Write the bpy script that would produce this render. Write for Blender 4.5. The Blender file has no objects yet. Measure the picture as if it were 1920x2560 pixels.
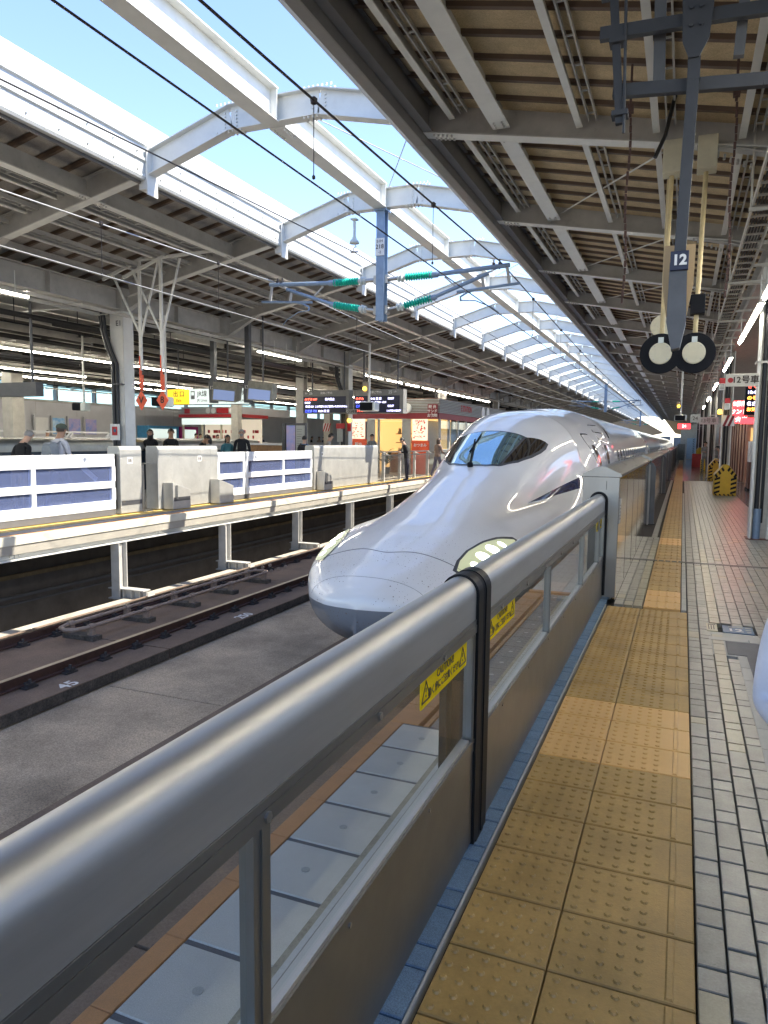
import bpy, bmesh, math, random
import numpy as np
from mathutils import Vector, Matrix, Euler
random.seed(7)
C = bpy.context.scene.collection
SC = bpy.context.scene
PI = math.pi
# ------------------------------------------------------------------ camera, sky, sun, exposure
cam = bpy.data.cameras.new('camera')
cam.sensor_fit = 'HORIZONTAL'; cam.sensor_width = 36.0; cam.lens = 1800.0 / 1920.0 * 36.0
cam.clip_start = 0.05; cam.clip_end = 3000
co = bpy.data.objects.new('camera', cam); C.objects.link(co)
Yc = Vector((748, 170, -1800)).normalized()
Xc = Vector((4400, -225, 1800)); Xc = (Xc - Yc * Xc.dot(Yc)).normalized()
Zc = Xc.cross(Yc)
co.matrix_world = Matrix((( *Xc, 0), ( *Yc, 0), ( *Zc, 1.6), (0, 0, 0, 1)))
SC.camera = co
SUN = Vector((1.0, 0.24, 1.35)).normalized()
w = bpy.data.worlds.new('World'); SC.world = w; w.use_nodes = True
nt = w.node_tree; bg = nt.nodes['Background']
sky = nt.nodes.new('ShaderNodeTexSky'); sky.sky_type = 'NISHITA'; sky.sun_disc = False
sky.sun_elevation = math.asin(SUN.z); sky.sun_rotation = math.atan2(SUN.x, SUN.y)
sky.air_density = 1.0; sky.dust_density = 0.4; sky.ozone_density = 3.0
tnt = nt.nodes.new('ShaderNodeMix'); tnt.data_type = 'RGBA'; tnt.blend_type = 'MULTIPLY'; tnt.inputs[0].default_value = 1.0
tnt.inputs[7].default_value = (1.0, 0.945, 0.985, 1)
nt.links.new(sky.outputs[0], tnt.inputs[6]); nt.links.new(tnt.outputs[2], bg.inputs[0]); bg.inputs[1].default_value = 0.105
sl = bpy.data.lights.new('sun', 'SUN'); sl.energy = 2.6; sl.angle = math.radians(0.53); sl.color = (1.0, 0.93, 0.80)
so = bpy.data.objects.new('sun', sl); C.objects.link(so); so.location = (20, 5, 30)
so.rotation_euler = SUN.to_track_quat('Z', 'Y').to_euler()
SC.view_settings.view_transform = 'Standard'; SC.view_settings.look = 'None'
SC.view_settings.gamma = 1.0; SC.view_settings.exposure = 2.15
SC.view_settings.use_curve_mapping = False
SC.cycles.max_bounces = 8; SC.cycles.diffuse_bounces = 5; SC.cycles.glossy_bounces = 4
SC.cycles.transparent_max_bounces = 16; SC.cycles.transmission_bounces = 4
SC.cycles.sample_clamp_indirect = 6.0
SC.cycles.use_adaptive_sampling = True
SC.cycles.caustics_reflective = True

# ------------------------------------------------------------------ helpers
ORG = {}
def tag(o, label=None, cat=None, group=None, kind=None):
    if label: o['label'] = label
    if cat: o['category'] = cat
    if group: o['group'] = group
    if kind: o['kind'] = kind
    return o
def org(o):
    return ORG.get(o, Vector((0, 0, 0)))
def thing(name, label, cat, loc=(0, 0, 0), group=None, rz=0):
    o = bpy.data.objects.new(name, None); C.objects.link(o); o.empty_display_size = 0.1
    o.location = loc; o.rotation_euler = (0, 0, rz); ORG[o] = Vector(loc)
    return tag(o, label, cat, group)
class MB:
    def __init__(s): s.v = []; s.f = []; s.m = []; s.mi = 0
    def add(s, vs, fs):
        n = len(s.v); s.v += [tuple(v) for v in vs]
        s.f += [tuple(i + n for i in f) for f in fs]; s.m += [s.mi] * len(fs); return s
    def box(s, x0, x1, y0, y1, z0, z1):
        if x0 > x1: x0, x1 = x1, x0
        if y0 > y1: y0, y1 = y1, y0
        if z0 > z1: z0, z1 = z1, z0
        return s.add([(x0,y0,z0),(x1,y0,z0),(x1,y1,z0),(x0,y1,z0),(x0,y0,z1),(x1,y0,z1),(x1,y1,z1),(x0,y1,z1)],
            [(0,3,2,1),(4,5,6,7),(0,1,5,4),(1,2,6,5),(2,3,7,6),(3,0,4,7)])
    def bar(s, p, q, w, h, up=(0, 0, 1), off=(0, 0)):
        p = Vector(p); q = Vector(q); d = (q - p).normalized(); u = Vector(up)
        sd = d.cross(u)
        if sd.length < 1e-4: sd = d.cross(Vector((1, 0, 0)))
        sd.normalize(); u = sd.cross(d).normalized()
        vs = []
        for c in (p, q):
            c = c + sd * off[0] + u * off[1]
            for a, b in ((-1,-1),(1,-1),(1,1),(-1,1)): vs.append(c + sd * (a * w / 2) + u * (b * h / 2))
        return s.add(vs, [(0,1,2,3),(7,6,5,4),(0,4,5,1),(1,5,6,2),(2,6,7,3),(3,7,4,0)])
    def hbeam(s, p, q, depth, width, t=0.018, up=(0, 0, 1)):
        s.bar(p, q, width, t, up, (0, depth / 2 - t / 2)); s.bar(p, q, width, t, up, (0, -depth / 2 + t / 2))
        return s.bar(p, q, t, depth - 2 * t, up)
    def cyl(s, p, q, r, n=10, r2=None, cap=True):
        p = Vector(p); q = Vector(q); d = (q - p).normalized(); r2 = r if r2 is None else r2
        a = d.orthogonal().normalized(); b = d.cross(a); vs = []
        for c, rr in ((p, r), (q, r2)):
            for i in range(n):
                t = 2 * PI * i / n; vs.append(c + a * (rr * math.cos(t)) + b * (rr * math.sin(t)))
        fs = [(i, (i + 1) % n, n + (i + 1) % n, n + i) for i in range(n)]
        if cap: fs += [tuple(range(n))[::-1], tuple(range(n, 2 * n))]
        return s.add(vs, fs)
    def tube(s, pts, r, n=8, rs=None):
        pts = [Vector(p) for p in pts]; vs = []; a = None
        for i, p in enumerate(pts):
            d = (pts[min(i + 1, len(pts) - 1)] - pts[max(i - 1, 0)]).normalized()
            if a is None: a = d.orthogonal().normalized()
            a = (a - d * a.dot(d)).normalized(); b = d.cross(a); rr = rs[i] if rs else r
            for k in range(n):
                t = 2 * PI * k / n; vs.append(p + a * (rr * math.cos(t)) + b * (rr * math.sin(t)))
        fs = []
        for i in range(len(pts) - 1):
            for k in range(n): fs.append((i*n+k, i*n+(k+1)%n, (i+1)*n+(k+1)%n, (i+1)*n+k))
        fs += [tuple(range(n))[::-1], tuple(range((len(pts)-1)*n, len(pts)*n))]
        return s.add(vs, fs)
    def lathe(s, p, axis, prof, n=20):
        p = Vector(p); d = Vector(axis).normalized(); a = d.orthogonal().normalized(); b = d.cross(a); vs = []
        for (h, r) in prof:
            for k in range(n):
                t = 2 * PI * k / n; vs.append(p + d * h + a * (r * math.cos(t)) + b * (r * math.sin(t)))
        fs = []
        for i in range(len(prof) - 1):
            for k in range(n): fs.append((i*n+k, i*n+(k+1)%n, (i+1)*n+(k+1)%n, (i+1)*n+k))
        fs += [tuple(range(n))[::-1], tuple(range((len(prof)-1)*n, len(prof)*n))]
        return s.add(vs, fs)
    def prism(s, poly, axis, a0, a1):
        """poly: 2D points in the plane across the axis ('x': (y,z), 'y': (x,z), 'z': (x,y))"""
        def P(u, v, a): return {'x': (a, u, v), 'y': (u, a, v), 'z': (u, v, a)}[axis]
        n = len(poly); vs = [P(u, v, a0) for u, v in poly] + [P(u, v, a1) for u, v in poly]
        fs = [(i, (i + 1) % n, n + (i + 1) % n, n + i) for i in range(n)] + [tuple(range(n))[::-1], tuple(range(n, 2*n))]
        return s.add(vs, fs)
    def quad(s, a, b, c, d): return s.add([a, b, c, d], [(0, 1, 2, 3)])
    def mesh(s, name, mats, o=Vector((0, 0, 0)), smooth=False, bevel=0):
        me = bpy.data.meshes.new(name)
        me.from_pydata([(v[0]-o[0], v[1]-o[1], v[2]-o[2]) for v in s.v], [], s.f)
        if not isinstance(mats, (list, tuple)): mats = [mats]
        for m in mats: me.materials.append(m)
        me.polygons.foreach_set('material_index', [min(i, len(mats)-1) for i in s.m])
        bm = bmesh.new(); bm.from_mesh(me); bmesh.ops.recalc_face_normals(bm, faces=bm.faces)
        bm.to_mesh(me); bm.free()
        if smooth:
            me.polygons.foreach_set('use_smooth', [True] * len(me.polygons))
            me.set_sharp_from_angle(angle=math.radians(38))
        me.update(); return me
    def build(s, name, mats, parent=None, loc=None, label=None, cat=None, group=None, kind=None, smooth=False, bevel=0):
        o0 = org(parent) if parent else (Vector(loc) if loc else Vector((0, 0, 0)))
        o = bpy.data.objects.new(name, s.mesh(name, mats, o0, smooth)); C.objects.link(o)
        if parent: o.parent = parent
        else: o.location = o0
        ORG[o] = o0
        if bevel:
            md = o.modifiers.new('bevel', 'BEVEL'); md.width = bevel; md.segments = 2; md.limit_method = 'ANGLE'
            md.harden_normals = False
        return tag(o, label, cat, group, kind)
def put(me, name, parent, loc, rot=None, label=None):
    """a piece that shares its mesh with its likes"""
    o = bpy.data.objects.new(name, me); C.objects.link(o)
    o.location = Vector(loc) - org(parent) if parent else loc
    if rot: o.rotation_euler = rot
    if parent: o.parent = parent
    ORG[o] = Vector(loc)
    if label: o['label'] = label
    return o
def copy_tree(o, parent=None):
    c = o.copy(); C.objects.link(c); c.parent = parent; ORG[c] = org(o)
    for ch in list(o.children):
        copy_tree(ch, c)
    return c
def dup(root, d, label=None, rz=None):
    c = copy_tree(root); c.location = Vector(root.location) + Vector(d); ORG[c] = org(root) + Vector(d)
    if rz is not None: c.rotation_euler = (0, 0, rz)
    if label: c['label'] = label
    return c
MX = {'+x': Matrix(((0,0,1),(1,0,0),(0,1,0))), '-y': Matrix(((1,0,0),(0,0,-1),(0,1,0))),
      'z': Matrix.Identity(3), 'track': Matrix(((0,-1,0),(1,0,0),(0,0,1))),
      '-x': Matrix(((0,0,-1),(-1,0,0),(0,1,0))), '+y': Matrix(((-1,0,0),(0,0,1),(0,1,0)))}
TS = bpy.data.scenes.new('workbench')        # modifiers and lettering are turned into meshes here, then it is removed
def evaluate(o):
    TS.collection.objects.link(o); vl = TS.view_layers[0]; vl.update(); dg = vl.depsgraph; dg.update()
    me = bpy.data.meshes.new_from_object(o.evaluated_get(dg)); bpy.data.objects.remove(o); return me
def text(body, size, m, parent, loc, face='-y', name='lettering', bold=0.0, ax='CENTER', ext=0.001, sx=1.0):
    c = bpy.data.curves.new(name, 'FONT'); c.body = body; c.size = size; c.align_x = ax; c.align_y = 'CENTER'
    c.extrude = ext; c.offset = bold; c.resolution_u = 3; c.materials.append(m)
    t = bpy.data.objects.new('tmp', c); me = evaluate(t); me.name = name
    Mx = MX[face].to_4x4() @ Matrix.Diagonal((sx, 1, 1, 1))
    Mx.translation = Vector(loc) - (org(parent) if parent else Vector((0, 0, 0)))
    me.transform(Mx); o = bpy.data.objects.new(name, me); C.objects.link(o)
    if parent: o.parent = parent
    return o
# ------------------------------------------------------------------ materials
def mat(name, col, rough=0.5, metal=0.0, var=0.12, vs=6.0, bump=0.0, bs=60.0, rnd=0.0, coat=0.0, spec=0.5, col2=None, stretch=None, rvar=0.0, fine=0.0, fs=150.0, wear=0.0):
    m = bpy.data.materials.new(name); m.use_nodes = True; n = m.node_tree; N = n.nodes; L = n.links
    b = N['Principled BSDF']; b.inputs['Roughness'].default_value = rough; b.inputs['Metallic'].default_value = metal
    b.inputs['Coat Weight'].default_value = coat; b.inputs['Coat Roughness'].default_value = 0.04
    b.inputs['Specular IOR Level'].default_value = spec
    g = N.new('ShaderNodeNewGeometry'); vec = g.outputs['Position']
    if stretch:
        mp = N.new('ShaderNodeVectorMath'); mp.operation = 'MULTIPLY'; mp.inputs[1].default_value = stretch
        L.new(vec, mp.inputs[0]); vec = mp.outputs[0]
    def noise(sc, det=4, r=0.6):
        t = N.new('ShaderNodeTexNoise'); t.inputs['Scale'].default_value = sc; t.inputs['Detail'].default_value = det
        t.inputs['Roughness'].default_value = r; L.new(vec, t.inputs['Vector']); return t.outputs['Fac']
    c2 = col2 or tuple(c * (1 - var * 2.2) for c in col)
    mx = N.new('ShaderNodeMix'); mx.data_type = 'RGBA'
    mx.inputs[6].default_value = (*col, 1); mx.inputs[7].default_value = (*c2, 1)
    rp = N.new('ShaderNodeMapRange'); rp.inputs[1].default_value = 0.35; rp.inputs[2].default_value = 0.75
    nz = noise(vs, 6, 0.65); L.new(nz, rp.inputs[0]); L.new(rp.outputs[0], mx.inputs[0]); out = mx.outputs[2]
    if fine:
        mf = N.new('ShaderNodeMix'); mf.data_type = 'RGBA'; mf.blend_type = 'MULTIPLY'; mf.inputs[0].default_value = 1
        cr = N.new('ShaderNodeMapRange'); cr.inputs[1].default_value = 0.3; cr.inputs[2].default_value = 0.7
        cr.inputs[3].default_value = 1 - fine; cr.inputs[4].default_value = 1 + fine * 0.4
        L.new(noise(fs, 2, 0.7), cr.inputs[0]); cb = N.new('ShaderNodeCombineColor')
        for i in range(3): L.new(cr.outputs[0], cb.inputs[i])
        L.new(out, mf.inputs[6]); L.new(cb.outputs[0], mf.inputs[7]); out = mf.outputs[2]
    if rnd:
        oi = N.new('ShaderNodeObjectInfo'); hs = N.new('ShaderNodeHueSaturation')
        mr = N.new('ShaderNodeMapRange'); mr.inputs[3].default_value = 1 - rnd; mr.inputs[4].default_value = 1 + rnd
        L.new(oi.outputs['Random'], mr.inputs[0]); L.new(mr.outputs[0], hs.inputs['Value']); L.new(out, hs.inputs['Color']); out = hs.outputs[0]
    if wear:
        mw = N.new('ShaderNodeMix'); mw.data_type = 'RGBA'; mw.inputs[7].default_value = (0.10, 0.07, 0.045, 1)
        rw = N.new('ShaderNodeMapRange'); rw.inputs[1].default_value = 0.58; rw.inputs[2].default_value = 0.80
        rw.inputs[4].default_value = wear
        L.new(noise(vs * 2.7, 8, 0.72), rw.inputs[0]); L.new(rw.outputs[0], mw.inputs[0]); L.new(out, mw.inputs[6]); out = mw.outputs[2]
    L.new(out, b.inputs['Base Color'])
    if rvar:
        rr = N.new('ShaderNodeMapRange'); rr.inputs[3].default_value = max(0.02, rough - rvar); rr.inputs[4].default_value = rough + rvar
        L.new(noise(vs * 3, 5, 0.6), rr.inputs[0]); L.new(rr.outputs[0], b.inputs['Roughness'])
    if bump:
        bp = N.new('ShaderNodeBump'); bp.inputs['Strength'].default_value = bump; bp.inputs['Distance'].default_value = 0.004
        L.new(noise(bs, 3), bp.inputs['Height']); L.new(bp.outputs[0], b.inputs['Normal'])
    return m
def emit(name, col, s, base=None):
    m = bpy.data.materials.new(name); m.use_nodes = True; b = m.node_tree.nodes['Principled BSDF']
    b.inputs['Base Color'].default_value = (*(base or col), 1); b.inputs['Emission Color'].default_value = (*col, 1)
    b.inputs['Emission Strength'].default_value = s; b.inputs['Roughness'].default_value = 0.35; return m
def glass(name, tint=(0.9, 0.95, 0.95), refl=1.0, body=None, bodyw=0.0, dirt=0.03):
    m = bpy.data.materials.new(name); m.use_nodes = True; n = m.node_tree; N = n.nodes; L = n.links
    N.remove(N['Principled BSDF']); out = N['Material Output']
    tr = N.new('ShaderNodeBsdfTransparent'); tr.inputs[0].default_value = (*tint, 1)
    df = N.new('ShaderNodeBsdfDiffuse'); df.inputs[0].default_value = (*(body or (0.5, 0.5, 0.48)), 1)
    gl = N.new('ShaderNodeBsdfGlossy'); gl.inputs['Roughness'].default_value = 0.015
    m1 = N.new('ShaderNodeMixShader'); m1.inputs[0].default_value = bodyw if bodyw else dirt
    L.new(tr.outputs[0], m1.inputs[1]); L.new(df.outputs[0], m1.inputs[2])
    fr = N.new('ShaderNodeLayerWeight'); fr.inputs[0].default_value = 0.5
    pw = N.new('ShaderNodeMath'); pw.operation = 'POWER'; pw.inputs[1].default_value = 5.0; L.new(fr.outputs['Facing'], pw.inputs[0])
    mu = N.new('ShaderNodeMath'); mu.operation = 'MULTIPLY_ADD'; mu.inputs[1].default_value = 0.9 * refl; mu.inputs[2].default_value = 0.04 * refl; mu.use_clamp = True
    L.new(pw.outputs[0], mu.inputs[0])
    m2 = N.new('ShaderNodeMixShader'); L.new(mu.outputs[0], m2.inputs[0]); L.new(m1.outputs[0], m2.inputs[1]); L.new(gl.outputs[0], m2.inputs[2])
    L.new(m2.outputs[0], out.inputs[0]); return m
M = {}
M['white_steel'] = mat('white_steel', (0.74, 0.74, 0.70), 0.42, var=0.07, vs=2.5, rnd=0.03, wear=0.10, stretch=(1, 1, 1))
M['white_fascia'] = mat('white_fascia', (0.62, 0.64, 0.63), 0.35, var=0.05, vs=1.5, rnd=0.02)
M['grey_steel'] = mat('grey_steel', (0.50, 0.49, 0.46), 0.5, var=0.12, vs=3, rnd=0.04, wear=0.35)
M['cream_steel'] = mat('cream_steel', (0.58, 0.56, 0.50), 0.5, var=0.1, vs=4, wear=0.4)
M['dark_steel'] = mat('dark_steel', (0.10, 0.105, 0.115), 0.5, var=0.15, vs=5, wear=0.2)
M['navy_steel'] = mat('navy_steel', (0.034, 0.038, 0.047), 0.5, var=0.1, vs=8)
M['blue_steel'] = mat('blue_steel', (0.24, 0.33, 0.46), 0.4, metal=0.25, var=0.1, vs=8)
M['deck'] = mat('deck', (0.64, 0.50, 0.30), 0.8, var=0.13, vs=5, rnd=0.07, fine=0.25, fs=70, wear=0.25)
M['deck_rib'] = mat('deck_rib', (0.13, 0.085, 0.055), 0.6, var=0.1, vs=5)
M['deck_grey'] = mat('deck_grey', (0.42, 0.39, 0.35), 0.8, var=0.13, vs=5, rnd=0.07, fine=0.2, fs=60)
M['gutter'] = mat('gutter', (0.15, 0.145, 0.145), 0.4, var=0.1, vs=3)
M['brushed'] = mat('brushed', (0.54, 0.54, 0.52), 0.50, metal=1.0, var=0.06, vs=3, stretch=(6, 0.6, 6), rvar=0.05)
M['brushed_dark'] = mat('brushed_dark', (0.26, 0.26, 0.245), 0.36, metal=0.85, var=0.08, vs=3, rvar=0.06)
M['steel_cab'] = mat('steel_cab', (0.36, 0.35, 0.33), 0.30, metal=0.9, var=0.09, vs=2.2, stretch=(1, 1, 0.3), rvar=0.07)
M['steel_cab_far'] = mat('steel_cab_far', (0.56, 0.55, 0.51), 0.45, metal=0.55, var=0.1, vs=3, wear=0.15, rvar=0.08)
M['polished'] = mat('polished', (0.66, 0.65, 0.62), 0.08, metal=1.0, var=0.05, vs=2, rvar=0.03)
M['black_rubber'] = mat('black_rubber', (0.010, 0.010, 0.011), 0.5, var=0.1, spec=0.2)
M['black'] = mat('black', (0.008, 0.009, 0.013), 0.6, var=0.05, spec=0.15)
M['bolt'] = mat('bolt', (0.45, 0.44, 0.42), 0.3, metal=0.9, var=0.1, vs=40)
M['tactile'] = mat('tactile', (0.46, 0.295, 0.092), 0.42, var=0.16, vs=3.2, rnd=0.05, bump=0.25, bs=140, fine=0.10, fs=60, rvar=0.1, wear=0.3)
M['grout'] = mat('grout', (0.032, 0.029, 0.024), 0.85, var=0.2, vs=30)
M['paver'] = mat('paver', (0.315, 0.31, 0.268), 0.32, var=0.14, vs=9, rnd=0.15, fine=0.16, fs=120, wear=0.35, bump=0.12, bs=90, rvar=0.12)
M['blue_paver'] = mat('blue_paver', (0.13, 0.225, 0.345), 0.7, var=0.12, vs=20, rnd=0.10, fine=0.5, fs=320, bump=0.3, bs=250)
M['edge_slab'] = mat('edge_slab', (0.62, 0.61, 0.56), 0.7, var=0.05, vs=6, rnd=0.04, fine=0.20, fs=260, bump=0.3, bs=200)
M['orange'] = mat('orange', (0.62, 0.27, 0.085), 0.6, var=0.1, vs=8, fine=0.15, fs=200)
M['grey_tile'] = mat('grey_tile', (0.19, 0.195, 0.215), 0.6, var=0.1, vs=8, rnd=0.05, fine=0.45, fs=320)
M['beige'] = mat('beige', (0.36, 0.34, 0.27), 0.75, var=0.18, vs=9, fine=0.2, fs=90, wear=0.3)
M['asphalt'] = mat('asphalt', (0.105, 0.115, 0.14), 0.55, var=0.15, vs=6, fine=0.25, fs=200, bump=0.3, bs=120)
M['light_stone'] = mat('light_stone', (0.40, 0.41, 0.39), 0.5, var=0.07, vs=8, rnd=0.05, fine=0.12, fs=160)
M['concrete'] = mat('concrete', (0.66, 0.525, 0.37), 0.85, var=0.30, vs=0.6, fine=0.5, fs=75, bump=0.9, bs=70, wear=0.5)
M['slab'] = mat('slab', (0.24, 0.17, 0.125), 0.85, var=0.2, vs=1.6, fine=0.3, fs=50, bump=0.5, bs=60, wear=0.6)
M['slab_side'] = mat('slab_side', (0.12, 0.105, 0.09), 0.9, var=0.3, vs=7, fine=0.5, fs=40, bump=1.0, bs=40, wear=0.7)
M['slab_pale'] = mat('slab_pale', (0.50, 0.46, 0.38), 0.85, var=0.12, vs=3, fine=0.2, fs=60, bump=0.5, bs=50, wear=0.3)
M['rail_rust'] = mat('rail_rust', (0.085, 0.042, 0.033), 0.7, var=0.2, vs=12, bump=0.4, bs=80)
M['rail_top'] = mat('rail_top', (0.42, 0.36, 0.30), 0.28, metal=0.9, var=0.1, vs=6, stretch=(8, .5, 8))
M['clip'] = mat('clip', (0.05, 0.045, 0.045), 0.6, var=0.2, vs=30, wear=0.3)
M['pipe'] = mat('pipe', (0.33, 0.25, 0.20), 0.6, var=0.15, vs=15, wear=0.5)
M['plat_edge'] = mat('plat_edge', (0.66, 0.63, 0.52), 0.6, var=0.10, vs=3, wear=0.25, fine=0.08, fs=60)
M['plat_floor'] = mat('plat_floor', (0.42, 0.39, 0.33), 0.6, var=0.1, vs=3, rnd=0.08, fine=0.1)
M['yellow_strip'] = mat('yellow_strip', (0.68, 0.46, 0.10), 0.6, var=0.1, vs=5)
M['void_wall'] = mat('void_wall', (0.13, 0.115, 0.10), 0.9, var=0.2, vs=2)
M['wall_pale'] = mat('wall_pale', (0.60, 0.60, 0.62), 0.6, var=0.05, vs=1.2, rnd=0.03)
M['granite'] = mat('granite', (0.05, 0.075, 0.11), 0.25, var=0.2, vs=12, fine=0.4, fs=160)
M['duct'] = mat('duct', (0.36, 0.36, 0.33), 0.35, metal=0.7, var=0.1, vs=3)
M['white_gate'] = mat('white_gate', (0.82, 0.83, 0.84), 0.35, var=0.03, vs=4)
M['red'] = mat('red', (0.50, 0.025, 0.03), 0.5, var=0.08)
M['dark_red'] = mat('dark_red', (0.25, 0.02, 0.03), 0.5, var=0.08)
M['orange_red'] = mat('orange_red', (0.80, 0.10, 0.03), 0.45, var=0.05)
M['white'] = mat('white', (0.80, 0.80, 0.78), 0.5, var=0.04)
M['cream'] = mat('cream', (0.60, 0.56, 0.42), 0.5, var=0.06, vs=8, wear=0.25)
M['cream_pole'] = mat('cream_pole', (0.56, 0.45, 0.24), 0.5, var=0.1, vs=8)
M['tan'] = mat('tan', (0.52, 0.36, 0.18), 0.5, var=0.05)
M['yellow'] = mat('yellow', (0.80, 0.55, 0.02), 0.45, var=0.05)
M['hazard_yellow'] = mat('hazard_yellow', (0.60, 0.38, 0.02), 0.5, var=0.08)
M['navy'] = mat('navy', (0.010, 0.014, 0.045), 0.4, var=0.04)
M['sign_blue'] = mat('sign_blue', (0.04, 0.12, 0.24), 0.4, var=0.1, vs=30)
M['green_ins'] = mat('green_ins', (0.02, 0.50, 0.36), 0.25, var=0.06, vs=20)
M['porcelain'] = mat('porcelain', (0.62, 0.66, 0.63), 0.2, var=0.04, vs=20)
M['wire'] = mat('wire', (0.06, 0.055, 0.06), 0.45, metal=0.6, var=0.1)
M['wire_pale'] = mat('wire_pale', (0.5, 0.5, 0.48), 0.4, metal=0.5, var=0.1)
M['wood'] = mat('wood', (0.36, 0.20, 0.09), 0.5, var=0.15, vs=8)
M['brown'] = mat('brown', (0.16, 0.06, 0.035), 0.5, var=0.15, vs=6)
M['dark_board'] = mat('dark_board', (0.07, 0.07, 0.075), 0.4, var=0.1)
M['board_grey'] = mat('board_grey', (0.22, 0.22, 0.21), 0.5, var=0.1)
M['ceil_dark'] = mat('ceil_dark', (0.13, 0.125, 0.12), 0.8, var=0.3, vs=2)
M['conduit'] = mat('conduit', (0.02, 0.02, 0.022), 0.4, var=0.1)
M['floor_far'] = mat('floor_far', (0.20, 0.185, 0.175), 0.16, var=0.15, vs=2, fine=0.1, fs=30)
M['tan_pipe'] = mat('tan_pipe', (0.22, 0.16, 0.08), 0.6, var=0.3, vs=3)
M['leaf'] = mat('leaf', (0.05, 0.11, 0.03), 0.6, var=0.3, vs=20)
M['tube_light'] = emit('tube_light', (1.0, 0.93, 0.80), 17.0)
M['amber'] = emit('amber', (1.0, 0.55, 0.04), 2.0)
M['screen_blue'] = emit('screen_blue', (0.20, 0.26, 0.45), 0.18)
M['led_w'] = emit('led_w', (0.62, 0.60, 1.0), 1.1)
M['led_b'] = emit('led_b', (0.06, 0.10, 1.0), 1.4)
M['led_r'] = emit('led_r', (1.0, 0.10, 0.06), 1.3)
M['led_o'] = emit('led_o', (1.0, 0.32, 0.05), 1.5)
M['lit_red'] = emit('lit_red', (1.0, 0.04, 0.05), 0.9)
M['lit_white'] = emit('lit_white', (1.0, 0.92, 0.82), 1.0)
M['lit_exit_y'] = emit('lit_exit_y', (1.0, 0.62, 0.0), 0.25, (0.8, 0.5, 0.0))
M['lit_exit_w'] = emit('lit_exit_w', (0.75, 0.88, 0.82), 0.20, (0.6, 0.66, 0.62))
M['warm_inside'] = emit('warm_inside', (1.0, 0.62, 0.22), 0.22, (0.5, 0.3, 0.12))
M['shop_inside'] = emit('shop_inside', (1.0, 0.86, 0.66), 0.12, (0.6, 0.55, 0.45))
M['poster_a'] = emit('poster_a', (1.0, 0.55, 0.38), 0.35, (0.8, 0.5, 0.4))
M['window_sky'] = emit('window_sky', (0.50, 0.78, 0.86), 0.42, (0.3, 0.45, 0.5))
M['poster_b'] = mat('poster_b', (0.25, 0.35, 0.75), 0.5, var=0.3, vs=3, col2=(0.7, 0.5, 0.65))
M['poster_c'] = mat('poster_c', (0.10, 0.42, 0.80), 0.5, var=0.3, vs=2.5, col2=(0.75, 0.85, 0.9))
M['magenta'] = mat('magenta', (0.65, 0.03, 0.30), 0.5)
M['sky_blue'] = mat('sky_blue', (0.10, 0.42, 0.75), 0.5)
M['gate_glass'] = glass('gate_glass', (0.96, 0.98, 0.97), 0.45, dirt=0.02)
M['blue_glass'] = glass('blue_glass', (0.62, 0.68, 0.88), 1.0, body=(0.22, 0.27, 0.45), bodyw=0.25)
M['shop_glass'] = glass('shop_glass', (0.85, 0.9, 0.9), 1.0, dirt=0.05)
M['sticker'] = glass('sticker', (0.85, 0.66, 0.05), 0.4, body=(0.92, 0.68, 0.01), bodyw=0.82)
M['ink'] = mat('ink', (0.03, 0.015, 0.01), 0.5, var=0.02)
M['window_glass'] = glass('window_glass', (0.72, 0.88, 0.92), 0.4, dirt=0.05, body=(0.3, 0.5, 0.55))
ORD = ['first', 'second', 'third', 'fourth', 'fifth', 'sixth', 'seventh', 'eighth', 'ninth', 'tenth', 'eleventh', 'twelfth', 'thirteenth', 'fourteenth']
FR0, FRP = 9.4, 4.05            # roof frames stand every 4.05 m
FRAMES = [FR0 + FRP * k for k in range(-2, 30)]
YEND = FRAMES[-1] + 1
# ------------------------------------------------------------------ ground, near platform
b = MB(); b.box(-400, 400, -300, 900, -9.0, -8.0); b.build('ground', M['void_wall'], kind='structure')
b = MB(); b.box(-1.47, 9.0, -8, 300, -0.60, -0.045); b.box(-1.2, 8.8, -8, 300, -2.2, -0.60)
near = b.build('platform', M['grout'], kind='structure')
# white edge slabs behind the gate
def tile_mesh(name, m, sx, sy, h=0.045, bev=0.004, dots=None, dotmat=None):
    t = MB(); hx, hy = sx / 2, sy / 2
    t.add([(-hx,-hy,-h),(hx,-hy,-h),(hx,hy,-h),(-hx,hy,-h),(-hx,-hy,-bev),(hx,-hy,-bev),(hx,hy,-bev),(-hx,hy,-bev),
           (-hx+bev,-hy+bev,0),(hx-bev,-hy+bev,0),(hx-bev,hy-bev,0),(-hx+bev,hy-bev,0)],
          [(0,1,5,4),(1,2,6,5),(2,3,7,6),(3,0,4,7),(4,5,9,8),(5,6,10,9),(6,7,11,10),(7,4,8,11),(8,9,10,11)])
    if dots: dots(t)
    return t.mesh(name, m)
sl_me = tile_mesh('edge_slab', M['edge_slab'], 0.325, 0.303, 0.06)
d = MB(); d.cyl((0, 0, 0), (0, 0, 0.0015), 0.017, 14); disc_me = d.mesh('bolt_cover', M['light_stone'])
gt_me = tile_mesh('floor_tile', M['grey_tile'], 0.24, 0.298)
og_me = tile_mesh('orange_slab', M['orange'], 0.078, 0.323, 0.07, 0.003)
og2 = tile_mesh('orange_tile', M['orange'], 0.17, 0.298, 0.05, 0.003)
og3 = tile_mesh('orange_line', M['orange'], 0.03, 0.298, 0.05, 0.002)
y = -0.92 + 0.0
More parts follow.
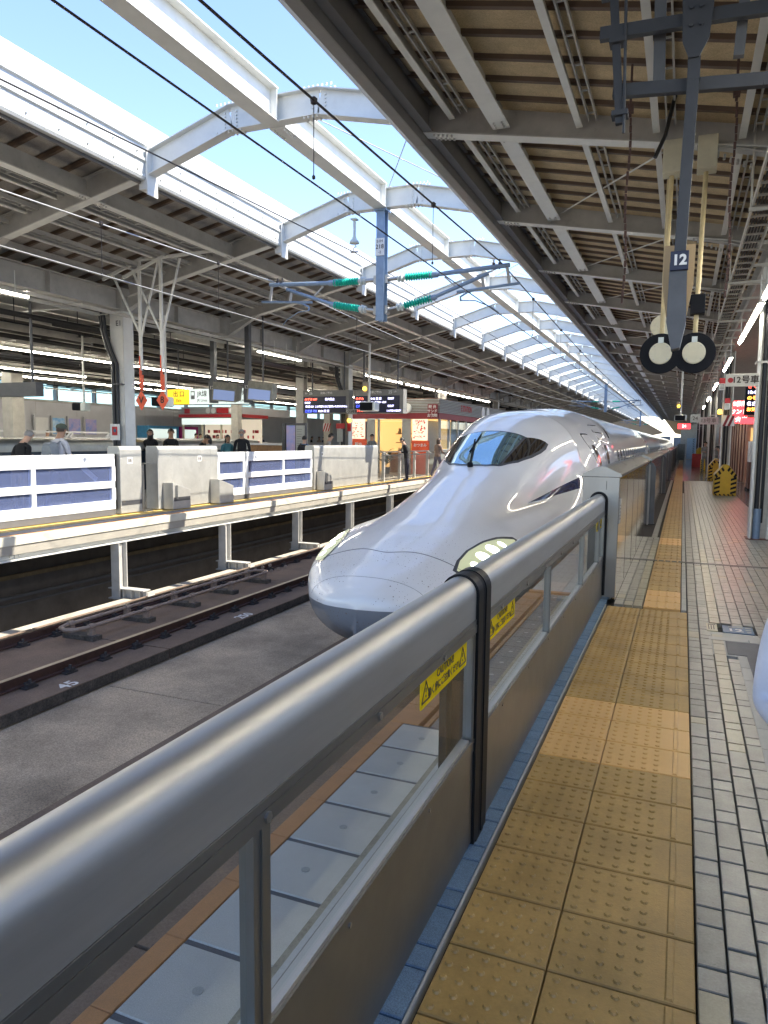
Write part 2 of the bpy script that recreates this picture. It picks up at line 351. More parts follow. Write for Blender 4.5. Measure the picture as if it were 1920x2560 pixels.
for i in range(14):
    yc = 3.55 - 0.325 * i
    put(sl_me, 'edge_slab', near, (-1.2365, yc, 0.0)); put(disc_me, 'bolt_cover', near, (-1.23, yc, 0.0))
    b = MB(); b.box(-1.3985, -1.0805, yc + .1525, yc + .1725, -0.045, -0.004); b.build('joint_filler', M['asphalt'], near)
    put(og_me, 'orange_slab', near, (-1.44, yc, 0.001))
for i in range(14):
    yc = 3.72 + 0.15 + 0.30 * i
    if yc > 7.7: break
    put(gt_me, 'floor_tile', near, (-1.122, yc, -0.001)); put(disc_me, 'bolt_cover', near, (-1.15, yc, -0.001))
    put(og2, 'orange_tile', near, (-1.395, yc, -0.001)); put(og3, 'orange_line', near, (-1.265, yc, -0.001))
b = MB(); b.box(-1.475, -1.0, 7.72, 7.80, -0.05, 0.0); b.build('orange_crossband', M['orange'], near)
b = MB(); b.box(-1.08, -0.74, -3, 7.6, -0.05, 0.004)
b.build('gate_threshold', M['beige'], near)
b = MB(); b.box(-1.055, -1.035, -3, 7.6, 0.0045, 0.006); b.box(-0.90, -0.86, -3, 7.6, 0.0045, 0.03)
b.build('guide_rail', M['brushed'], near)
# paler edge course that carries on past the opening
far_tile = tile_mesh('edge_tile', M['edge_slab'], 0.42, 0.598)
for i in range(60): put(far_tile, 'edge_tile', near, (-1.25, 8.12 + 0.60 * i, -0.002))
# blue paving strip
bp_l = tile_mesh('blue_brick', M['blue_paver'], 0.093, 0.198); bp_s = tile_mesh('blue_brick', M['blue_paver'], 0.093, 0.099)
y = -0.4 - 0.03
while y < 7.4:
    put(bp_l, 'blue_brick', near, (-0.694, y + 0.10, -0.001)); put(bp_s, 'blue_brick', near, (-0.694, y + 0.255, -0.001)); y += 0.31
b = MB(); b.box(-0.643, -0.634, -1, 7.38, -0.04, 0.001); b.build('joint_strip', M['light_stone'], near)
# tactile paving: 300 mm dotted tiles and the wider dotted tile with a raised bar
def dots_a(t):
    for i in range(6):
        for j in range(5):
            x = -0.125 + i * 0.050; y = -0.12 + j * 0.060; n = 8; base = []
            vs = [(x + r * math.cos(2*PI*k/n), y + r * math.sin(2*PI*k/n), z) for r, z in ((0.0135, 0), (0.009, 0.006)) for k in range(n)]
            t.add(vs, [(k, (k+1) % n, n + (k+1) % n, n + k) for k in range(n)] + [tuple(range(n, 2*n))])
def dots_b(t):
    for i in range(5):
        for j in range(5):
            x = -0.175 + i * 0.056; y = -0.12 + j * 0.060; n = 8
            vs = [(x + r * math.cos(2*PI*k/n), y + r * math.sin(2*PI*k/n), z) for r, z in ((0.0135, 0), (0.009, 0.006)) for k in range(n)]
            t.add(vs, [(k, (k+1) % n, n + (k+1) % n, n + k) for k in range(n)] + [tuple(range(n, 2*n))])
    t.add([(0.125,-0.14,0),(0.150,-0.14,0),(0.150,0.14,0),(0.125,0.14,0),(0.130,-0.135,0.005),(0.145,-0.135,0.005),(0.145,0.135,0.005),(0.130,0.135,0.005)],
          [(0,1,5,4),(1,2,6,5),(2,3,7,6),(3,0,4,7),(4,5,6,7)])
ta = tile_mesh('tactile_tile', M['tactile'], 0.305, 0.297, dots=dots_a)
tb = tile_mesh('tactile_tile', M['tactile'], 0.4175, 0.297, dots=dots_b)
M['tactile_new'] = mat('tactile_new', (0.72, 0.445, 0.16), 0.38, var=0.05, vs=3.2, rnd=0.03, bump=0.2, bs=140, rvar=0.06)
ta2 = ta.copy(); ta2.materials[0] = M['tactile_new']; tb2 = tb.copy(); tb2.materials[0] = M['tactile_new']
yk = 2.088 + 0.1545
for k in range(-9, 17):
    y = yk + 0.3082 * k
    new = k in (5, 6, 7)
    a = put(ta2 if new else ta, 'tactile_tile', near, (-0.4655, y, 0.0)); a2 = put(tb2 if new else tb, 'tactile_tile', near, (-0.0995, y, 0.0))
    a.scale = a2.scale = (1, 1.012, 1)
def bars(t):
    for i in range(4):
        x = -0.125 + i * 0.083
        t.add([(x-.014,-.135,0),(x+.014,-.135,0),(x+.014,.135,0),(x-.014,.135,0),(x-.009,-.13,.005),(x+.009,-.13,.005),(x+.009,.13,.005),(x-.009,.13,.005)],
              [(0,1,5,4),(1,2,6,5),(2,3,7,6),(3,0,4,7),(4,5,6,7)])
tn = tile_mesh('guiding_tile', M['tactile'], 0.34, 0.297, dots=bars)
sst = tile_mesh('border_stone', M['light_stone'], 0.046, 0.296)
for k in range(60): put(sst, 'border_stone', near, (0.082, 7.58 + 0.30 * k, -0.001))
tn2 = tn.copy(); tn2.materials[0] = M['tactile_new']
for k in range(230):
    y = 7.43 + 0.15 + 0.30 * k
    put(tn2 if k in (0, 1, 2, 16, 17, 18) else tn, 'guiding_tile', near, (-0.12, y, 0.0))
# grey pavers
PW, PL = 0.0905, 0.21
pl = tile_mesh('paving_brick', M['paver'], PW - 0.0065, 0.2005, 0.045, 0.003); ps = tile_mesh('paving_brick', M['paver'], PW - 0.0065, 0.0975, 0.045, 0.003)
M['paver_warm'] = mat('paver_warm', (0.39, 0.36, 0.255), 0.32, var=0.08, vs=18, rnd=0.08, fine=0.12, fs=120, rvar=0.1, wear=0.2)
pl2 = pl.copy(); pl2.materials[0] = M['paver_warm']; ps2 = ps.copy(); ps2.materials[0] = M['paver_warm']
cells = []
def free(x, y):
    if 0.355 < x < 3.0 and 5.95 < y < 6.62: return False        # dark patch and its border
    if x > 0.455 and y < 5.95: return False
    if 0.38 < x < 0.66 and 6.62 <= y < 7.0: return False
    if 0.26 < x < 0.36 and 6.5 < y < 7.0: return False
    return True
for i in range(24):
    x = 0.113 + PW * (i + 0.5); y = 0.4 + (0.10 if i % 2 else 0.0) + 0.02 * math.sin(i * 2.1)
    while y < 13.0:
        if free(x, y + 0.1): cells.append((x, y + 0.105, 1, i))
        if free(x, y + 0.26): cells.append((x, y + 0.2615, 0, i))
        y += 0.3165
for i in range(3):
    x = -0.57 + PW * (i + 0.5); y = 7.45
    while y < 13.0:
        cells.append((x, y + 0.105, 1, i)); cells.append((x, y + 0.2615, 0, i)); y += 0.3165
cells.sort(key=lambda c: math.hypot(c[0] + 0.3, c[1]) if c[1] > 1.9 else 99)
rest = MB(); hidden = 0
def tilebox(t, x, y, sx, sy, h=0.0, bev=0.003):
    t.box(x - sx/2, x + sx/2, y - sy/2, y + sy/2, -0.045, h)
rng = random.Random(3)
for n_, (x, y, big, i) in enumerate(cells):
    warm = (i == 2 and 4 < y < 12) or rng.random() < 0.03
    hz = -0.0015 + rng.uniform(-0.001, 0.001)
    if n_ < 300:
        put((pl2 if big else ps2) if warm else (pl if big else ps), 'paving_brick', near, (x, y, hz))
    else:
        rest.mi = 1 if warm else 0; tilebox(rest, x, y, PW - 0.0065, 0.2035 if big else 0.1005, hz)
# farther on the pavers go on as one mass until the joints can no longer be told apart
for i in range(-6, 60):
    x = 0.113 + PW * (i + 0.5)
    if -0.30 < x < 0.07: continue
    y = 13.05 if i < 24 and x > -0.58 else 6.0
    while y < 34.0:
        rest.mi = 1 if (i == 2 or rng.random() < 0.04) else 0
        tilebox(rest, x, y + 0.105, PW - 0.0065, 0.2035, -0.0015); rest.mi = 0; tilebox(rest, x, y + 0.2615, PW - 0.0065, 0.1005, -0.0015); y += 0.3165
rest.build('distant_paving', [M['paver'], M['paver_warm']], near, kind='stuff')
b = MB(); b.box(-0.56, 8.9, 34.0, 300, -0.05, -0.003); b.build('terrazzo_floor', M['floor_far'], near)
b = MB(); b.box(3.05, 8.9, -8, 34.0, -0.05, -0.003); b.box(1.62, 3.05, 13.2, 34, -0.004, 0.001); b.build('concourse_floor', M['floor_far'], near)
b = MB(); b.box(-0.745, 8.8, 10.44, 10.56, -0.02, 0.002)
b.mi = 1; b.box(-0.745, 8.8, 10.485, 10.515, 0.0022, 0.004); b.build('drain_channel', [M['brushed_dark'], M['black']], near)
b = MB(); b.box(0.525, 2.4, 0.5, 6.40, -0.04, -0.0005); b.box(0.395, 0.525, 6.0, 6.40, -0.04, -0.0005); b.build('asphalt_patch', M['asphalt'], near)
ls1 = tile_mesh('border_stone', M['light_stone'], 0.068, 0.30); ls2 = tile_mesh('border_stone', M['light_stone'], 0.30, 0.10)
for k in range(18): put(ls1, 'border_stone', near, (0.492, 5.82 - 0.302 * k, 0.0))
for k in range(7): put(ls2, 'border_stone', near, (0.42 + 0.302 * k, 6.46, 0.0))
b = MB(); b.box(0.262, 2.45, 5.96, 6.695, -0.045, -0.004); b.build('border_bed', M['light_stone'], near)
p = thing('floor_sign', 'blue and white boarding plate set into the grey pavers by the dark patch', 'sign', (0.515, 6.82, 0.0))
b = MB(); b.box(0.395, 0.635, 6.70, 6.95, -0.03, 0.002); b.build('plate', M['sign_blue'], p)
text('12', 0.13, M['white'], p, (0.49, 6.79, 0.0035), 'z', bold=0.003); b = MB()
for q, (xa, xb, ya) in enumerate(((0.44, 0.56, 6.90), (0.575, 0.62, 6.90), (0.575, 0.62, 6.82), (0.58, 0.615, 6.75))): b.box(xa, xb, ya - 0.012, ya + 0.018, 0.0022, 0.0042)
b.build('markings', M['light_stone'], p)
p = thing('floor_marker', 'small cream marker block with dark strokes among the grey pavers', 'sign', (0.31, 6.86, 0.0))
b = MB(); b.box(0.265, 0.352, 6.70, 6.98, -0.03, 0.002); b.build('plate', M['cream'], p)
b = MB(); [b.box(0.28 + 0.02*k, 0.288 + 0.02*k, 6.76, 6.90, 0.0022, 0.0042) for k in range(3)]; b.box(0.278, 0.34, 6.925, 6.94, 0.0022, 0.0042); b.build('strokes', M['ink'], p)
# ------------------------------------------------------------------ tracks
b = MB(); b.box(-9.8, -1.2, -12, 400, -2.2, -1.56); b.build('track_bed', M['concrete'], kind='structure')
bed = bpy.data.objects['track_bed']
b = MB()
for k in range(-2, 60):
    y0 = -3.1 + 5.0 * k; b.box(-6.62, -3.0 if False else -4.62, y0 + 0.012, y0 + 4.988, -1.57, -1.54)
b.build('walkway_slab', M['concrete'], bed)
def track(name, xc, label):
    t = thing(name, label, 'railway track', (xc, 0, -1.4))
    sb = MB(); sb.box(-1.35, 1.33, 0.015, 4.985, -0.14, 0); sb.mi = 1; sb.box(1.331, 1.334, 0.015, 4.985, -0.14, -0.01)
    me = sb.mesh('track_slab', [M['slab'], M['slab_side']])
    for k in range(-3, 24): put(me, 'track_slab', t, (xc, 5.0 * k + 4.0 - 0.85, -1.4))
    for s in (-1, 1):
        x = xc + s * 0.765
        r = MB(); r.mi = 0; r.box(x - 0.065, x + 0.065, -12, 400, -1.385, -1.365); r.box(x - 0.010, x + 0.010, -12, 400, -1.365, -1.285)
        r.box(x - 0.036, x + 0.036, -12, 400, -1.285, -1.256); r.mi = 1; r.box(x - 0.033, x + 0.033, -12, 400, -1.256, -1.25)
        r.build('rail', [M['rail_rust'], M['rail_top']], t)
    c = MB(); c.box(-0.13, 0.13, -0.075, 0.075, 0, 0.018)
    for s in (-1, 1):
        c.box(s*0.07, s*0.125, -0.045, 0.045, 0.018, 0.05); c.cyl((s*0.10, 0, 0.05), (s*0.10, 0, 0.09), 0.017, 6); c.box(s*0.045, s*0.085, -0.03, 0.03, 0.035, 0.055)
    cm = c.mesh('rail_clip', M['clip'])
    for k in range(-2, 36):
        for s in (-1, 1): put(cm, 'rail_clip', t, (xc + s * 0.765, 6.15 + 0.615 * (k - 4), -1.4 + 0.001)).scale = (1.25, 1.2, 1.2)
    return t
tr = track('railway_track', -8.0, 'open slab track with two rusty rails beside the far platform')
track('railway_track', -3.3, 'slab track under the white train beside the platform gates')
text('45', 0.26, M['white'], tr, (-6.79, 6.42, -1.398), 'track', 'track_number', 0.004)
text('250', 0.26, M['white'], tr, (-6.79, 10.25, -1.398), 'track', 'track_number', 0.004)
p = thing('pipe_loop', 'long brownish pipe loop lying between the rails of the open track', 'pipe', (-8.3, 10.4, -1.4))
b = MB()
b.tube([(-8.42,8.6,-1.20),(-8.42,7.95,-1.20),(-8.36,7.80,-1.20),(-8.22,7.74,-1.20),(-8.08,7.80,-1.20),(-8.02,7.95,-1.20),(-8.02,8.6,-1.20)], 0.032, 10)
b.tube([(-8.42,8.5,-1.20),(-8.42,12.9,-1.20),(-8.36,13.08,-1.20),(-8.22,13.14,-1.20),(-8.08,13.08,-1.20),(-8.02,12.9,-1.20),(-8.02,8.5,-1.20)], 0.028, 10)
b.build('pipe', M['pipe'], p, smooth=True)
cl = MB(); cl.cyl((0, -0.05, 0), (0, 0.05, 0), 0.046, 12); cl.box(-0.05, 0.05, -0.035, 0.035, -0.13, -0.03); clm = cl.mesh('pipe_clamp', M['pipe'])
js = MB(); js.cyl((0, -0.018, 0), (0, 0.018, 0), 0.036, 10); jsm = js.mesh('pipe_joint', M['pipe'])
bk = MB(); bk.box(-0.30, 0.30, -0.09, 0.09, -0.07, 0.0); bkm = bk.mesh('support_block', M['slab_side'])
for k in range(5):
    y = 8.05 + 1.2 * k; put(bkm, 'support_block', p, (-8.2, y, -1.33))
    for x in (-8.42, -8.02): put(clm, 'pipe_clamp', p, (x, y, -1.20))
    for q in (0.3, 0.6, 0.9):
        for x in (-8.42, -8.02): put(jsm, 'pipe_joint', p, (x, y + q, -1.20))
# the pale strip and the dark space below the far platform
b = MB()
for k in range(-6, 120): b.box(-9.80, -9.40, 1.8 * k, 1.8 * k + 1.79, -1.56, -1.47)
b.build('side_gutter', M['slab_pale'], bed)
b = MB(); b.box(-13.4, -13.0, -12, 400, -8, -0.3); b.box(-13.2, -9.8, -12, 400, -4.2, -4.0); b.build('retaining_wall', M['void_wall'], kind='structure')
p = thing('pipe_run', 'pale conduits running along the dark wall under the far platform', 'pipe', (-12.9, 0, -1))
for z, r, m in ((-0.62, 0.07, 'void_wall'), (-0.95, 0.06, 'dark_steel'), (-1.32, 0.045, 'tan_pipe'), (-1.75, 0.03, 'dark_steel'), (-1.9, 0.02, 'dark_steel')):
    b = MB(); b.bar((-12.85, -12, z), (-12.85, 200, z), 0.05, r * 2); b.build('conduit', M[m], p)
# ------------------------------------------------------------------ far platform
b = MB(); b.box(-20.0, -9.92, -12, 300, -0.30, -0.02); fp = b.build('far_platform', M['plat_floor'], kind='structure')
b = MB(); b.box(-9.98, -9.90, -12, 300, -0.145, 0.0); b.build('edge_band', M['plat_edge'], fp)
fs = tile_mesh('orange_edge_slab', M['orange'], 0.10, 0.595, 0.05); fs2 = tile_mesh('edge_slab', M['grey_tile'], 0.33, 0.595, 0.04)
for k in range(75):
    y = 2.0 + 0.6 * k; put(fs, 'orange_edge_slab', fp, (-10.04, y, 0.001))
    if k < 60: put(fs2, 'edge_slab', fp, (-10.265, y, 0.0))
b = MB(); b.box(-10.93, -10.44, 2, 60, -0.03, 0.0); b.mi = 1
for k in range(4): b.box(-10.50 - 0.13 * k, -10.44 - 0.13 * k, 2, 60, 0.0005, 0.008)
b.build('grooved_warning_strip', [M['plat_edge'], M['yellow_strip']], fp)
bm_ = thing('edge_girder', 'long white steel girder bolted under the far platform edge', 'girder', (-10.0, 0, -0.28))
b = MB()
for k in range(-2, 40):
    y0 = 1.45 + 3.5 * k; b.hbeam((-10.02, y0 + 0.006, -0.285), (-10.02, y0 + 3.494, -0.285), 0.25, 0.16, 0.02)
    for yy in (y0 - 0.09, y0 + 0.09):
        for z in (-0.34, -0.24): b.cyl((-10.012, yy, z), (-9.99, yy, z), 0.018, 8)
b.build('girder_beam', M['white_steel'], bm_)
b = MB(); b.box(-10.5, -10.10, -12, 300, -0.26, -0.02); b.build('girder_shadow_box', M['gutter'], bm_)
for k in range(-1, 26):
    y = 10.80 + 3.5 * k
    q = thing('platform_post', ORD[k + 1] + ' grey steel post from the left under the far platform edge' if k != 0 else 'grey steel post under the far platform nearest the pipe loop', 'post', (-10.0, y, -1.5), 'posts under the far platform') if k < 12 else None
    if not q: continue
    b = MB(); b.hbeam((-10.0, y, -1.5), (-10.0, y, -0.41), 0.22, 0.20, 0.02, up=(0, 1, 0)); b.build('shaft', M['grey_steel'], q)
    b = MB(); b.hbeam((-10.2, y, -1.40), (-9.34, y, -1.40), 0.22, 0.20, 0.02); [b.box(-9.85 + 0.2*j, -9.835 + 0.2*j, y - 0.095, y + 0.095, -1.49, -1.31) for j in range(4)]
    b.build('foot_beam', M['grey_steel'], q)
# ------------------------------------------------------------------ near canopy (over our platform)
def zr(x): return 5.40 - 0.213 * (x + 1.34) + 0.09           # underside of the deck, near canopy
def bolts(b, pts, d, r=0.016, h=0.03):
    for p in pts: b.cyl(Vector(p), Vector(p) + Vector(d) * h, r, 6)
canopy = thing('platform_canopy', 'steel canopy with tan ribbed deck over the near platform', 'canopy', (1.2, 0, 5))
dk = MB(); W0, W1 = -3.30, 1.25
dk.add([(W0, 0.03, zr(W0)+.12), (W1, 0.03, zr(W1)+.12), (W1, 0.468, zr(W1)+.12), (W0, 0.468, zr(W0)+.12),
        (W0, 0.03, zr(W0)+.09), (W1, 0.03, zr(W1)+.09), (W1, 0.468, zr(W1)+.09), (W0, 0.468, zr(W0)+.09)],
       [(0,1,2,3),(7,6,5,4),(0,4,5,1),(1,5,6,2),(2,6,7,3),(3,7,4,0)])
deck_me = dk.mesh('deck_panel', M['deck'])
rb = MB(); rb.add([(W0,-.045,zr(W0)+.10),(W1,-.045,zr(W1)+.10),(W1,.045,zr(W1)+.10),(W0,.045,zr(W0)+.10),
                   (W0,-.03,zr(W0)+.045),(W1,-.03,zr(W1)+.045),(W1,.03,zr(W1)+.045),(W0,.03,zr(W0)+.045)],
       [(0,1,2,3),(7,6,5,4),(0,4,5,1),(1,5,6,2),(2,6,7,3),(3,7,4,0)])
rib_me = rb.mesh('deck_rib', M['deck_rib'])
n = int((YEND + 4) / 0.50)
for k in range(n):
    if k < 140:
        put(deck_me, 'deck_panel', canopy, (0, -1.0 + 0.50 * k, 0)); put(rib_me, 'deck_rib', canopy, (0, -1.0 + 0.50 * k, 0))
b = MB(); y0 = -1.0 + 0.50 * 140
b.add([(W0,y0,zr(W0)+.10),(W1,y0,zr(W1)+.10),(W1,330,zr(W1)+.10),(W0,330,zr(W0)+.10)], [(0,1,2,3)])
for k in range(140, n): b.box(W0, W1, -1.0 + .45*k - .03, -1.0 + .45*k + .03, 0, 0) if False else None
b.build('distant_deck', M['deck'], canopy)
b = MB(); b.add([(W0-.1,-3,zr(W0)+.20),(9.5,-3,zr(W0)+.20),(9.5,330,zr(W0)+.20),(W0-.1,330,zr(W0)+.20)], [(0,1,2,3)])
b.add([(W1,-3,zr(W1)+.10),(6.0,-3,zr(W1)+.85),(6.0,330,zr(W1)+.85),(W1,330,zr(W1)+.10)], [(0,1,2,3)])
b.build('roof_sheet', M['deck_grey'], canopy)
def cross(x): return 5.50 - 0.19 * (x + 2.3)
cb = MB(); xe = 1.0
cb.bar((-3.36, 0, 5.83), (xe, 0, cross(xe) + 0.16), 0.014, 0.37); cb.bar((-3.36, 0, 5.64), (xe, 0, cross(xe) - 0.028), 0.20, 0.018); cb.bar((-3.36, 0, 6.02), (xe, 0, cross(xe) + 0.35), 0.15, 0.018)
cb.mi = 1; cb.bar((-3.36, 0, 5.628), (xe, 0, cross(xe) - .04), 0.202, 0.006)
cb.mi = 0
cb.prism([(-0.3, cross(-0.3) + 0.01), (xe + 0.1, cross(xe)), (xe + 0.1, 4.72)], 'y', -0.007, 0.007)
cb.bar((-0.3, 0, cross(-0.3) - 0.005), (xe + 0.08, 0, 4.74), 0.15, 0.016)
bolts(cb, [(-3.2 + 0.06*i, s*0.06, 5.60 - 0.011*i) for i in range(5) for s in (-1, 1)], (0, 0, -1))
bolts(cb, [(0.0 + 0.07*i, s*0.045, 5.02 - 0.035*i) for i in range(9) for s in (-1, 1)], (0, 0, -1))
bolts(cb, [(-2.42 + 0.04*i, s*0.045, 5.515) for i in range(2) for s in (-1, 1)], (0, 0, -1))
cross_me = cb.mesh('cross_beam', [M['grey_steel'], M['white_steel']])
lb = MB(); L0, L1 = 0.085, FRP - 0.085
lb.bar((-2.30, L0, 5.68), (-2.30, L1, 5.68), 0.014, 0.28); lb.bar((-2.30, L0, 5.83), (-2.30, L1, 5.83), 0.16, 0.016)
lb.mi = 1; lb.bar((-2.30, L0, 5.53), (-2.30, L1, 5.53), 0.215, 0.018); lb.mi = 0
bolts(lb, [(-2.30 + s*.05, L0 + .08 + .06*i, 5.52) for i in range(3) for s in (-1, 1)] + [(-2.30 + s*.05, L1 - .08 - .06*i, 5.52) for i in range(3) for s in (-1, 1)], (0, 0, -1), .014, .02)
long_me = lb.mesh('long_beam', [M['grey_steel'], M['white_steel']])
def purlin_mesh(x, wide):
    p = MB(); z = zr(x) + 0.04
    p.mi = 1; p.bar((x, L0, z - 0.13), (x, L1, z - 0.13), 0.075, 0.02); p.mi = 0; p.bar((x, L0, z - 0.055), (x, L1, z - 0.055), 0.012, 0.13)
    if wide:
        for s in (0.11, 0.20): p.bar((x + s, L0, z - 0.06), (x + s, L1, z - 0.06), 0.018, 0.05)
        for i in range(7): p.bar((x + .11, L0 + .2 + .58*i, z - .07), (x + .20, L0 + .2 + .58*i, z - .07), .02, .015)
    return p.mesh('purlin', [M['grey_steel'], M['white_steel']])
pur = [purlin_mesh(x, wd) for x, wd in ((-2.95, 1), (-1.34, 1), (-0.46, 1), (0.45, 1))]
for y in FRAMES:
    put(cross_me, 'cross_beam', canopy, (0, y, 0)); put(long_me, 'long_beam', canopy, (0, y, 0))
    for pm in pur[:] if y < 60 else pur[1:3]: put(pm, 'purlin', canopy, (0, y, 0))
# tie rods
for k, y in enumerate(FRAMES[2:9]):
    b = MB(); b.cyl((-2.2, y + FRP - .12, 5.62), (-0.1, y + .1, 5.18), 0.012, 6); b.build('tie_rod', M['white_steel'], canopy)
# edge beam and gutter of the near canopy
eb = MB(); eb.prism([(-3.34, 5.50), (-3.36, 5.50), (-3.50, 5.52), (-3.62, 5.60), (-3.66, 5.72), (-3.62, 5.73), (-3.56, 5.63), (-3.46, 5.58), (-3.40, 5.60), (-3.38, 6.05), (-3.34, 6.05)], 'y', 0.003, FRP - 0.003)
eb_me = eb.mesh('edge_gutter', M['gutter'])
eb2 = MB(); eb2.hbeam((-3.27, 0.08, 5.79), (-3.27, FRP - .08, 5.79), 0.34, 0.12, 0.012); eb2_me = eb2.mesh('edge_beam', M['gutter'])
for y in FRAMES: put(eb_me, 'edge_gutter', canopy, (0, y, 0)); put(eb2_me, 'edge_beam', canopy, (0, y, 0))
b = MB(); b.cyl((-3.66, -1, 5.735), (-3.66, YEND, 5.735), 0.02, 6); b.build('gutter_lip', M['grey_steel'], canopy)
# the girder on the columns and the haunches
b = MB()
for k in range(-1, 30):
    y = FR0 + FRP * k; b.hbeam((1.22, y + .01, 4.72), (1.22, y + FRP - .01, 4.72), 0.42, 0.22, 0.02)
b.build('column_girder', M['grey_steel'], canopy)
# columns of our platform
def near_column(y, label, group=None):
    c = thing('station_column', label, 'column', (1.24, y, 0), group)
    b = MB(); b.box(1.10, 1.13, y - .15, y + .15, 0, 4.52); b.box(1.37, 1.40, y - .15, y + .15, 0, 4.52); b.mi = 1; b.box(1.13, 1.37, y - .01, y + .01, 0, 4.52)
    b.build('shaft', [M['white_steel'], M['grey_steel']], c)
    b = MB(); b.cyl((1.2, y - .07, .28), (1.2, y - .07, 4.3), .035, 10); b.cyl((1.28, y - .06, .28), (1.28, y - .06, 4.3), .025, 8); b.build('cable_conduit', M['conduit'], c)
    b = MB(); b.cyl((1.215, y - .08, 0), (1.215, y - .08, .52), .06, 14); b.build('conduit_guard', M['blue_steel'], c)
    b = MB(); b.box(1.06, 1.44, y - .19, y + .19, 0, .012); b.build('base_frame', M['brown'], c)
    b = MB(); b.box(1.07, 1.43, y - .165, y - .153, 2.95, 2.985); b.box(1.07, 1.43, y + .153, y + .165, 2.95, 2.985); b.box(1.065, 1.08, y - .165, y + .165, 2.95, 2.985); b.build('strap', M['grey_steel'], c)
    return c
near_column(13.75, 'white steel column beside the carriage 12 sign, nearest at the right')
for j, y in enumerate((25.6, 37.75, 49.9, 62.05, 74.2)): near_column(y, ORD[j + 1] + ' grey steel column down the near platform from the camera' if j else 'second grey steel column down the near platform, behind the striped guards', 'columns of the near platform' if j else None)
# cable tray and lamps under the near canopy
p = thing('cable_tray', 'cream ladder tray of cables hung above the platform edge of the columns', 'cable tray', (0.72, 0, 4.3))
b = MB()
for x in (0.60, 0.84): b.bar((x, -1, 4.30), (x, 90, 4.30), .02, .07)
for k in range(230): b.bar((.61, 0.4 * k - 1, 4.285), (.83, 0.4 * k - 1, 4.285), .03, .02)
b.build('ladder', M['cream_steel'], p)
b = MB()
for k in range(5): b.cyl((.65 + .035*k, -1, 4.315), (.65 + .035*k, 90, 4.315), .012, 6)
b.build('cables', M['conduit'], p)
b = MB()
for k in range(22):
    y = 5.3 + 4.05*k; b = MB(); b.box(.56, 1.12, y - .02, y + .02, 4.22, 4.26); b.cyl((.58, y, 4.255), (.58, y, 5.15), .012, 6); b.build('hanger', M['cream_steel'], p)
for k in range(40): b = MB(); b.box(.84, 1.15, 7.0 + 1.35*k - .025, 7.0 + 1.35*k + .025, 4.262, 4.30); b.build('hanger_arm', M['cream_steel'], p)
def lamp(x, y0, y1, z, label, group=None, rod=0.5):
    L = thing('fluorescent_lamp', label, 'lamp', (x, (y0 + y1) / 2, z), group)
    b = MB(); b.prism([(x - .05, z + .02), (x + .05, z + .02), (x + .03, z + .06), (x - .03, z + .06)], 'y', y0, y1); b.build('housing', M['white_steel'], L)
    b = MB(); b.cyl((x, y0 + .01, z), (x, y1 - .01, z), .02, 10); b.build('tube', M['tube_light'], L, smooth=True)
    if rod:
        b = MB(); b.cyl((x, y0 + .3, z + .06), (x, y0 + .3, z + rod), .009, 6); b.cyl((x, y1 - .3, z + .06), (x, y1 - .3, z + rod), .009, 6); b.build('rod', M['white_steel'], L)
    return L
lamp(1.0, 12.5, 17.2, 3.72, 'long lit tube lamp above the near platform, beside the column girder')
for k, y in enumerate((2.2, 7.4)): lamp(1.0, y, y + 4.7, 3.72, ('nearest' if k == 0 else 'second') + ' lit tube lamp of the row above the near column line', 'tube lamps overhead')
for k, y in enumerate((20, 28, 36, 44)): lamp(1.0, y, y + 3.5, 3.72, ORD[k + 1] + ' lit tube lamp down the near platform', 'tube lamps along the near platform')
# ------------------------------------------------------------------ white frame over the tracks
sk = thing('skylight_frame', 'white steel arches and ridge beam spanning the open gap above the tracks', 'roof frame', (-5.65, 0, 6.3))
a = MB()
pts = [(-7.92, 5.83), (-6.38, 6.29), (-4.92, 6.29), (-3.42, 5.95)]
for (p0, p1) in zip(pts[:-1], pts[1:]):
    a.bar((p0[0], 0, p0[1]), (p1[0], 0, p1[1]), 0.012, 0.34); a.bar((p0[0], 0, p0[1] + .177), (p1[0], 0, p1[1] + .177), 0.18, 0.014); a.bar((p0[0], 0, p0[1] - .177), (p1[0], 0, p1[1] - .177), 0.18, 0.014)
for x0 in (-6.38, -4.92):
    bolts(a, [(x0 - .21 + .07*i, s*.06, 6.11) for i in range(7) for s in (-1, 1)], (0, 0, -1)); bolts(a, [(x0 - .21 + .07*i, s*.06, 6.475) for i in range(7) for s in (-1, 1)], (0, 0, 1))
    bolts(a, [(x0 - .10 + .2*i, -.008, 6.18 + .05*j) for i in range(2) for j in range(5)], (0, -1, 0), .014, .02)
a.box(-8.02, -7.86, -.10, .10, 5.45, 5.92); a.box(-7.86, -7.84, -.12, .12, 5.36, 6.05)
arch_me = a.mesh('arch', M['white_steel'])
r = MB(); r.hbeam((-5.65, .09, 6.32), (-5.65, FRP - .09, 6.32), 0.46, 0.26, 0.02)
for yy in (.12, FRP - .12): r.box(-5.77, -5.53, yy - .006, yy + .006, 6.11, 6.53)
bolts(r, [(-5.65 + s*.08, .15 + .07*i, 6.09) for i in range(5) for s in (-1, 1)], (0, 0, -1))
ridge_me = r.mesh('ridge_beam', M['white_steel'])
for y in FRAMES:
    put(arch_me, 'arch', sk, (0, y, 0)); put(ridge_me, 'ridge_beam', sk, (0, y, 0))
for k, y in enumerate(FRAMES[2:14]):
    if k % 2: continue
    for ya, yb in ((y + .1, y + FRP - .1), (y + FRP - .1, y + .1)): b = MB(); b.cyl((-5.5, ya, 6.4 + .02 * (ya > yb)), (-3.5, yb, 6.0), .008, 6); b.build('tie_rod', M['grey_steel'], sk)
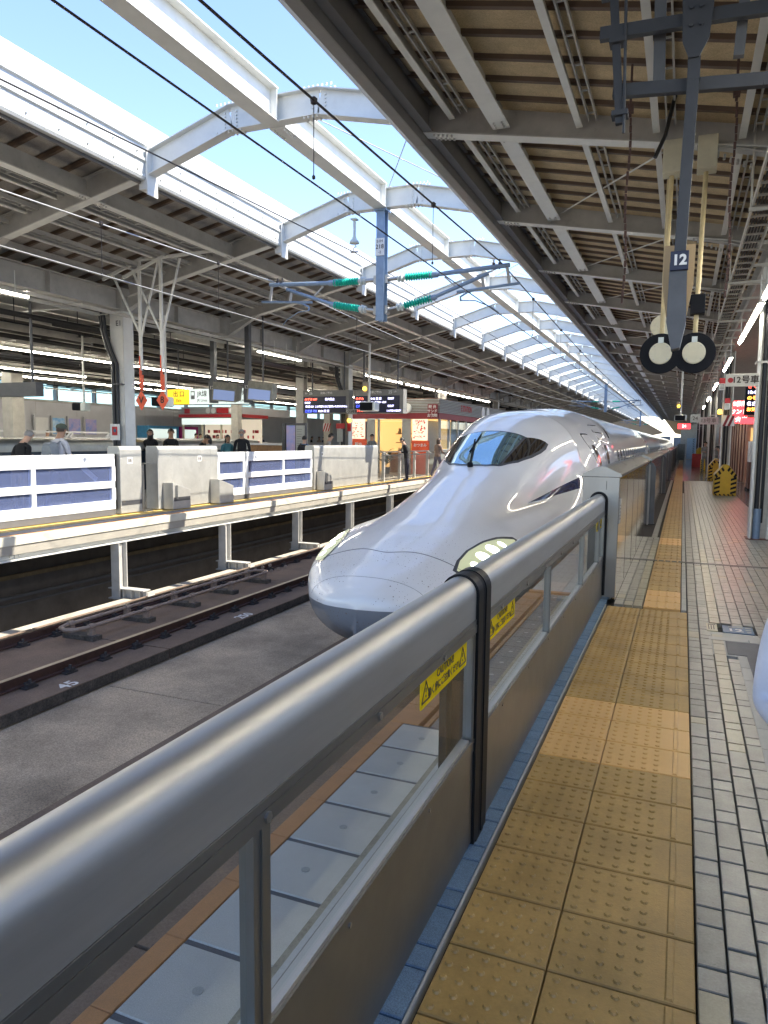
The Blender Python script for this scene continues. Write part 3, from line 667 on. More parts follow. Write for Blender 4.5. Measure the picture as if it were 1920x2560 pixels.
b = MB(); b.box(-5.62, -5.55, 21.9, 22.0, 6.5, 7.6); b.box(-5.62, -5.55, 34, 34.1, 6.5, 7.6); b.build('short_mast', M['white_steel'], sk)
# ------------------------------------------------------------------ far canopy
fc = thing('far_canopy', 'steel canopy with white ridged fascia over the far platform', 'canopy', (-12.2, 0, 5))
def zl(x): return 5.98 + 0.215 * (x + 8.0)
D0, D1 = -12.5, -8.02
dk = MB(); dk.add([(D0,.03,zl(D0)+.12),(D1,.03,zl(D1)+.12),(D1,.42,zl(D1)+.12),(D0,.42,zl(D0)+.12),(D0,.03,zl(D0)+.09),(D1,.03,zl(D1)+.09),(D1,.42,zl(D1)+.09),(D0,.42,zl(D0)+.09)],
       [(0,1,2,3),(7,6,5,4),(0,4,5,1),(1,5,6,2),(2,6,7,3),(3,7,4,0)])
deck2 = dk.mesh('deck_panel', M['deck_grey'])
rb = MB(); rb.add([(D0,-.045,zl(D0)+.10),(D1,-.045,zl(D1)+.10),(D1,.045,zl(D1)+.10),(D0,.045,zl(D0)+.10),(D0,-.03,zl(D0)+.045),(D1,-.03,zl(D1)+.045),(D1,.03,zl(D1)+.045),(D0,.03,zl(D0)+.045)],
       [(0,1,2,3),(7,6,5,4),(0,4,5,1),(1,5,6,2),(2,6,7,3),(3,7,4,0)])
rib2 = rb.mesh('deck_rib', M['deck_rib'])
for k in range(120):
    put(deck2, 'deck_panel', fc, (0, 4.0 + 0.50 * k, 0)); put(rib2, 'deck_rib', fc, (0, 4.0 + 0.50 * k, 0))
b = MB(); b.add([(D0,58,zl(D0)+.1),(D1,58,zl(D1)+.1),(D1,330,zl(D1)+.1),(D0,330,zl(D0)+.1)], [(0,1,2,3)]); b.build('distant_deck', M['deck_grey'], fc)
b = MB(); b.add([(-20,-5,6.30),(-8.05,-5,6.30),(-8.05,330,6.30),(-20,330,6.30)], [(0,1,2,3)]); b.build('roof_sheet', M['deck_grey'], fc)
def cl_(x): return 5.67 + 0.212 * (x + 8.0)
cb = MB(); xe = -11.95
cb.bar((-8.0, 0, cl_(-8) + .18), (xe, 0, cl_(xe) + .18), 0.014, 0.34); cb.bar((-8.0, 0, cl_(-8) + .36), (xe, 0, cl_(xe) + .36), .15, .018)
cb.mi = 1; cb.bar((-8.0, 0, cl_(-8)), (xe, 0, cl_(xe)), .16, .02); cb.mi = 0
cb.prism([(-11.0, cl_(-11) + .01), (-12.0, cl_(-12)), (-12.0, 4.5)], 'y', -.007, .007); cb.bar((-11.0, 0, cl_(-11)), (-12.0, 0, 4.52), .15, .016)
cross2 = cb.mesh('cross_beam', [M['grey_steel'], M['white_steel']])
lb = MB(); lb.bar((-9.10, L0, cl_(-9.1) + .16), (-9.10, L1, cl_(-9.1) + .16), .014, .28)
lb.mi = 1; lb.bar((-9.10, L0, cl_(-9.1) + .01), (-9.10, L1, cl_(-9.1) + .01), .17, .018); lb.mi = 0
bolts(lb, [(-9.10 + s*.05, L0 + .08 + .06*i, 5.43) for i in range(3) for s in (-1, 1)] + [(-9.10 + s*.05, L1 - .08 - .06*i, 5.43) for i in range(3) for s in (-1, 1)], (0, 0, -1), .014, .02)
lb.add([(-9.18, L0, 5.45), (-9.02, L0, 5.45), (-9.02, L0 + .35, 5.45), (-9.18, L0 + .35, 5.45)], [(0, 1, 2, 3)])
long2 = lb.mesh('long_beam', [M['grey_steel'], M['white_steel']])
def purl2(x, wd):
    p = MB(); z = zl(x) + .04
    p.mi = 1; p.bar((x, L0, z - .13), (x, L1, z - .13), .075, .02); p.mi = 0; p.bar((x, L0, z - .055), (x, L1, z - .055), .012, .13)
    if wd:
        for s in (.16, .30): p.bar((x + s, L0, z - .08), (x + s, L1, z - .08), .025, .07)
        for i in range(9): p.bar((x + .16, L0 + .2 + .43*i, z - .10), (x + .30, L0 + .2 + .43*i, z - .10), .03, .02)
    return p.mesh('purlin', [M['grey_steel'], M['white_steel']])
pur2 = [purl2(x, w_) for x, w_ in ((-8.45, 1), (-9.75, 1), (-10.45, 1), (-11.15, 1), (-11.75, 0))]
fa = MB()
fa.prism([(-7.98, 5.58), (-7.90, 5.58), (-7.88, 5.62), (-7.90, 5.66), (-7.90, 5.84), (-7.87, 5.86), (-7.88, 5.90), (-7.90, 5.92), (-7.90, 6.07), (-7.865, 6.09), (-7.875, 6.13), (-7.90, 6.16), (-7.93, 6.46), (-7.99, 6.50)], 'y', .0015, FRP / 2 - .0015)
fascia_me = fa.mesh('fascia_panel', M['white_fascia'])
so_ = MB(); so_.box(-8.03, -7.985, 0.002, FRP/2 - .002, 5.54, 5.76); sof = so_.mesh('edge_channel', M['gutter'])
sc_ = MB(); bolts(sc_, [(-7.90, .25 + .5*i, z) for i in range(4) for z in (5.96, 5.69)], (1, 0, 0), .012, .02); scm = sc_.mesh('screws', M['bolt'])
for y in FRAMES:
    put(cross2, 'cross_beam', fc, (0, y, 0)); put(long2, 'long_beam', fc, (0, y, 0))
    for pm in pur2 if y < 60 else pur2[1:4:2]: put(pm, 'purlin', fc, (0, y, 0))
    for q in (0, 1): put(fascia_me, 'fascia_panel', fc, (0, y + q * FRP / 2, 0)); put(sof, 'edge_channel', fc, (0, y + q * FRP / 2, 0))
    if y < 40:
        for q in (0, 1): put(scm, 'screws', fc, (0, y + q * FRP / 2, 0))
# girder along the far columns
b = MB(); b.mi = 0
for y in FRAMES:
    b.hbeam((-12.2, y + .17, 4.76), (-12.2, y + FRP - .17, 4.76), .46, .24, .02)
    b.box(-12.33, -12.08, y + 1.9, y + 1.915, 4.55, 4.97); b.box(-12.38, -12.02, y - .16, y + .16, 4.50, 5.02)
b.build('column_girder', M['grey_steel'], fc)
b = MB()
for y in (FRAMES[3], FRAMES[6], FRAMES[9]): b.hbeam((-9.0, y - 1, 4.9), (-9.0, y + 1, 4.9), .1, .1) if False else None
def far_column(y, label, group=None, e1=False):
    c = thing('station_column', label, 'column', (-12.2, y, 0), group)
    b = MB(); b.box(-12.04, -12.01, y - .17, y + .17, 0, 4.5); b.box(-12.39, -12.36, y - .17, y + .17, 0, 4.5); b.mi = 1; b.box(-12.36, -12.04, y - .012, y + .012, 0, 4.5)
    b.mi = 0; b.box(-12.39, -12.01, y - .172, y - .160, 0, 4.5) if e1 else None
    b.build('shaft', [M['white_steel'], M['grey_steel']], c)
    b = MB(); b.tube([(-12.55, y - .3, 4.5), (-12.52, y - .28, 4.1), (-12.42, y - .24, 3.7), (-12.28, y - .22, 3.4), (-12.27, y - .22, 2.8), (-12.27, y - .22, 0.1)], .05, 10)
    b.tube([(-12.45, y - .3, 4.4), (-12.42, y - .28, 4.0), (-12.30, y - .24, 3.6), (-12.17, y - .22, 3.3), (-12.17, y - .22, 0.1)], .04, 10); b.build('cable_conduit', M['conduit'], c, smooth=True)
    b = MB(); b.box(-12.42, -11.99, y - .30, y - .175, 2.82, 2.85); b.build('strap', M['dark_steel'], c)
    return c
c = far_column(13.45, 'white column marked E1 on the far platform, tube signs beside it', e1=True)
text('E1', 0.17, M['dark_board'], c, (-12.13, 13.272, 4.22), '-y', bold=0.002)
p = thing('wall_plate', 'small white plate with a red and blue mark on the E1 column', 'sign', (-12.2, 13.2, 1.75))
b = MB(); b.box(-12.33, -12.06, 13.14, 13.16, 1.55, 1.92); b.build('plate', M['white'], p)
b = MB(); b.box(-12.27, -12.12, 13.13, 13.139, 1.66, 1.86); b.mi = 1; b.cyl((-12.18, 13.128, 1.77), (-12.18, 13.12, 1.77), .04, 12); b.build('emblem', [M['red'], M['sign_blue']], p)
far_column(25.6, 'far platform column between the two departure boards')
far_column(37.75, 'far platform column at the corner of the red and cream kiosk')
for j, y in enumerate((49.9, 62.05, 74.2)): far_column(y, ORD[j] + ' far platform column beyond the kiosk, seen over the train', 'columns beyond the kiosk')
# inner roof, lights and clutter over the far platform
ir = thing('inner_roof', 'dark roof of beams and pipes over the far platform and the tracks beyond', 'roof', (-18, 0, 5))
b = MB(); b.add([(-12.5,-8,5.0),(-17.0,-8,5.8),(-17.0,YEND,5.8),(-12.5,YEND,5.0)], [(0,1,2,3)]); b.add([(-17.0,-8,5.8),(-34,-8,5.9),(-34,YEND,5.9),(-17.0,YEND,5.8)], [(0,1,2,3)])
b.build('ceiling', M['ceil_dark'], ir)
for k in range(0, 26):
    y = FRAMES[0] + FRP * k; b = MB(); b.hbeam((-12.4, y, 4.85), (-33.8, y, 4.95), .34, .16, .016); b.build('cross_beam', M['ceil_dark'] if k % 3 else M['grey_steel'], ir)
for x, z in ((-13.6, 4.9), (-15.0, 4.85), (-16.2, 4.75), (-17.6, 4.7), (-19.2, 4.65), (-21, 4.6), (-23.5, 4.6), (-26, 4.6), (-29, 4.65), (-31.5, 4.7)):
    b = MB(); b.hbeam((x, -4, z), (x, 95, z), .22, .12, .014); b.build('purlin', M['dark_steel'] if int(x * 10) % 2 else M['cream_steel'], ir)
rr = random.Random(5); b = MB()
for k in range(46):
    x = rr.uniform(-31, -13); z = rr.uniform(4.1, 4.6); y0 = rr.uniform(2, 30)
    b.cyl((x, y0, z), (x, y0 + rr.uniform(5, 22), z), rr.choice((.02, .03, .05)), 6)
    b.cyl((x, y0 + .5, z), (x, y0 + .5, 5.0), .012, 5); b.cyl((x, y0 + 4, z), (x, y0 + 4, 5.0), .012, 5)
for k in range(26):
    x = rr.uniform(-30, -13); y = rr.uniform(8, 50); z = rr.uniform(4.1, 4.5); b.cyl((x, y, z), (x - rr.uniform(2, 5), y + rr.uniform(-.5, .5), z + rr.uniform(-.1, .1)), .02, 6)
b.build('service_pipes', M['conduit'], ir, kind='stuff')
b = MB()
for x, z in ((-12.55, 4.42), (-12.0, 4.40), (-16.9, 4.2), (-17.5, 4.2), (-20.6, 4.0), (-22.5, 4.1), (-27, 4.2), (-29, 4.0)):
    b.bar((x, -2, z), (x, 80, z), .05, .07)
    for k in range(60): b.bar((x, 1.3*k, z - .03), (x + .35, 1.3*k, z - .03), .04, .02)
b.build('cable_trays', M['cream_steel'], ir)
def lamps(x, z, y0, L, gap, n, label, grp):
    base = None
    for k in range(n):
        lb_ = label if n == 1 else ORD[k] + ' ' + label + ', from left'
        if base is None: base = lamp(x, y0, y0 + L, z, lb_, grp, rod=0.45)
        else: dup(base, (0, (L + gap) * k, 0), lb_)
lamps(-11.9, 4.30, 5.6, 5.0, 0.05, 1, 'bright tube lamp under the girder at the far left edge', None)
lamps(-11.9, 4.22, 18.8, 1.25, 0.15, 2, 'short tube lamp under the far girder', 'short tube lamps under the far girder')
lamps(-12.0, 4.22, 27.0, 1.8, 0.5, 9, 'tube lamp in the row receding under the far girder', 'tube lamps receding under the far girder')
lamps(-17.0, 3.98, 3.8, 6.9, 0.06, 5, 'long tube lamp in the row over the middle of the far platform', 'long tube lamps over the far platform')
lamps(-21.2, 3.90, 10.0, 4.4, 2.6, 5, 'white reflector tube lamp beyond the far platform', 'lamps with white reflectors beyond the far platform')
lamps(-25.5, 4.1, 14.0, 8.0, 0.2, 4, 'tube lamp in the distant row before the window wall', 'tube lamps before the window wall')
# ------------------------------------------------------------------ platform gates (near)
def near_leaf(y0, y1, mull, label, end_hi, x=0.0):
    g = thing('gate_leaf', label, 'platform gate', (-0.79, (y0 + y1) / 2, 0), 'sliding leaves of the near platform gate')
    def P(pts): return [(a + x, c) for a, c in pts]
    prof = [(-0.70, 0.925), (-0.70, 0.97), (-0.70, 1.015)] + [(-0.765 + 0.065 * math.cos(t), 1.02 + 0.065 * math.sin(t)) for t in [PI * i / 16 for i in range(17)]] + [(-0.83, 0.925)]
    b = MB(); b.prism(P(prof), 'y', y0, y1); b.build('top_rail', M['brushed'], g, smooth=True)
    b = MB(); b.box(x-.83, x-.697, y0, y1, .905, .924); b.box(x-.735, x-.695, y0, y1, .874, .904); b.build('upper_frame', M['brushed_dark'], g)
    b = MB(); bolts(b, [(x-.695, y0 + .22 + .55 * i, .889) for i in range(int((y1 - y0) / .55))], (1, 0, 0), .011, .006); b.build('bolts', M['bolt'], g)
    b = MB(); b.box(x-.74, x-.70, y0, y1, .03, .40); b.box(x-.742, x-.698, y0, y1, .402, .435); b.box(x-.744, x-.696, y0, y1, .437, .452); b.build('lower_panel', M['brushed_dark'], g)
    b = MB(); bolts(b, [(x-.698, y0 + .3 + .6 * i, .42) for i in range(int((y1 - y0) / .6))], (1, 0, 0), .007, .004); b.build('bolts', M['bolt'], g)
    ms = [y0 + .02] + list(mull) + [y1 - .02]
    for q, ym in enumerate(ms):
        b = MB(); wd = .030 if (0 < q < len(ms) - 1 and ym < 2) else .014
        b.box(x-.732, x-.700, ym - wd, ym + wd, .452, .874); b.box(x-.736, x-.696, ym - .006, ym + .006, .4525, .8735); b.build('mullion', M['brushed_dark'], g)
    for ya, yb in zip(ms[:-1], ms[1:]):
        b = MB(); b.box(x-.722, x-.716, ya + .031, yb - .031, .4525, .8735); b.build('window_pane', M['gate_glass'], g)
        b = MB(); b.box(x-.735, x-.703, ya + .031, yb - .031, .453, .464); b.box(x-.735, x-.703, ya + .0142, ya + .031, .453, .873); b.build('window_sill', M['brushed'], g)
    return g
def hoop(g, y0, y1, x=0.0, r=0.076):
    b = MB(); out = [(x-.765 + r * math.cos(t), 1.018 + r * math.sin(t)) for t in [PI * i / 14 for i in range(15)]]; inn = [(x-.765 + (r - .03) * math.cos(t), 1.018 + (r - .04) * math.sin(t)) for t in [PI * i / 14 for i in range(14, -1, -1)]]
    poly = [(x-.765 + r, .02)] + out + [(x-.765 - r, .02), (x-.765 - r + .03, .02)] + inn + [(x-.765 + r - .03, .02)]
    m = len(poly)
    vs = [(u, y0, v) for u, v in poly] + [(u, y1, v) for u, v in poly]
    h = m // 2; fs = [(i, (i + 1) % m, m + (i + 1) % m, m + i) for i in range(m)]
    for i in range(h - 1): fs += [(i, i + 1, m - 2 - i, m - 1 - i), (m + i + 1, m + i, 2*m - 1 - i, 2*m - 2 - i)]
    b.add(vs, fs); b.build('rubber_edge', M['black_rubber'], g, smooth=False)
g1 = near_leaf(-2.4, 2.63, [-0.55, 1.11], 'nearest brushed steel gate leaf with yellow caution sticker at its end', True)
hoop(g1, 2.632, 2.70); g2 = near_leaf(2.82, 7.56, [4.335, 5.93, 7.1], 'second gate leaf, running from the black rubber edge to the steel cabinet', False)
hoop(g2, 2.745, 2.818); b = MB(); b.prism([(-.693, .02)] + [(-.765 + .072 * math.cos(t), 1.018 + .072 * math.sin(t)) for t in [PI*i/14 for i in range(15)]] + [(-.837, .02)], 'y', 2.7005, 2.7445); b.build('rubber_seal', M['black'], g1)
b = MB(); b.box(-.745, -.694, 2.69, 2.80, .0, .06); b.build('rubber_foot', M['black_rubber'], g1)
def sticker(y0, y1, label, parent, z0=.765, z1=.868):
    s = thing('caution_sticker', label, 'sticker', (-.715, (y0 + y1) / 2, (z0 + z1) / 2), 'yellow caution stickers on the near gates')
    x = -.7155; n = 5; r = .012; pts = []
    for cx, cy, a0 in ((y1 - r, z1 - r, 0), (y0 + r, z1 - r, PI/2), (y0 + r, z0 + r, PI), (y1 - r, z0 + r, 3*PI/2)):
        for i in range(n): pts.append((cx + r * math.cos(a0 + PI/2 * i/(n-1)), cy + r * math.sin(a0 + PI/2 * i/(n-1))))
    b = MB(); b.prism(pts, 'x', x, x + .0012); b.build('film', M['sticker'], s)
    H = z1 - z0; xc = x + .002
    for yc in (y0 + .055, y1 - .055):
        zt, zb = z0 + H*.80, z0 + H*.18; w_ = .040
        b = MB()
        for (a_, c_) in (((yc - w_, zb), (yc + w_, zb)), ((yc + w_, zb), (yc, zt)), ((yc, zt), (yc - w_, zb))): b.bar((xc, a_[0], a_[1]), (xc, c_[0], c_[1]), .0055, .001, up=(1, 0, 0))
        b.box(xc - .0005, xc + .0005, yc - .003, yc + .003, zb + .028, zt - .022); b.box(xc - .0005, xc + .0005, yc - .003, yc + .003, zb + .012, zb + .019); b.build('warning_triangle', M['ink'], s)
    text('CAUTION!!', .038, M['ink'], s, (xc, (y0 + y1)/2, z0 + H*.70), '+x', bold=.0007, ext=.0003)
    text('動く扉にご注意ください', .0335, M['ink'], s, (xc, (y0 + y1)/2, z0 + H*.30), '+x', bold=.0007, ext=.0003)
    return s
sticker(2.04, 2.56, 'large yellow CAUTION sticker on the nearest gate leaf window', g1)
sticker(2.88, 3.40, 'yellow CAUTION sticker just past the black rubber gate edge', g2)
sticker(6.98, 7.44, 'small yellow sticker seen at the cabinet end of the second leaf', g2)
# steel cabinets along the near platform edge
def cabinet(y0, y1, label, first=False, top=1.29, mt='polished'):
    c = thing('gate_cabinet', label, 'gate cabinet', (-.74, (y0 + y1)/2, 0), None if first else 'steel gate cabinets down the near platform')
    b = MB(); b.prism([(-.92, .0), (-.57, .0), (-.57, top - .03), (-.92, top - .03)], 'y', y0, y1)
    b.build('body', M[mt], c, bevel=.004)
    b = MB(); b.prism([(-.935, top - .028), (-.555, top - .028), (-.555, top), (-.70, top + .07), (-.745, top + .075), (-.79, top + .07), (-.935, top)], 'y', y0 - .01, y1 + .01)
    b.build('roof', M['steel_cab'], c)
    b = MB(); k = y0 + 1.15
    while k < y1 - .2: b.box(-.5705, -.5685, k - .004, k + .004, .03, top - .04); k += 1.15
    b.build('panel_joint', M['gutter'], c)
    return c
c1 = cabinet(7.60, 14.35, 'nearest polished steel gate cabinet, its arch taking in the gate leaf', True)
b = MB(); b.box(-.93, -.575, 7.59, 7.598, .03, top_ := 1.255); b.mi = 1; b.box(-.70, -.694, 7.583, 7.589, 1.13, 1.22); b.build('end_plate', [M['steel_cab'], M['gutter']], c1)
b = MB(); out = [(-.765 + .090 * math.cos(t), 1.02 + .090 * math.sin(t)) for t in [PI*i/14 for i in range(15)]]
b.prism([(-.675, .05)] + out + [(-.855, .05)], 'y', 7.565, 7.588); b.build('arch_seal', M['black_rubber'], c1)
b = MB(); b.box(-.569, -.567, 7.66, 7.84, .78, 1.04); b.build('notice', M['light_stone'], c1)
b = MB(); [b.box(-.5665, -.5655, 7.70, 7.80, .82 + .035*k, .832 + .035*k) for k in range(5)]; b.build('notice_lines', M['ink'], c1)
for q_, (y0, y1) in enumerate(((15.55, 24.5), (25.2, 33.8), (38.0, 46.5), (50.0, 59.0), (62.5, 71.0), (75, 84), (88, 97))): cabinet(y0, y1, ORD[q_ + 1] + ' polished steel gate cabinet from the camera down the near platform')
def post(y, label, g=None):
    p = thing('gate_post', label, 'post', (-.5, y, 0), g); b = MB(); b.box(-.565, -.47, y - .05, y + .05, 0, 1.14); b.prism([(-.565, 1.14), (-.47, 1.14), (-.53, 1.22), (-.565, 1.22)], 'y', y - .05, y + .05); b.build('shaft', M['dark_steel'], p)
    b = MB(); b.box(-.90, -.57, y - .09, y + .09, 0, 1.18); b.build('housing', M['steel_cab'], p); b = MB(); b.box(-.60, -.44, y - .08, y + .08, 0, .012); b.build('foot', M['black'], p)
post(15.2, 'dark post at the end of the nearest gate cabinet')
for q_, y in enumerate((24.9, 34.2, 37.6, 46.9, 49.6, 59.4, 62)): post(y, ORD[q_ + 1] + ' dark post between gate cabinets, counted from the camera', 'dark posts between gate cabinets')
# ------------------------------------------------------------------ far gates
def far_leaf(y0, y1, mulls, label):
    g = thing('gate_leaf', label, 'platform gate', (-10.8, (y0+y1)/2, 0)); X = -10.84
    b = MB(); b.box(X, X + .09, y0, y1, 1.02, 1.27); b.build('top_rail', M['white_gate'], g, bevel=.012)
    b = MB(); b.box(X + .005, X + .085, y0, y1, .58, .72); b.build('middle_rail', M['white_gate'], g, bevel=.008)
    b = MB(); b.box(X, X + .09, y0, y1, .14, .33); b.build('bottom_rail', M['white_gate'], g, bevel=.01)
    for ym in [y0 + .03] + mulls + [y1 - .03]:
        b = MB(); b.box(X + .006, X + .084, ym - .045, ym + .045, .331, .579); b.box(X + .006, X + .084, ym - .045, ym + .045, .721, 1.019); b.build('mullion', M['white_gate'], g)
    ms = [y0 + .03] + mulls + [y1 - .03]
    for a_, c_ in zip(ms[:-1], ms[1:]):
        b = MB(); b.box(X + .04, X + .048, a_ + .046, c_ - .046, .331, .579); b.build('window_pane', M['blue_glass'], g); b = MB(); b.box(X + .04, X + .048, a_ + .046, c_ - .046, .721, 1.019); b.build('window_pane', M['blue_glass'], g)
    b = MB(); b.box(X + .01, X + .08, y0, y1, .02, .135); b.build('skirt', M['gutter'], g)
    return g
far_leaf(6.9, 11.56, [9.55], 'white barred gate leaf at far left with a walker behind its blue panes')
far_leaf(15.12, 16.33, [], 'short white gate leaf beside the large steel cabinet on the far platform')
far_leaf(16.42, 20.10, [18.35], 'long white gate leaf with blue panes in the middle of the far platform')
def far_cab(y0, y1, label, seams=()):
    c = thing('gate_cabinet', label, 'gate cabinet', (-10.85, (y0+y1)/2, 0))
    b = MB(); b.prism([(-11.08, .03), (-10.74, .03), (-10.74, 1.36), (-10.77, 1.43), (-11.05, 1.43), (-11.08, 1.38)], 'y', y0, y1); b.build('body', M['steel_cab_far'], c, bevel=.01)
    b = MB(); [b.box(-10.7395, -10.737, s - .004, s + .004, .06, 1.33) for s in seams]; b.box(-10.7395, -10.737, y0 + .02, y1 - .02, 1.335, 1.345); b.build('panel_joint', M['grey_steel'], c)
    b = MB(); rr = random.Random(int(y0)); bolts(b, [(-10.7385, s - .06, z) for s in seams for z in (.3, .6, .9, 1.2)], (1, 0, 0), .009, .004); b.build('screws', M['bolt'], c)
    return c
def label_plate(c, y, z=1.13):
    b = MB(); b.box(-10.7375, -10.734, y - .07, y + .07, z - .07, z + .07); b.build('plate', M['white'], c); b = MB(); b.box(-10.7335, -10.732, y - .045, y - .01, z - .035, z + .035); b.box(-10.7335, -10.732, y + .01, y + .045, z - .035, z + .035); b.build('plate_mark', M['ink'], c)
c = far_cab(11.70, 12.34, 'narrow steel gate pillar next to the left white leaf'); label_plate(c, 11.98)
b = MB(); b.box(-10.7375, -10.732, 11.72, 12.32, .20, .29); b.build('dark_band', M['dark_board'], c); b = MB(); b.box(-10.98, -10.84, 11.585, 11.69, .12, 1.27); b.build('rubber_seal', M['black_rubber'], c)
c = far_cab(12.86, 15.09, 'wide steel gate cabinet behind the small grey control box', (13.35, 13.75, 14.4, 14.8)); label_plate(c, 14.35)
c = far_cab(20.22, 25.38, 'long steel gate cabinet left of the platform railing', (21.1, 22.0, 23.3, 24.3)); label_plate(c, 20.75, 1.15)
def tri(y0, y1, label, m='steel_cab_far', handle=False):
    t = thing('control_box', label, 'control box', (-10.6, (y0+y1)/2, 0))
    b = MB(); b.add([(-10.73, y0, .02), (-10.73, y1, .02), (-10.45, y1, .02), (-10.45, y0, .02), (-10.73, y0, .62), (-10.73, y1, .44), (-10.45, y1, .44), (-10.45, y0, .62)], [(0,1,2,3),(4,7,6,5),(0,4,5,1),(1,5,6,2),(2,6,7,3),(3,7,4,0)]); b.build('housing', M[m], t, bevel=.01)
    b = MB(); b.box(-10.4495, -10.447, y0 + .02, y1 - .02, .20, .29); b.build('dark_band', M['dark_board'], t) if handle else None
    if handle: b = MB(); b.cyl((-10.42, y0 + .10, .26), (-10.42, y0 + .10, .56), .022, 10); b.build('handle', M['bolt'], t)
tri(13.0, 13.62, 'small grey control box with dark band and handle by the wide cabinet', handle=True); tri(14.75, 15.35, 'plain grey control box below the short white leaf'); tri(20.35, 20.95, 'grey control box at the start of the long steel cabinet', handle=True)
p = thing('glass_stand', 'slim steel stand in the gap between far gate pillar and cabinet', 'stand', (-10.9, 12.6, 0)); b = MB(); b.box(-10.98, -10.92, 12.56, 12.62, 0, 1.05); b.box(-11.1, -10.8, 12.45, 12.75, 0, .02); b.box(-11.02, -10.75, 12.50, 12.78, 1.04, 1.055); b.build('stand', M['bolt'], p)
f = thing('platform_railing', 'steel railing with slanted top brackets beyond the long cabinet', 'railing', (-10.85, 29.5, 0))
b = MB(); b.box(-10.82, -10.76, 25.5, 40, 1.14, 1.19); b.box(-10.60, -10.55, 25.5, 40, 1.02, 1.06); b.build('handrail', M['steel_cab'], f)
b = MB(); [b.cyl((-10.79, 25.6 + .13*k, .08), (-10.79, 25.6 + .13*k, 1.05), .011, 6) for k in range(110)]; b.box(-10.82, -10.76, 25.5, 40, .06, .10); b.build('bars', M['bolt'], f)
for k in range(8):
    y = 26.0 + 1.75*k; b = MB(); b.box(-10.83, -10.72, y - .04, y + .04, 0, 1.13); b.bar((-10.79, y, 1.165), (-10.575, y, 1.05), .05, .04); b.build('post', M['grey_steel'], f)
# ------------------------------------------------------------------ overhead line
P = thing('support_post', 'blue steel drop post with number plate 218 hung from the ridge beam', 'post', (-5.65, 13.45, 6.05))
b = MB(); b.hbeam((-5.65, 13.45, 3.96), (-5.65, 13.45, 6.09), .19, .17, .014, up=(0, 1, 0)); b.box(-5.78, -5.52, 13.32, 13.58, 6.05, 6.085); b.build('shaft', M['blue_steel'], P)
b = MB(); b.box(-5.745, -5.555, 13.335, 13.343, 5.20, 5.53); b.build('number_plate', M['white'], P)
text('51H', .075, M['ink'], P, (-5.65, 13.331, 5.47), '-y'); text('218', .115, M['ink'], P, (-5.65, 13.331, 5.365), '-y', bold=.001); text('-2', .07, M['ink'], P, (-5.65, 13.331, 5.26), '-y')
def insul(b, p, q, n=11, r=.075, core=.03):
    p = Vector(p); q = Vector(q); L = (q - p).length; prof = []
    for i in range(n):
        h = L * i / n; prof += [(h, core), (h + L/n*.42, r), (h + L/n*.58, r), (h + L/n*.97, core)]
    b.lathe(p, q - p, prof, 16)
def cantilever(y, name_label, s, grp=None):
    """s=+1 reaches over the near track, s=-1 over the far track"""
    A = thing('cantilever_arm', name_label, 'cantilever', (-5.65, y, 4.5), grp); x0 = -5.65
    X = lambda d: x0 + s * d
    up0, up1, up2, up3 = (X(.12), y, 4.76), (X(.33), y, 4.765), (X(.50), y, 4.77), (X(1.06), y, 4.775)
    lo0, lo1, lo2, lo3 = (X(.12), y, 4.17), (X(.32), y, 4.20), (X(.48), y, 4.23), (X(1.05), y, 4.34)
    for a_, b_, c_, d_ in ((up0, up1, up2, up3), (lo0, lo1, lo2, lo3)):
        b = MB(); insul(b, c_, d_); b.build('insulator', M['green_ins'], A, smooth=True)
        b = MB(); b.lathe(b_, Vector(c_) - Vector(b_), [(0, .03), (.02, .075), (.045, .075), (.06, .04), (.09, .085), (.115, .085), (.14, .045), (.17, .045)], 16); b.build('porcelain', M['porcelain'], A, smooth=True)
        b = MB(); b.cyl(a_, b_, .04, 10); b.box(a_[0] - .03, a_[0] + .03, y - .06, y + .06, a_[2] - .08, a_[2] + .08); b.build('clevis', M['bolt'], A)
    b = MB(); b.cyl(up3, (X(2.55), y, 4.84), .042, 12); b.cyl((X(1.0), y, 4.775), (X(1.16), y, 4.777), .058, 12); b.build('top_tube', M['blue_steel'], A, smooth=True)
    b = MB(); b.cyl(lo3, (X(2.15), y, 4.72), .036, 12); b.cyl((X(1.0), y, 4.33), (X(1.14), y, 4.36), .052, 12); b.build('brace_tube', M['blue_steel'], A, smooth=True)
    b = MB(); b.cyl((X(1.55), y, 4.42), (X(2.75), y, 4.50), .026, 10); b.build('register_tube', M['blue_steel'], A, smooth=True)
    b = MB(); b.bar((X(2.5), y, 4.82), (X(2.55), y, 4.50), .03, .05); b.bar((X(2.02), y, 4.72), (X(2.07), y, 4.47), .03, .05); b.prism([(X(1.9), 4.70), (X(2.35), 4.80), (X(2.0), 4.66)], 'y', y - .006, y + .006); b.bar((X(1.3), y, 4.72), (X(1.55), y, 4.50), .02, .03); b.build('bracket', M['grey_steel'], A)
    b = MB(); b.tube([(X(2.0), y, 4.46), (X(1.75), y, 4.40), (X(1.62), y, 4.33), (X(1.63), y, 4.25)], .02, 8); b.tube([(X(1.64), y, 4.26), (X(1.9), y + .05, 4.25), (X(2.2), y + .1, 4.12), (X(2.33), y + .15, 4.02)], .010, 6); b.build('steady_arm', M['blue_steel'], A, smooth=True)
    b = MB()
    for d in (2.25, 2.36): b.cyl((X(d), y, 4.78), (X(d), y, 4.96), .013, 6); b.box(X(d) - .02, X(d) + .02, y - .03, y + .03, 4.86, 4.90)
    b.build('wire_clamp', M['wire'], A)
    return A
cantilever(13.45, 'green insulator arm reaching right from post 218 over the train track', 1)
cantilever(13.45, 'green insulator arm reaching left from post 218 over the open track', -1)
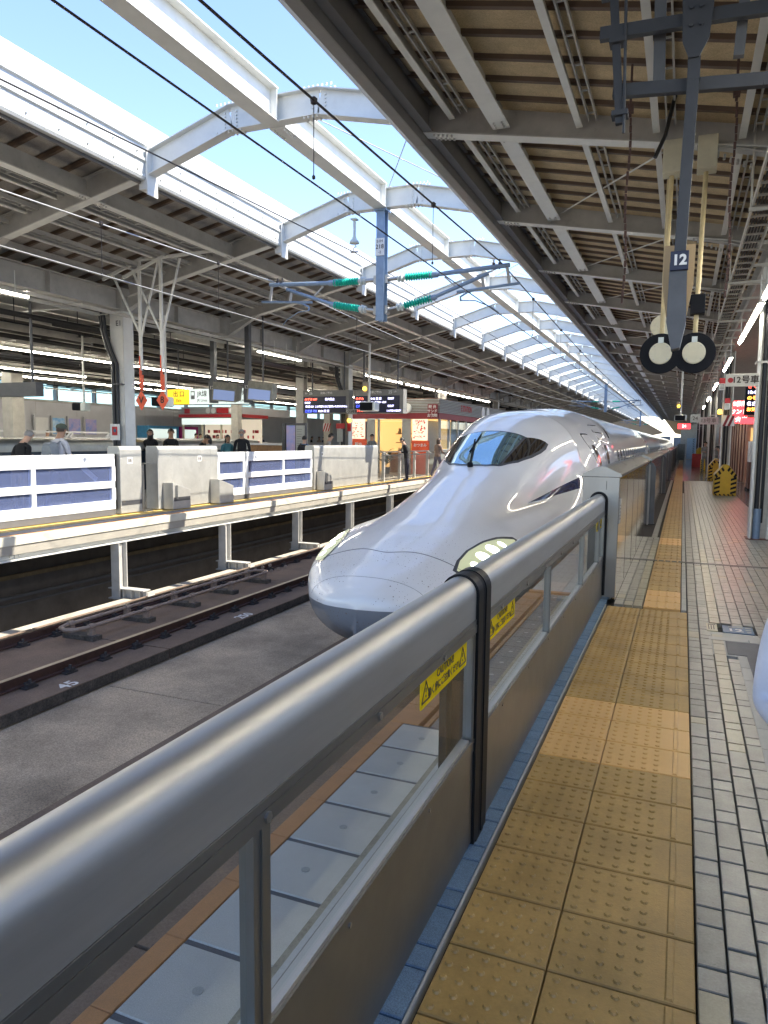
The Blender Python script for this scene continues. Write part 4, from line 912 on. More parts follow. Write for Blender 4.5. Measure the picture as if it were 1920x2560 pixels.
for j, y in enumerate((FRAMES[14], FRAMES[26])):
    Q = thing('support_post', ORD[j] + ' blue drop post with green insulators far down the tracks', 'post', (-5.65, y, 6.05), 'distant drop posts'); b = MB(); b.hbeam((-5.65, y, 3.96), (-5.65, y, 6.09), .24, .2, .014, up=(0, 1, 0)); b.build('shaft', M['blue_steel'], Q)
    cantilever(y, ORD[j] + ' distant green insulator arm over the train track', 1, 'distant cantilevers'); cantilever(y, ORD[j] + ' distant green insulator arm over the open track', -1, 'distant cantilevers')
def wires(xc, side):
    nm = 'train track' if side > 0 else 'open track'
    def x_at(y, amp): return xc + amp * (1 if side > 0 else -1)
    b = MB(); b.tube([(xc + .05, -8, 3.93), (xc, 13.45, 3.99), (xc, 120, 4.0)], .0085, 6); b.build('contact_wire', M['wire' if side > 0 else 'wire_pale'], None, (xc, 0, 4), 'contact wire over the ' + nm, 'wire')
    Y = np.linspace(-40, 13.45, 24); Z = 4.62 + .28 * ((Y - 5 + 18.3) / 31.7) ** 2 if False else None
    pts = [];
    for y in np.linspace(-34, 62, 64):
        t = ((y - 13.45) / 48.6) % 1.0; pts.append((xc + .06 * (1 if side > 0 else -1), y, 4.46 + .42 * (2*t - 1) ** 2))
    b = MB(); b.tube(pts, .012, 6); b.build('messenger_wire', M['wire' if side > 0 else 'wire_pale'], None, (xc, 0, 4.8), 'upper messenger wire over the ' + nm, 'wire')
    for k, y in enumerate((6.1, 9.5, 16.5, 20.5, 24.5, 29) if side > 0 else (8.5, 11.4, 17.5, 21.5, 26)):
        t = ((y - 13.45) / 48.6) % 1.0; zt = 4.46 + .42 * (2*t - 1) ** 2; xx = xc + .05 * (1 if side > 0 else -1)
        D = thing('wire_dropper', ORD[k] + ' thin dropper between the two wires over the ' + nm + ', from the camera', 'wire', (xx, y, zt), 'droppers over the ' + nm)
        b = MB(); b.cyl((xx, y, 4.0), (xx, y, zt), .0045, 5); b.build('dropper_rod', M['wire'], D); b = MB(); b.lathe((xx, y, zt - .03), (0, 0, 1), [(0, .01), (.01, .03), (.05, .035), (.07, .012)], 10); b.lathe((xx, y, 3.98), (0, 0, 1), [(0, .006), (.01, .016), (.03, .016), (.04, .006)], 8); b.build('clamp', M['wire'], D)
wires(-3.30, 1); wires(-8.0, -1)
b = MB(); b.tube([(-6.25, -8, 4.9), (-6.25, 5.3, 5.03), (-6.25, 13.45, 5.34), (-6.25, 30, 5.2), (-6.25, 46, 5.34), (-6.25, 100, 5.3)], .010, 6); b.build('feeder_wire', M['wire'], None, (-6.25, 0, 5.2), 'single cable passing under the white fascia to a bell insulator', 'wire')
b = MB(); b.tube([(-4.9, -2, 5.6), (-3.5, 14, 5.5)], .006, 5) if False else None
I = thing('bell_insulator', 'grey bell insulator hung from the arch left of post 218', 'insulator', (-6.25, 13.45, 5.9))
b = MB(); b.box(-6.31, -6.19, 13.38, 13.52, 5.96, 5.985); b.lathe((-6.25, 13.45, 5.96), (0, 0, -1), [(0, .02), (.05, .032), (.30, .028), (.36, .05), (.42, .10), (.45, .10), (.46, .02)], 14); b.build('bell', M['porcelain'], I, smooth=True)
b = MB(); b.tube([(-6.25, 13.45, 5.5), (-6.21, 13.45, 5.45), (-6.28, 13.45, 5.41), (-6.25, 13.45, 5.36)], .012, 6); b.box(-6.33, -6.17, 13.42, 13.48, 5.335, 5.36); b.build('hook', M['bolt'], I)
# ------------------------------------------------------------------ the white train
TX = -3.30                                   # centre line of the train
Ys  = [7.20, 7.22, 7.27, 7.38, 7.58, 7.9, 8.2, 8.6, 9.1, 9.7, 10.4, 11.2, 12.0, 12.7, 13.4, 14.1, 14.9, 15.7, 16.5, 17.4, 18.4]
Wf  = [0.02, 0.20, 0.38, 0.55, 0.77, 0.98, 1.14, 1.28, 1.39, 1.46, 1.50, 1.53, 1.56, 1.59, 1.62, 1.65, 1.67, 1.68, 1.68, 1.68, 1.68]
ZF  = [-.28, -.17, -.09, -.01, 0.09, 0.18, 0.25, 0.33, 0.41, 0.46, 0.48, 0.50, 0.54, 0.58, 0.72, 0.92, 1.22, 1.55, 1.86, 2.12, 2.31]
ZC  = [-.30, -.30, -.29, -.28, -.26, -.24, -.21, -.17, -.12, -.07, -.02, 0.02, 0.06, 0.10, 0.15, 0.20, 0.26, 0.30, 0.34, 0.38, 0.40]
ZB  = [-.34, -.46, -.55, -.65, -.77, -.88, -.95, -.99, -1.02,-1.04,-1.06,-1.08,-1.1, -1.1, -1.1, -1.1, -1.1, -1.1, -1.1, -1.1, -1.1]
ZH  = [-.30, -.22, -.15, -.07, 0.03, 0.14, 0.26, 0.38, 0.50, 0.63, 0.80, 1.01, 1.23, 1.54, 1.83, 2.05, 2.20, 2.28, 2.32, 2.32, 2.34]
WH  = [0.01, 0.05, 0.12, 0.20, 0.32, 0.46, 0.58, 0.70, 0.80, 0.87, 0.92, 0.95, 1.00, 1.07, 1.13, 1.20, 1.30, 1.40, 1.48, 1.50, 1.58]
NF  = [2.0, 2.0, 2.0, 2.0, 2.08, 2.18, 2.3, 2.45, 2.62, 2.7, 2.7, 2.7, 2.7, 2.7, 2.8, 2.8, 2.8, 2.85, 2.9, 3.0, 3.1]
def smooth_table(T):
    """Catmull-Rom through the table"""
    T = np.array(T, float); yy = np.array(Ys)
    m = np.gradient(T, yy)
    def f(y):
        y = min(max(y, yy[0]), yy[-1]); i = min(int(np.searchsorted(yy, y, 'right')) - 1, len(yy) - 2)
        h = yy[i+1] - yy[i]; t = (y - yy[i]) / h
        return (2*t**3-3*t*t+1)*T[i] + (t**3-2*t*t+t)*h*m[i] + (-2*t**3+3*t*t)*T[i+1] + (t**3-t*t)*h*m[i+1]
    return f
fW, fZF, fZC, fZB, fZH, fWH, fNF = [smooth_table(t) for t in (Wf, ZF, ZC, ZB, ZH, WH, NF)]
def train_r(y, th):
    """radius of the skin at station y, angle th from straight up (array)"""
    W, zf, zc, zb, zh, wh, n = fW(y), fZF(y), fZC(y), fZB(y), fZH(y), fWH(y), fNF(y)
    sx, cz = np.sin(th), np.cos(th); k = 0.085 * min(W, 1.0)
    lo = np.zeros_like(th); hi = np.full_like(th, 4.0)
    hb = zf - 0.25 if zf < 1.4 else zc; hh = max(zh - hb, 0.03)
    ru, rd = max(zf - zc, 0.02), max(zc - zb, 0.02)
    def F(R):
        x = R * sx; z = R * cz
        a = np.where(z > 0, z / ru, -z / rd)
        f1 = (np.abs(x / W) ** n + a ** n) ** (1 / n) - 1; f1 = f1 * min(W, 1)
        zz = (z + zc - hb)
        f2 = (np.abs(x / wh) ** 2.5 + np.abs(zz / hh) ** 2.2) ** (1 / 2.35) - 1; f2 = f2 * min(wh, 1)
        return -k * np.logaddexp(-f1 / k, -f2 / k)
    for _ in range(26):
        mid = (lo + hi) / 2; ins = F(mid) < 0; lo = np.where(ins, mid, lo); hi = np.where(ins, hi, mid)
    return lo
def skin(y, th, off=0.0):
    th = np.atleast_1d(np.asarray(th, float)); r = train_r(y, th) + off
    return [(TX + a, y, b + fZC(y)) for a, b in zip(r * np.sin(th), r * np.cos(th))]
def paint_mat(name, nose=True):
    m = bpy.data.materials.new(name); m.use_nodes = True; n = m.node_tree; N = n.nodes; L = n.links; b = N['Principled BSDF']
    tc = N.new('ShaderNodeTexCoord'); sp = N.new('ShaderNodeSeparateXYZ'); L.new(tc.outputs['Object'], sp.inputs[0])
    def mth(op, a, c=None, d=None):
        q = N.new('ShaderNodeMath'); q.operation = op
        for i, v in enumerate((a, c, d)):
            if v is None: continue
            if isinstance(v, (int, float)): q.inputs[i].default_value = v
            else: L.new(v, q.inputs[i])
        return q.outputs[0]
    # limit between white paint and grey skirt: falls gently from nose to cab
    yy = mth('MINIMUM', sp.outputs[1], 12.0); lim = mth('MULTIPLY_ADD', yy, -0.035, 0.965)
    skirt = mth('LESS_THAN', sp.outputs[2], lim)
    nz = N.new('ShaderNodeTexNoise'); nz.inputs['Scale'].default_value = 1.3; nz.inputs['Detail'].default_value = 5; L.new(tc.outputs['Object'], nz.inputs['Vector'])
    mr = N.new('ShaderNodeMapRange'); mr.inputs[3].default_value = 0.97; mr.inputs[4].default_value = 1.03; L.new(nz.outputs[0], mr.inputs[0])
    mx = N.new('ShaderNodeMix'); mx.data_type = 'RGBA'; mx.inputs[6].default_value = (0.86, 0.86, 0.865, 1); mx.inputs[7].default_value = (0.20, 0.215, 0.24, 1); L.new(skirt, mx.inputs[0])
    out = mx.outputs[2]
    # squashed insects and grit on the nose
    vo = N.new('ShaderNodeTexVoronoi'); vo.inputs['Scale'].default_value = 15; L.new(tc.outputs['Object'], vo.inputs['Vector'])
    v2 = N.new('ShaderNodeTexVoronoi'); v2.inputs['Scale'].default_value = 34; L.new(tc.outputs['Object'], v2.inputs['Vector'])
    near_ = N.new('ShaderNodeMapRange'); near_.inputs[1].default_value = 0.3; near_.inputs[2].default_value = 4.5; near_.inputs[3].default_value = 1; near_.inputs[4].default_value = 0.0; L.new(sp.outputs[1], near_.inputs[0])
    s1 = mth('LESS_THAN', vo.outputs['Distance'], mth('MULTIPLY', near_.outputs[0], 0.12)); s2 = mth('LESS_THAN', v2.outputs['Distance'], mth('MULTIPLY', near_.outputs[0], 0.15))
    keep = mth('GREATER_THAN', nz.outputs[0], 0.44); s = mth('MULTIPLY', mth('MAXIMUM', s1, s2), keep); s = mth('MULTIPLY', s, 0.75)
    m3 = N.new('ShaderNodeMix'); m3.data_type = 'RGBA'; m3.inputs[7].default_value = (0.16, 0.10, 0.06, 1); L.new(s, m3.inputs[0]); L.new(out, m3.inputs[6])
    hs = N.new('ShaderNodeHueSaturation'); L.new(mr.outputs[0], hs.inputs['Value']); L.new(m3.outputs[2], hs.inputs['Color']); L.new(hs.outputs[0], b.inputs['Base Color'])
    b.inputs['Roughness'].default_value = 0.35; b.inputs['Coat Weight'].default_value = 0.8; b.inputs['Coat Roughness'].default_value = 0.025
    nb = N.new('ShaderNodeTexNoise'); nb.inputs['Scale'].default_value = 1.6; nb.inputs['Detail'].default_value = 2; L.new(tc.outputs['Object'], nb.inputs['Vector'])
    bp = N.new('ShaderNodeBump'); bp.inputs['Strength'].default_value = 0.35; bp.inputs['Distance'].default_value = 0.012; L.new(nb.outputs[0], bp.inputs['Height'])
    L.new(bp.outputs[0], b.inputs['Normal']); L.new(bp.outputs[0], b.inputs['Coat Normal'])
    return m
M['train'] = paint_mat('train')
M['train_glass'] = mat('train_glass', (0.30, 0.50, 0.58), 0.03, metal=0.75, var=0.02, coat=0.5)
M['train_black'] = mat('train_black', (0.012, 0.012, 0.014), 0.05, var=0.02, coat=1.0)
M['train_rim'] = mat('train_rim', (0.10, 0.105, 0.12), 0.25, var=0.05)
M['stripe'] = mat('stripe', (0.012, 0.028, 0.115), 0.12, var=0.03, coat=1.0)
M['side_glass'] = mat('side_glass', (0.05, 0.055, 0.06), 0.06, var=0.05, coat=0.6)
M['lens'] = emit('lens', (0.95, 1.0, 0.60), 0.09, (0.42, 0.44, 0.30)); M['beam_light'] = emit('beam_light', (0.92, 1.0, 0.80), 2.5)
T = thing('high_speed_train', 'white bullet train with long duck-bill nose and lit headlights at the platform', 'train', (TX, 7.2, -1.25))
NT = 176; ths = np.linspace(-PI, PI, NT, endpoint=False)
stations = list(np.concatenate([7.2 + 0.02 * np.array([0, .3, .8, 1.6, 2.8]), 7.28 + (np.linspace(0, 1, 44) ** 1.3) * 2.6, np.linspace(9.96, 18.4, 84)])) + [37.3]
b = MB(); vs = []
for y in stations: vs += skin(y, ths)
c0 = len(vs); vs.append((TX, 7.196, fZC(7.2))); vs.append((TX, 37.3, .4)); fs = []
for i in range(len(stations) - 1):
    for k in range(NT): fs.append((i*NT+k, i*NT+(k+1)%NT, (i+1)*NT+(k+1)%NT, (i+1)*NT+k))
for k in range(NT):
    fs.append((c0, (k+1)%NT, k)); q = (len(stations)-1)*NT; fs.append((c0+1, q+k, q+(k+1)%NT))
b.add(vs, fs); o = b.build('body', M['train'], T, smooth=False)
o.data.polygons.foreach_set('use_smooth', [True] * len(o.data.polygons))
cars = []
sec = skin(18.4, ths)
def car(y0, y1):
    c = MB(); P = [(x, z) for x, _, z in sec]; c.prism(P, 'y', y0, y1); ob = c.build('carriage', M['train'], T)
    ob.data.polygons.foreach_set('use_smooth', [True] * len(ob.data.polygons)); ob.data.set_sharp_from_angle(angle=math.radians(50))
    return ob
for k in range(4): car(37.65 + 25 * k, 37.65 + 24.65 + 25 * k)
b = MB(); P = [(TX + (x - TX) * .965, z * .97) for x, _, z in sec]
for k in range(4): b.prism(P, 'y', 37.3 + 25 * k, 37.65 + 25 * k)
b.build('bellows', M['black_rubber'], T)
def patch(name, m, ys, ta, tb, n, off, parent=None, nv=None):
    """strip of skin between angle tables ta(y), tb(y)"""
    p = MB(); vs = []
    for y, a_, c_ in zip(ys, ta, tb): vs += skin(y, np.linspace(a_, c_, n), off)
    fs = [(i*n+k, i*n+k+1, (i+1)*n+k+1, (i+1)*n+k) for i in range(len(ys)-1) for k in range(n-1)]
    p.add(vs, fs); ob = p.build(name, m, parent or T); ob.data.polygons.foreach_set('use_smooth', [True]*len(ob.data.polygons)); return ob
# windscreen band: columns over the hump from base to top edge
U = [0, .3, .55, .8, .93, 1.0]; TH = [0, 11, 21, 28.5, 32.3, 33.8]; YB = [11.92, 11.96, 12.10, 12.50, 12.98, 13.42]; YT = [13.28, 13.28, 13.34, 13.70, 13.84, 13.60]
def screen(name, m, u0, u1, nu, off, grow=0.0, gth=0.0):
    p = MB(); vs = []; nv = 12
    for u in np.linspace(u0, u1, nu):
        a = abs(u); th = math.radians(np.interp(a, U, TH) + gth * a) * (1 if u >= 0 else -1); ya = np.interp(a, U, YB) - grow; yb = np.interp(a, U, YT) + grow
        for v in np.linspace(0, 1, nv): vs += skin(ya + (yb - ya) * v, th, off)
    p.add(vs, [(i*nv+k, i*nv+k+1, (i+1)*nv+k+1, (i+1)*nv+k) for i in range(nu-1) for k in range(nv-1)])
    ob = p.build(name, m, T); ob.data.polygons.foreach_set('use_smooth', [True]*len(ob.data.polygons)); return ob
screen('windscreen_rim', M['train_rim'], -1, 1, 61, .006, .055, 1.8)
screen('windscreen', M['train_glass'], -.53, .53, 31, .012); screen('side_window', M['train_black'], .575, .985, 21, .012); screen('side_window', M['train_black'], -.985, -.575, 21, .012)
w0 = Vector(skin(12.03, math.radians(-3), .05)[0]); w1 = Vector(skin(12.85, math.radians(-8), .05)[0])
b = MB(); b.tube([skin(11.86, math.radians(-1), .03)[0], w0, w1], .014, 6); b.tube([skin(12.4, math.radians(-8), .03)[0], skin(13.1, math.radians(-6), .03)[0]], .010, 6); b.lathe(skin(11.86, math.radians(-1), 0)[0], (0, -.3, 1), [(0, .05), (.06, .045), (.08, .02)], 12); b.build('wiper', M['black'], T, smooth=True)
# headlights
for s in (1, -1):
    HY = np.linspace(8.12, 9.62, 16); up = np.interp(HY, [8.12, 8.3, 8.6, 9.0, 9.35, 9.62], [71.5, 67.5, 65.2, 66.0, 69, 73.6]); lw = np.interp(HY, [8.12, 8.3, 8.6, 9.0, 9.35, 9.62], [72.5, 78, 80, 79.2, 77, 74.4])
    hl = patch('headlight', M['lens'], HY, np.radians(up) * s, np.radians(lw) * s, 9, .004)
    patch('headlight_rim', M['train_rim'], np.linspace(8.08, 9.69, 16), np.radians(up - 1.2) * s, np.radians(lw + 1.2) * s, 9, .0025)
    for yq, tq, rq in ((8.40, 73.5, .045), (8.66, 72.0, .075), (8.95, 71.5, .075), (9.22, 72, .045)):
        b = MB(); vs = skin(yq, math.radians(tq) * s, .010); nn = 14
        for rr_, of in ((.5, .009), (1.0, .0065)):
            for q in range(nn): aa = 2 * PI * q / nn; vs += skin(yq + rq * 1.25 * rr_ * math.cos(aa), math.radians(tq) * s + rq * rr_ * math.sin(aa) / 1.25, of)
        b.add(vs, [(0, 1 + q, 1 + (q + 1) % nn) for q in range(nn)] + [(1 + q, 1 + nn + q, 1 + nn + (q + 1) % nn, 1 + (q + 1) % nn) for q in range(nn)]); b.build('lamp', M['beam_light'], hl, smooth=True)
# blue stripe
SY = np.concatenate([np.linspace(11.9, 18.4, 40), [37.28]])
tt = np.radians(np.interp(SY, [11.9, 13, 14, 15.2, 16.8, 18.4, 37.3], [60.5, 62, 63.5, 65.5, 68.5, 70.5, 70.5])); tb_ = np.radians(np.interp(SY, [11.9, 13, 14, 15.2, 16.8, 18.4, 37.3], [61, 66, 70, 74.5, 78, 80, 80]))
for s in (1, -1):
    patch('blue_stripe', M['stripe'], SY, tt * s, tb_ * s, 7, .003)
for k in range(4):
    for s in (1, -1):
        b = MB(); A = skin(18.4, np.radians(np.linspace(70.5, 80, 5)) * s, .003); y0 = 37.67 + 25*k; y1 = y0 + 24.6
        b.add([(x, y0, z) for x, _, z in A] + [(x, y1, z) for x, _, z in A], [(i, i+1, 5+i+1, 5+i) for i in range(4)]); b.build('blue_stripe', M['stripe'], T)
def z2th(z, y=18.4):
    t = np.radians(np.linspace(30, 110, 161)); P = skin(y, t); zz = np.array([p[2] for p in P]); return float(np.interp(-z, -zz, t))
def side_piece(name, m, y0, y1, z0, z1, off, nr=0.06):
    p = MB(); ys = np.linspace(y0, y1, 8); vs = []; n = 10
    for y in ys:
        e = min(y - y0, y1 - y); cut = nr - math.sqrt(max(0, nr*nr - max(0, nr - e) ** 2)) if e < nr else 0
        yy = min(y, 18.4); vs += [(x, y, z) for x, _, z in skin(yy, np.linspace(z2th(z1 - cut, yy), z2th(z0 + cut, yy), n), off)]
    p.add(vs, [(i*n+k, i*n+k+1, (i+1)*n+k+1, (i+1)*n+k) for i in range(len(ys)-1) for k in range(n-1)]); return p
for (y0, y1, z0, z1) in ((16.35, 16.95, .05, 1.78), (17.55, 18.4, .0, 2.0)):
    side_piece('door', M['train_rim'], y0 - .03, y1 + .03, z0, z1 + .03, .0025, .15).build('door_gap', M['train_rim'], T)
    d_ = side_piece('door', M['train'], y0, y1, z0, z1, .005, .13).build('door', M['train'], T)
    side_piece('w', M['side_glass'], y0 + (y1-y0)*.28, y1 - (y1-y0)*.28, .95, 1.55, .009, .05).build('door_window', M['side_glass'], d_)
side_piece('w', M['side_glass'], 19.25, 19.55, 1.72, 1.98, .005, .04).build('number_display', M['side_glass'], T)
wm = side_piece('window', M['side_glass'], 20.45, 21.05, .82, 1.42, .004, .09); wme = wm.mesh('side_window', M['side_glass'], Vector((0, 20.45, 0)))
for k in range(15): put(wme, 'side_window', T, (0, 20.45 + 1.04 * k, 0))
for c in range(4):
    y0 = 37.65 + 25 * c
    side_piece('d', M['train_rim'], y0 + 1, y0 + 1.9, 0, 1.95, .004, .1).build('door', M['train_rim'], T)
    for k in range(19 if c < 2 else 0): put(wme, 'side_window', T, (0, y0 + 2.9 + 1.04 * k, 0))
# panel seams over the nose
def seam(f, r=.005, n=50, a=88):
    p = MB(); pts = [skin(f(t), math.radians(t), .0005)[0] for t in np.linspace(-a, a, n)]; p.tube(pts, r, 5); return p
seam(lambda t: 8.13 + .12 * abs(t / 88) ** 1.5 - .06 * math.cos(math.radians(t * 2.2)) ** 2).build('panel_seam', M['train_rim'], T)
seam(lambda t: 7.46 + .10 * abs(t / 88) ** 2, .002).build('panel_seam', M['train_rim'], T)
b = MB(); b.box(TX - .03, TX + .10, 7.50, 7.56, -.86, -.80); b.build('tow_cover', M['black'], T)
b = MB(); b.box(TX - 1.3, TX + 1.3, 9.5, 36, -1.25, -1.02)
for k in (11, 13.5, 30, 32.5):
    for s in (-1, 1): b.cyl((TX + s*.70, k, -.82), (TX + s*.82, k, -.82), .43, 20)
b.build('bogies', M['dark_steel'], T)
# ------------------------------------------------------------------ people
SK = [mat('skin_light', (0.55, 0.34, 0.24), 0.5, var=0.05), mat('skin_tan', (0.42, 0.24, 0.15), 0.5, var=0.05)]
HAIR = {'black': mat('hair_black', (0.012, 0.010, 0.010), 0.45, var=0.1), 'brown': mat('hair_brown', (0.05, 0.028, 0.018), 0.45, var=0.1), 'grey': mat('hair_grey', (0.30, 0.29, 0.28), 0.5, var=0.1), 'darkgrey': mat('hair_darkgrey', (0.10, 0.09, 0.08), 0.5, var=0.1)}
CL = {}
def cloth(c):
    if c not in CL: CL[c] = mat('cloth', c, 0.85, var=0.12, vs=5, bump=0.3, bs=30)
    return CL[c]
M['shoe'] = mat('shoe', (0.03, 0.03, 0.03), 0.5); M['shoe_white'] = mat('shoe_white', (0.6, 0.6, 0.6), 0.5); M['lip'] = mat('lip', (0.35, 0.12, 0.10), 0.5)
def person(loc, ang, label, H=1.72, top=(.02,.02,.02), trous=(.03,.03,.04), hair='black', skin_=0, arms='down', legs='stand', head=0.0, lean=0.0, long_hair=False, short=False, shoes=None, group=None, beard=False, detail=True, wide=1.0):
    s = H / 1.75; N = []; E = []
    def nd(p, r, rb=None):
        x, y, z = p
        if z > .95: y += lean * (z - .95)
        N.append(((x * wide * s, y * s, z * s), r * s, (rb or r) * s)); return len(N) - 1
    def ln(a, b): E.append((a, b))
    pel = nd((0, 0, .95), .150, .105); sp = nd((0, 0, 1.12), .135, .095); ch = nd((0, 0, 1.30), .160, .105); nk0 = nd((0, 0, 1.43), .105, .075); nk = nd((0, .0, 1.50), .055); ln(pel, sp); ln(sp, ch); ln(ch, nk0); ln(nk0, nk)
    hy = .02 + head * .10; h1 = nd((0, hy * .6, 1.575), .068, .078); h2 = nd((0, hy, 1.645), .076, .092); h3 = nd((0, hy * .8, 1.70), .060, .075); ln(nk, h1); ln(h1, h2); ln(h2, h3)
    AR = {'down': ((.20, -.03, 1.16), (.22, .05, .93), (.22, .09, .84)), 'phone': ((.19, -.02, 1.16), (.10, .22, 1.16), (.05, .30, 1.19)), 'swing': ((.21, -.10, 1.17), (.20, -.06, .95), (.20, -.02, .87)), 'forward': ((.20, .06, 1.17), (.19, .26, 1.05), (.18, .34, 1.03)), 'raise': ((.22, .10, 1.30), (.12, .20, 1.52), (.08, .18, 1.60)), 'clasp': ((.20, -.01, 1.16), (.08, .17, 1.05), (.02, .20, 1.04))}
    hands = []
    aa = arms if isinstance(arms, tuple) else (arms, arms)
    for sd, an in ((1, aa[0]), (-1, aa[1])):
        e, w_, hd = AR[an]; sh = nd((sd * .155, 0, 1.40), .062, .06); el = nd((sd * e[0], e[1], e[2]), .043); wr = nd((sd * w_[0], w_[1], w_[2]), .028); hh = nd((sd * hd[0], hd[1], hd[2]), .030, .020)
        ln(nk0, sh); ln(sh, el); ln(el, wr); ln(wr, hh); hands.append((wr, hh, sd))
    step = .28 if legs == 'walk' else .0
    feet = []
    for sd in (1, -1):
        o = step * sd; hp = nd((sd * .085, 0, .88), .092, .095); kn = nd((sd * .10, o * .5 + (.05 if legs == 'walk' else 0), .49), .058); back = legs == 'walk' and sd < 0
        an = nd((sd * .10, o - .02, .14 if back else .085), .038); to = nd((sd * .11, o + .13, .05 if back else .035), .034, .028); ln(pel, hp); ln(hp, kn); ln(kn, an); ln(an, to)
    me = bpy.data.meshes.new('tmp'); me.from_pydata([n[0] for n in N], E, []); ob = bpy.data.objects.new('tmp', me)
    bm = bmesh.new(); bm.from_mesh(me); sl_ = bm.verts.layers.skin.verify(); bm.verts.ensure_lookup_table()
    for i, v in enumerate(bm.verts): v[sl_].radius = (N[i][1], N[i][2]); v[sl_].use_root = (i == 0)
    bm.to_mesh(me); bm.free(); m1 = ob.modifiers.new('s', 'SKIN'); m1.use_smooth_shade = True; m2 = ob.modifiers.new('u', 'SUBSURF'); m2.levels = 1 if not detail else 2; m2.render_levels = m2.levels
    em = evaluate(ob)
    em.materials.clear()
    for m in (cloth(top), cloth(trous), SK[skin_], shoes or M['shoe']): em.materials.append(m)
    J = [np.array(n[0]) for n in N]
    def seg(p, a, b):
        a, b = J[a], J[b]; d = b - a; t = min(1, max(0, np.dot(p - a, d) / max(1e-9, np.dot(d, d)))); return np.linalg.norm(p - a - d * t), t
    idx = []
    for f in em.polygons:
        p = np.array(f.center); z = p[2] / s; bi, bd, bt = None, 9, 0
        for (a, b2) in E:
            dd, t = seg(p, a, b2)
            if dd < bd: bi, bd, bt = (a, b2), dd, t
        k = 0
        if bi in ((nk0, nk),): k = 2 if bt > .55 else 0
        elif bi[0] in (nk, h1, h2) or bi[1] in (h1, h2, h3): k = 2
        elif any(bi == (w0, h0) for w0, h0, _ in hands): k = 2
        elif short and any(bi[1] == w0 for w0, _, _ in hands): k = 2
        elif bi[0] >= pel and z < .11: k = 3
        elif z < .93: k = 1 if not (any(bi[1] == w0 for w0, _, _ in hands) or any(bi[1] == w0 - 1 for w0, _, _ in hands)) else 0
        idx.append(k)
    em.polygons.foreach_set('material_index', idx); em.polygons.foreach_set('use_smooth', [True] * len(idx)); em.name = 'body'
    P = thing('person', label, 'person', loc, group, rz=ang)
    def child(m, name, par=None):
        o = bpy.data.objects.new(name, m); C.objects.link(o); o.parent = par or P; return o
    body = child(em, 'body')
    hc = np.array(J[h2]); r = .098 * s
    b = MB(); vs = []; nu, nv = 16, 9
    for i in range(nv + 1):
        ph = PI * i / nv * (.62 if not long_hair else .62)
        for k in range(nu):
            t = 2 * PI * k / nu; fr = max(0, math.sin(t)); ph2 = ph * (1 - .42 * fr) ; vs.append((hc[0] + r * .93 * math.sin(ph2) * math.cos(t), hc[1] - .012 * s + r * 1.10 * math.sin(ph2) * math.sin(t), hc[2] + .012 * s + r * 1.06 * math.cos(ph2)))
    b.add(vs, [(i*nu+k, i*nu+(k+1)%nu, (i+1)*nu+(k+1)%nu, (i+1)*nu+k) for i in range(nv) for k in range(nu)])
    if long_hair: b.lathe((hc[0], hc[1] - .045*s, hc[2] + .02*s), (0, 0, -1), [(0, .08*s), (.08*s, .088*s), (.18*s, .082*s), (.24*s, .05*s)], 12)
    hm = b.mesh('hair', HAIR[hair] if isinstance(hair, str) else hair, smooth=True); child(hm, 'hair')
    if beard:
        b = MB(); b.lathe((hc[0], hc[1] + .055*s, hc[2] - .035*s), (0, .3, -1), [(0, .05*s), (.03*s, .052*s), (.065*s, .03*s), (.07*s, .01*s)], 12); child(b.mesh('beard', HAIR['grey'], smooth=True), 'beard')
    fy = hc[1] + .086 * s
    b = MB(); b.lathe((hc[0], fy - .012*s, hc[2] + .012*s), (0, .35, -1), [(0, .006*s), (.02*s, .011*s), (.035*s, .015*s), (.042*s, .008*s)], 8); child(b.mesh('nose', SK[skin_], smooth=True), 'nose')
    for sd in (-1, 1):
        b = MB(); b.lathe((hc[0] + sd*.030*s, fy - .012*s, hc[2] + .012*s), (0, 1, 0), [(0, .010*s), (.006*s, .008*s), (.008*s, .002*s)], 8); child(b.mesh('eye', HAIR['black'], smooth=True), 'eye')
        b = MB(); b.lathe((hc[0] + sd*.078*s, hc[1] - .005*s, hc[2] - .005*s), (sd, -.3, 0), [(0, .022*s), (.012*s, .024*s), (.018*s, .014*s)], 8); child(b.mesh('ear', SK[skin_], smooth=True), 'ear')
    b = MB(); b.box(hc[0] - .022*s, hc[0] + .022*s, fy - .022*s, fy - .006*s, hc[2] - .048*s, hc[2] - .041*s); child(b.mesh('mouth', M['lip']), 'mouth')
    for (w0, h0, sd) in hands:
        a = Vector(J[w0]); c = Vector(J[h0]); d = (c - a).normalized(); side = d.cross(Vector((0, 0, 1)) if abs(d.z) < .8 else Vector((0, 1, 0))).normalized(); nrm = side.cross(d)
        b = MB()
        for q, (off, ln_) in enumerate(((-.026, .058), (-.009, .070), (.009, .066), (.025, .052))):
            p0 = c + side * off * s; p1 = p0 + (d * .55 + nrm * .12 * sd).normalized() * ln_ * .5 * s; p2 = p1 + (d * .8 + nrm * .5 * sd).normalized() * ln_ * .5 * s; b.tube([p0, p1, p2], .008 * s, 6, [.009*s, .008*s, .006*s])
        p0 = a + d * .03 * s - side * .022 * s; b.tube([p0, p0 + (d - side * .9).normalized() * .035 * s, p0 + (d * 1.6 - side * .7).normalized() * .062 * s], .009 * s, 6, [.010*s, .009*s, .007*s])
        child(b.mesh('fingers', SK[skin_], smooth=True), 'fingers')
    return P, J, (h2, ch, s)
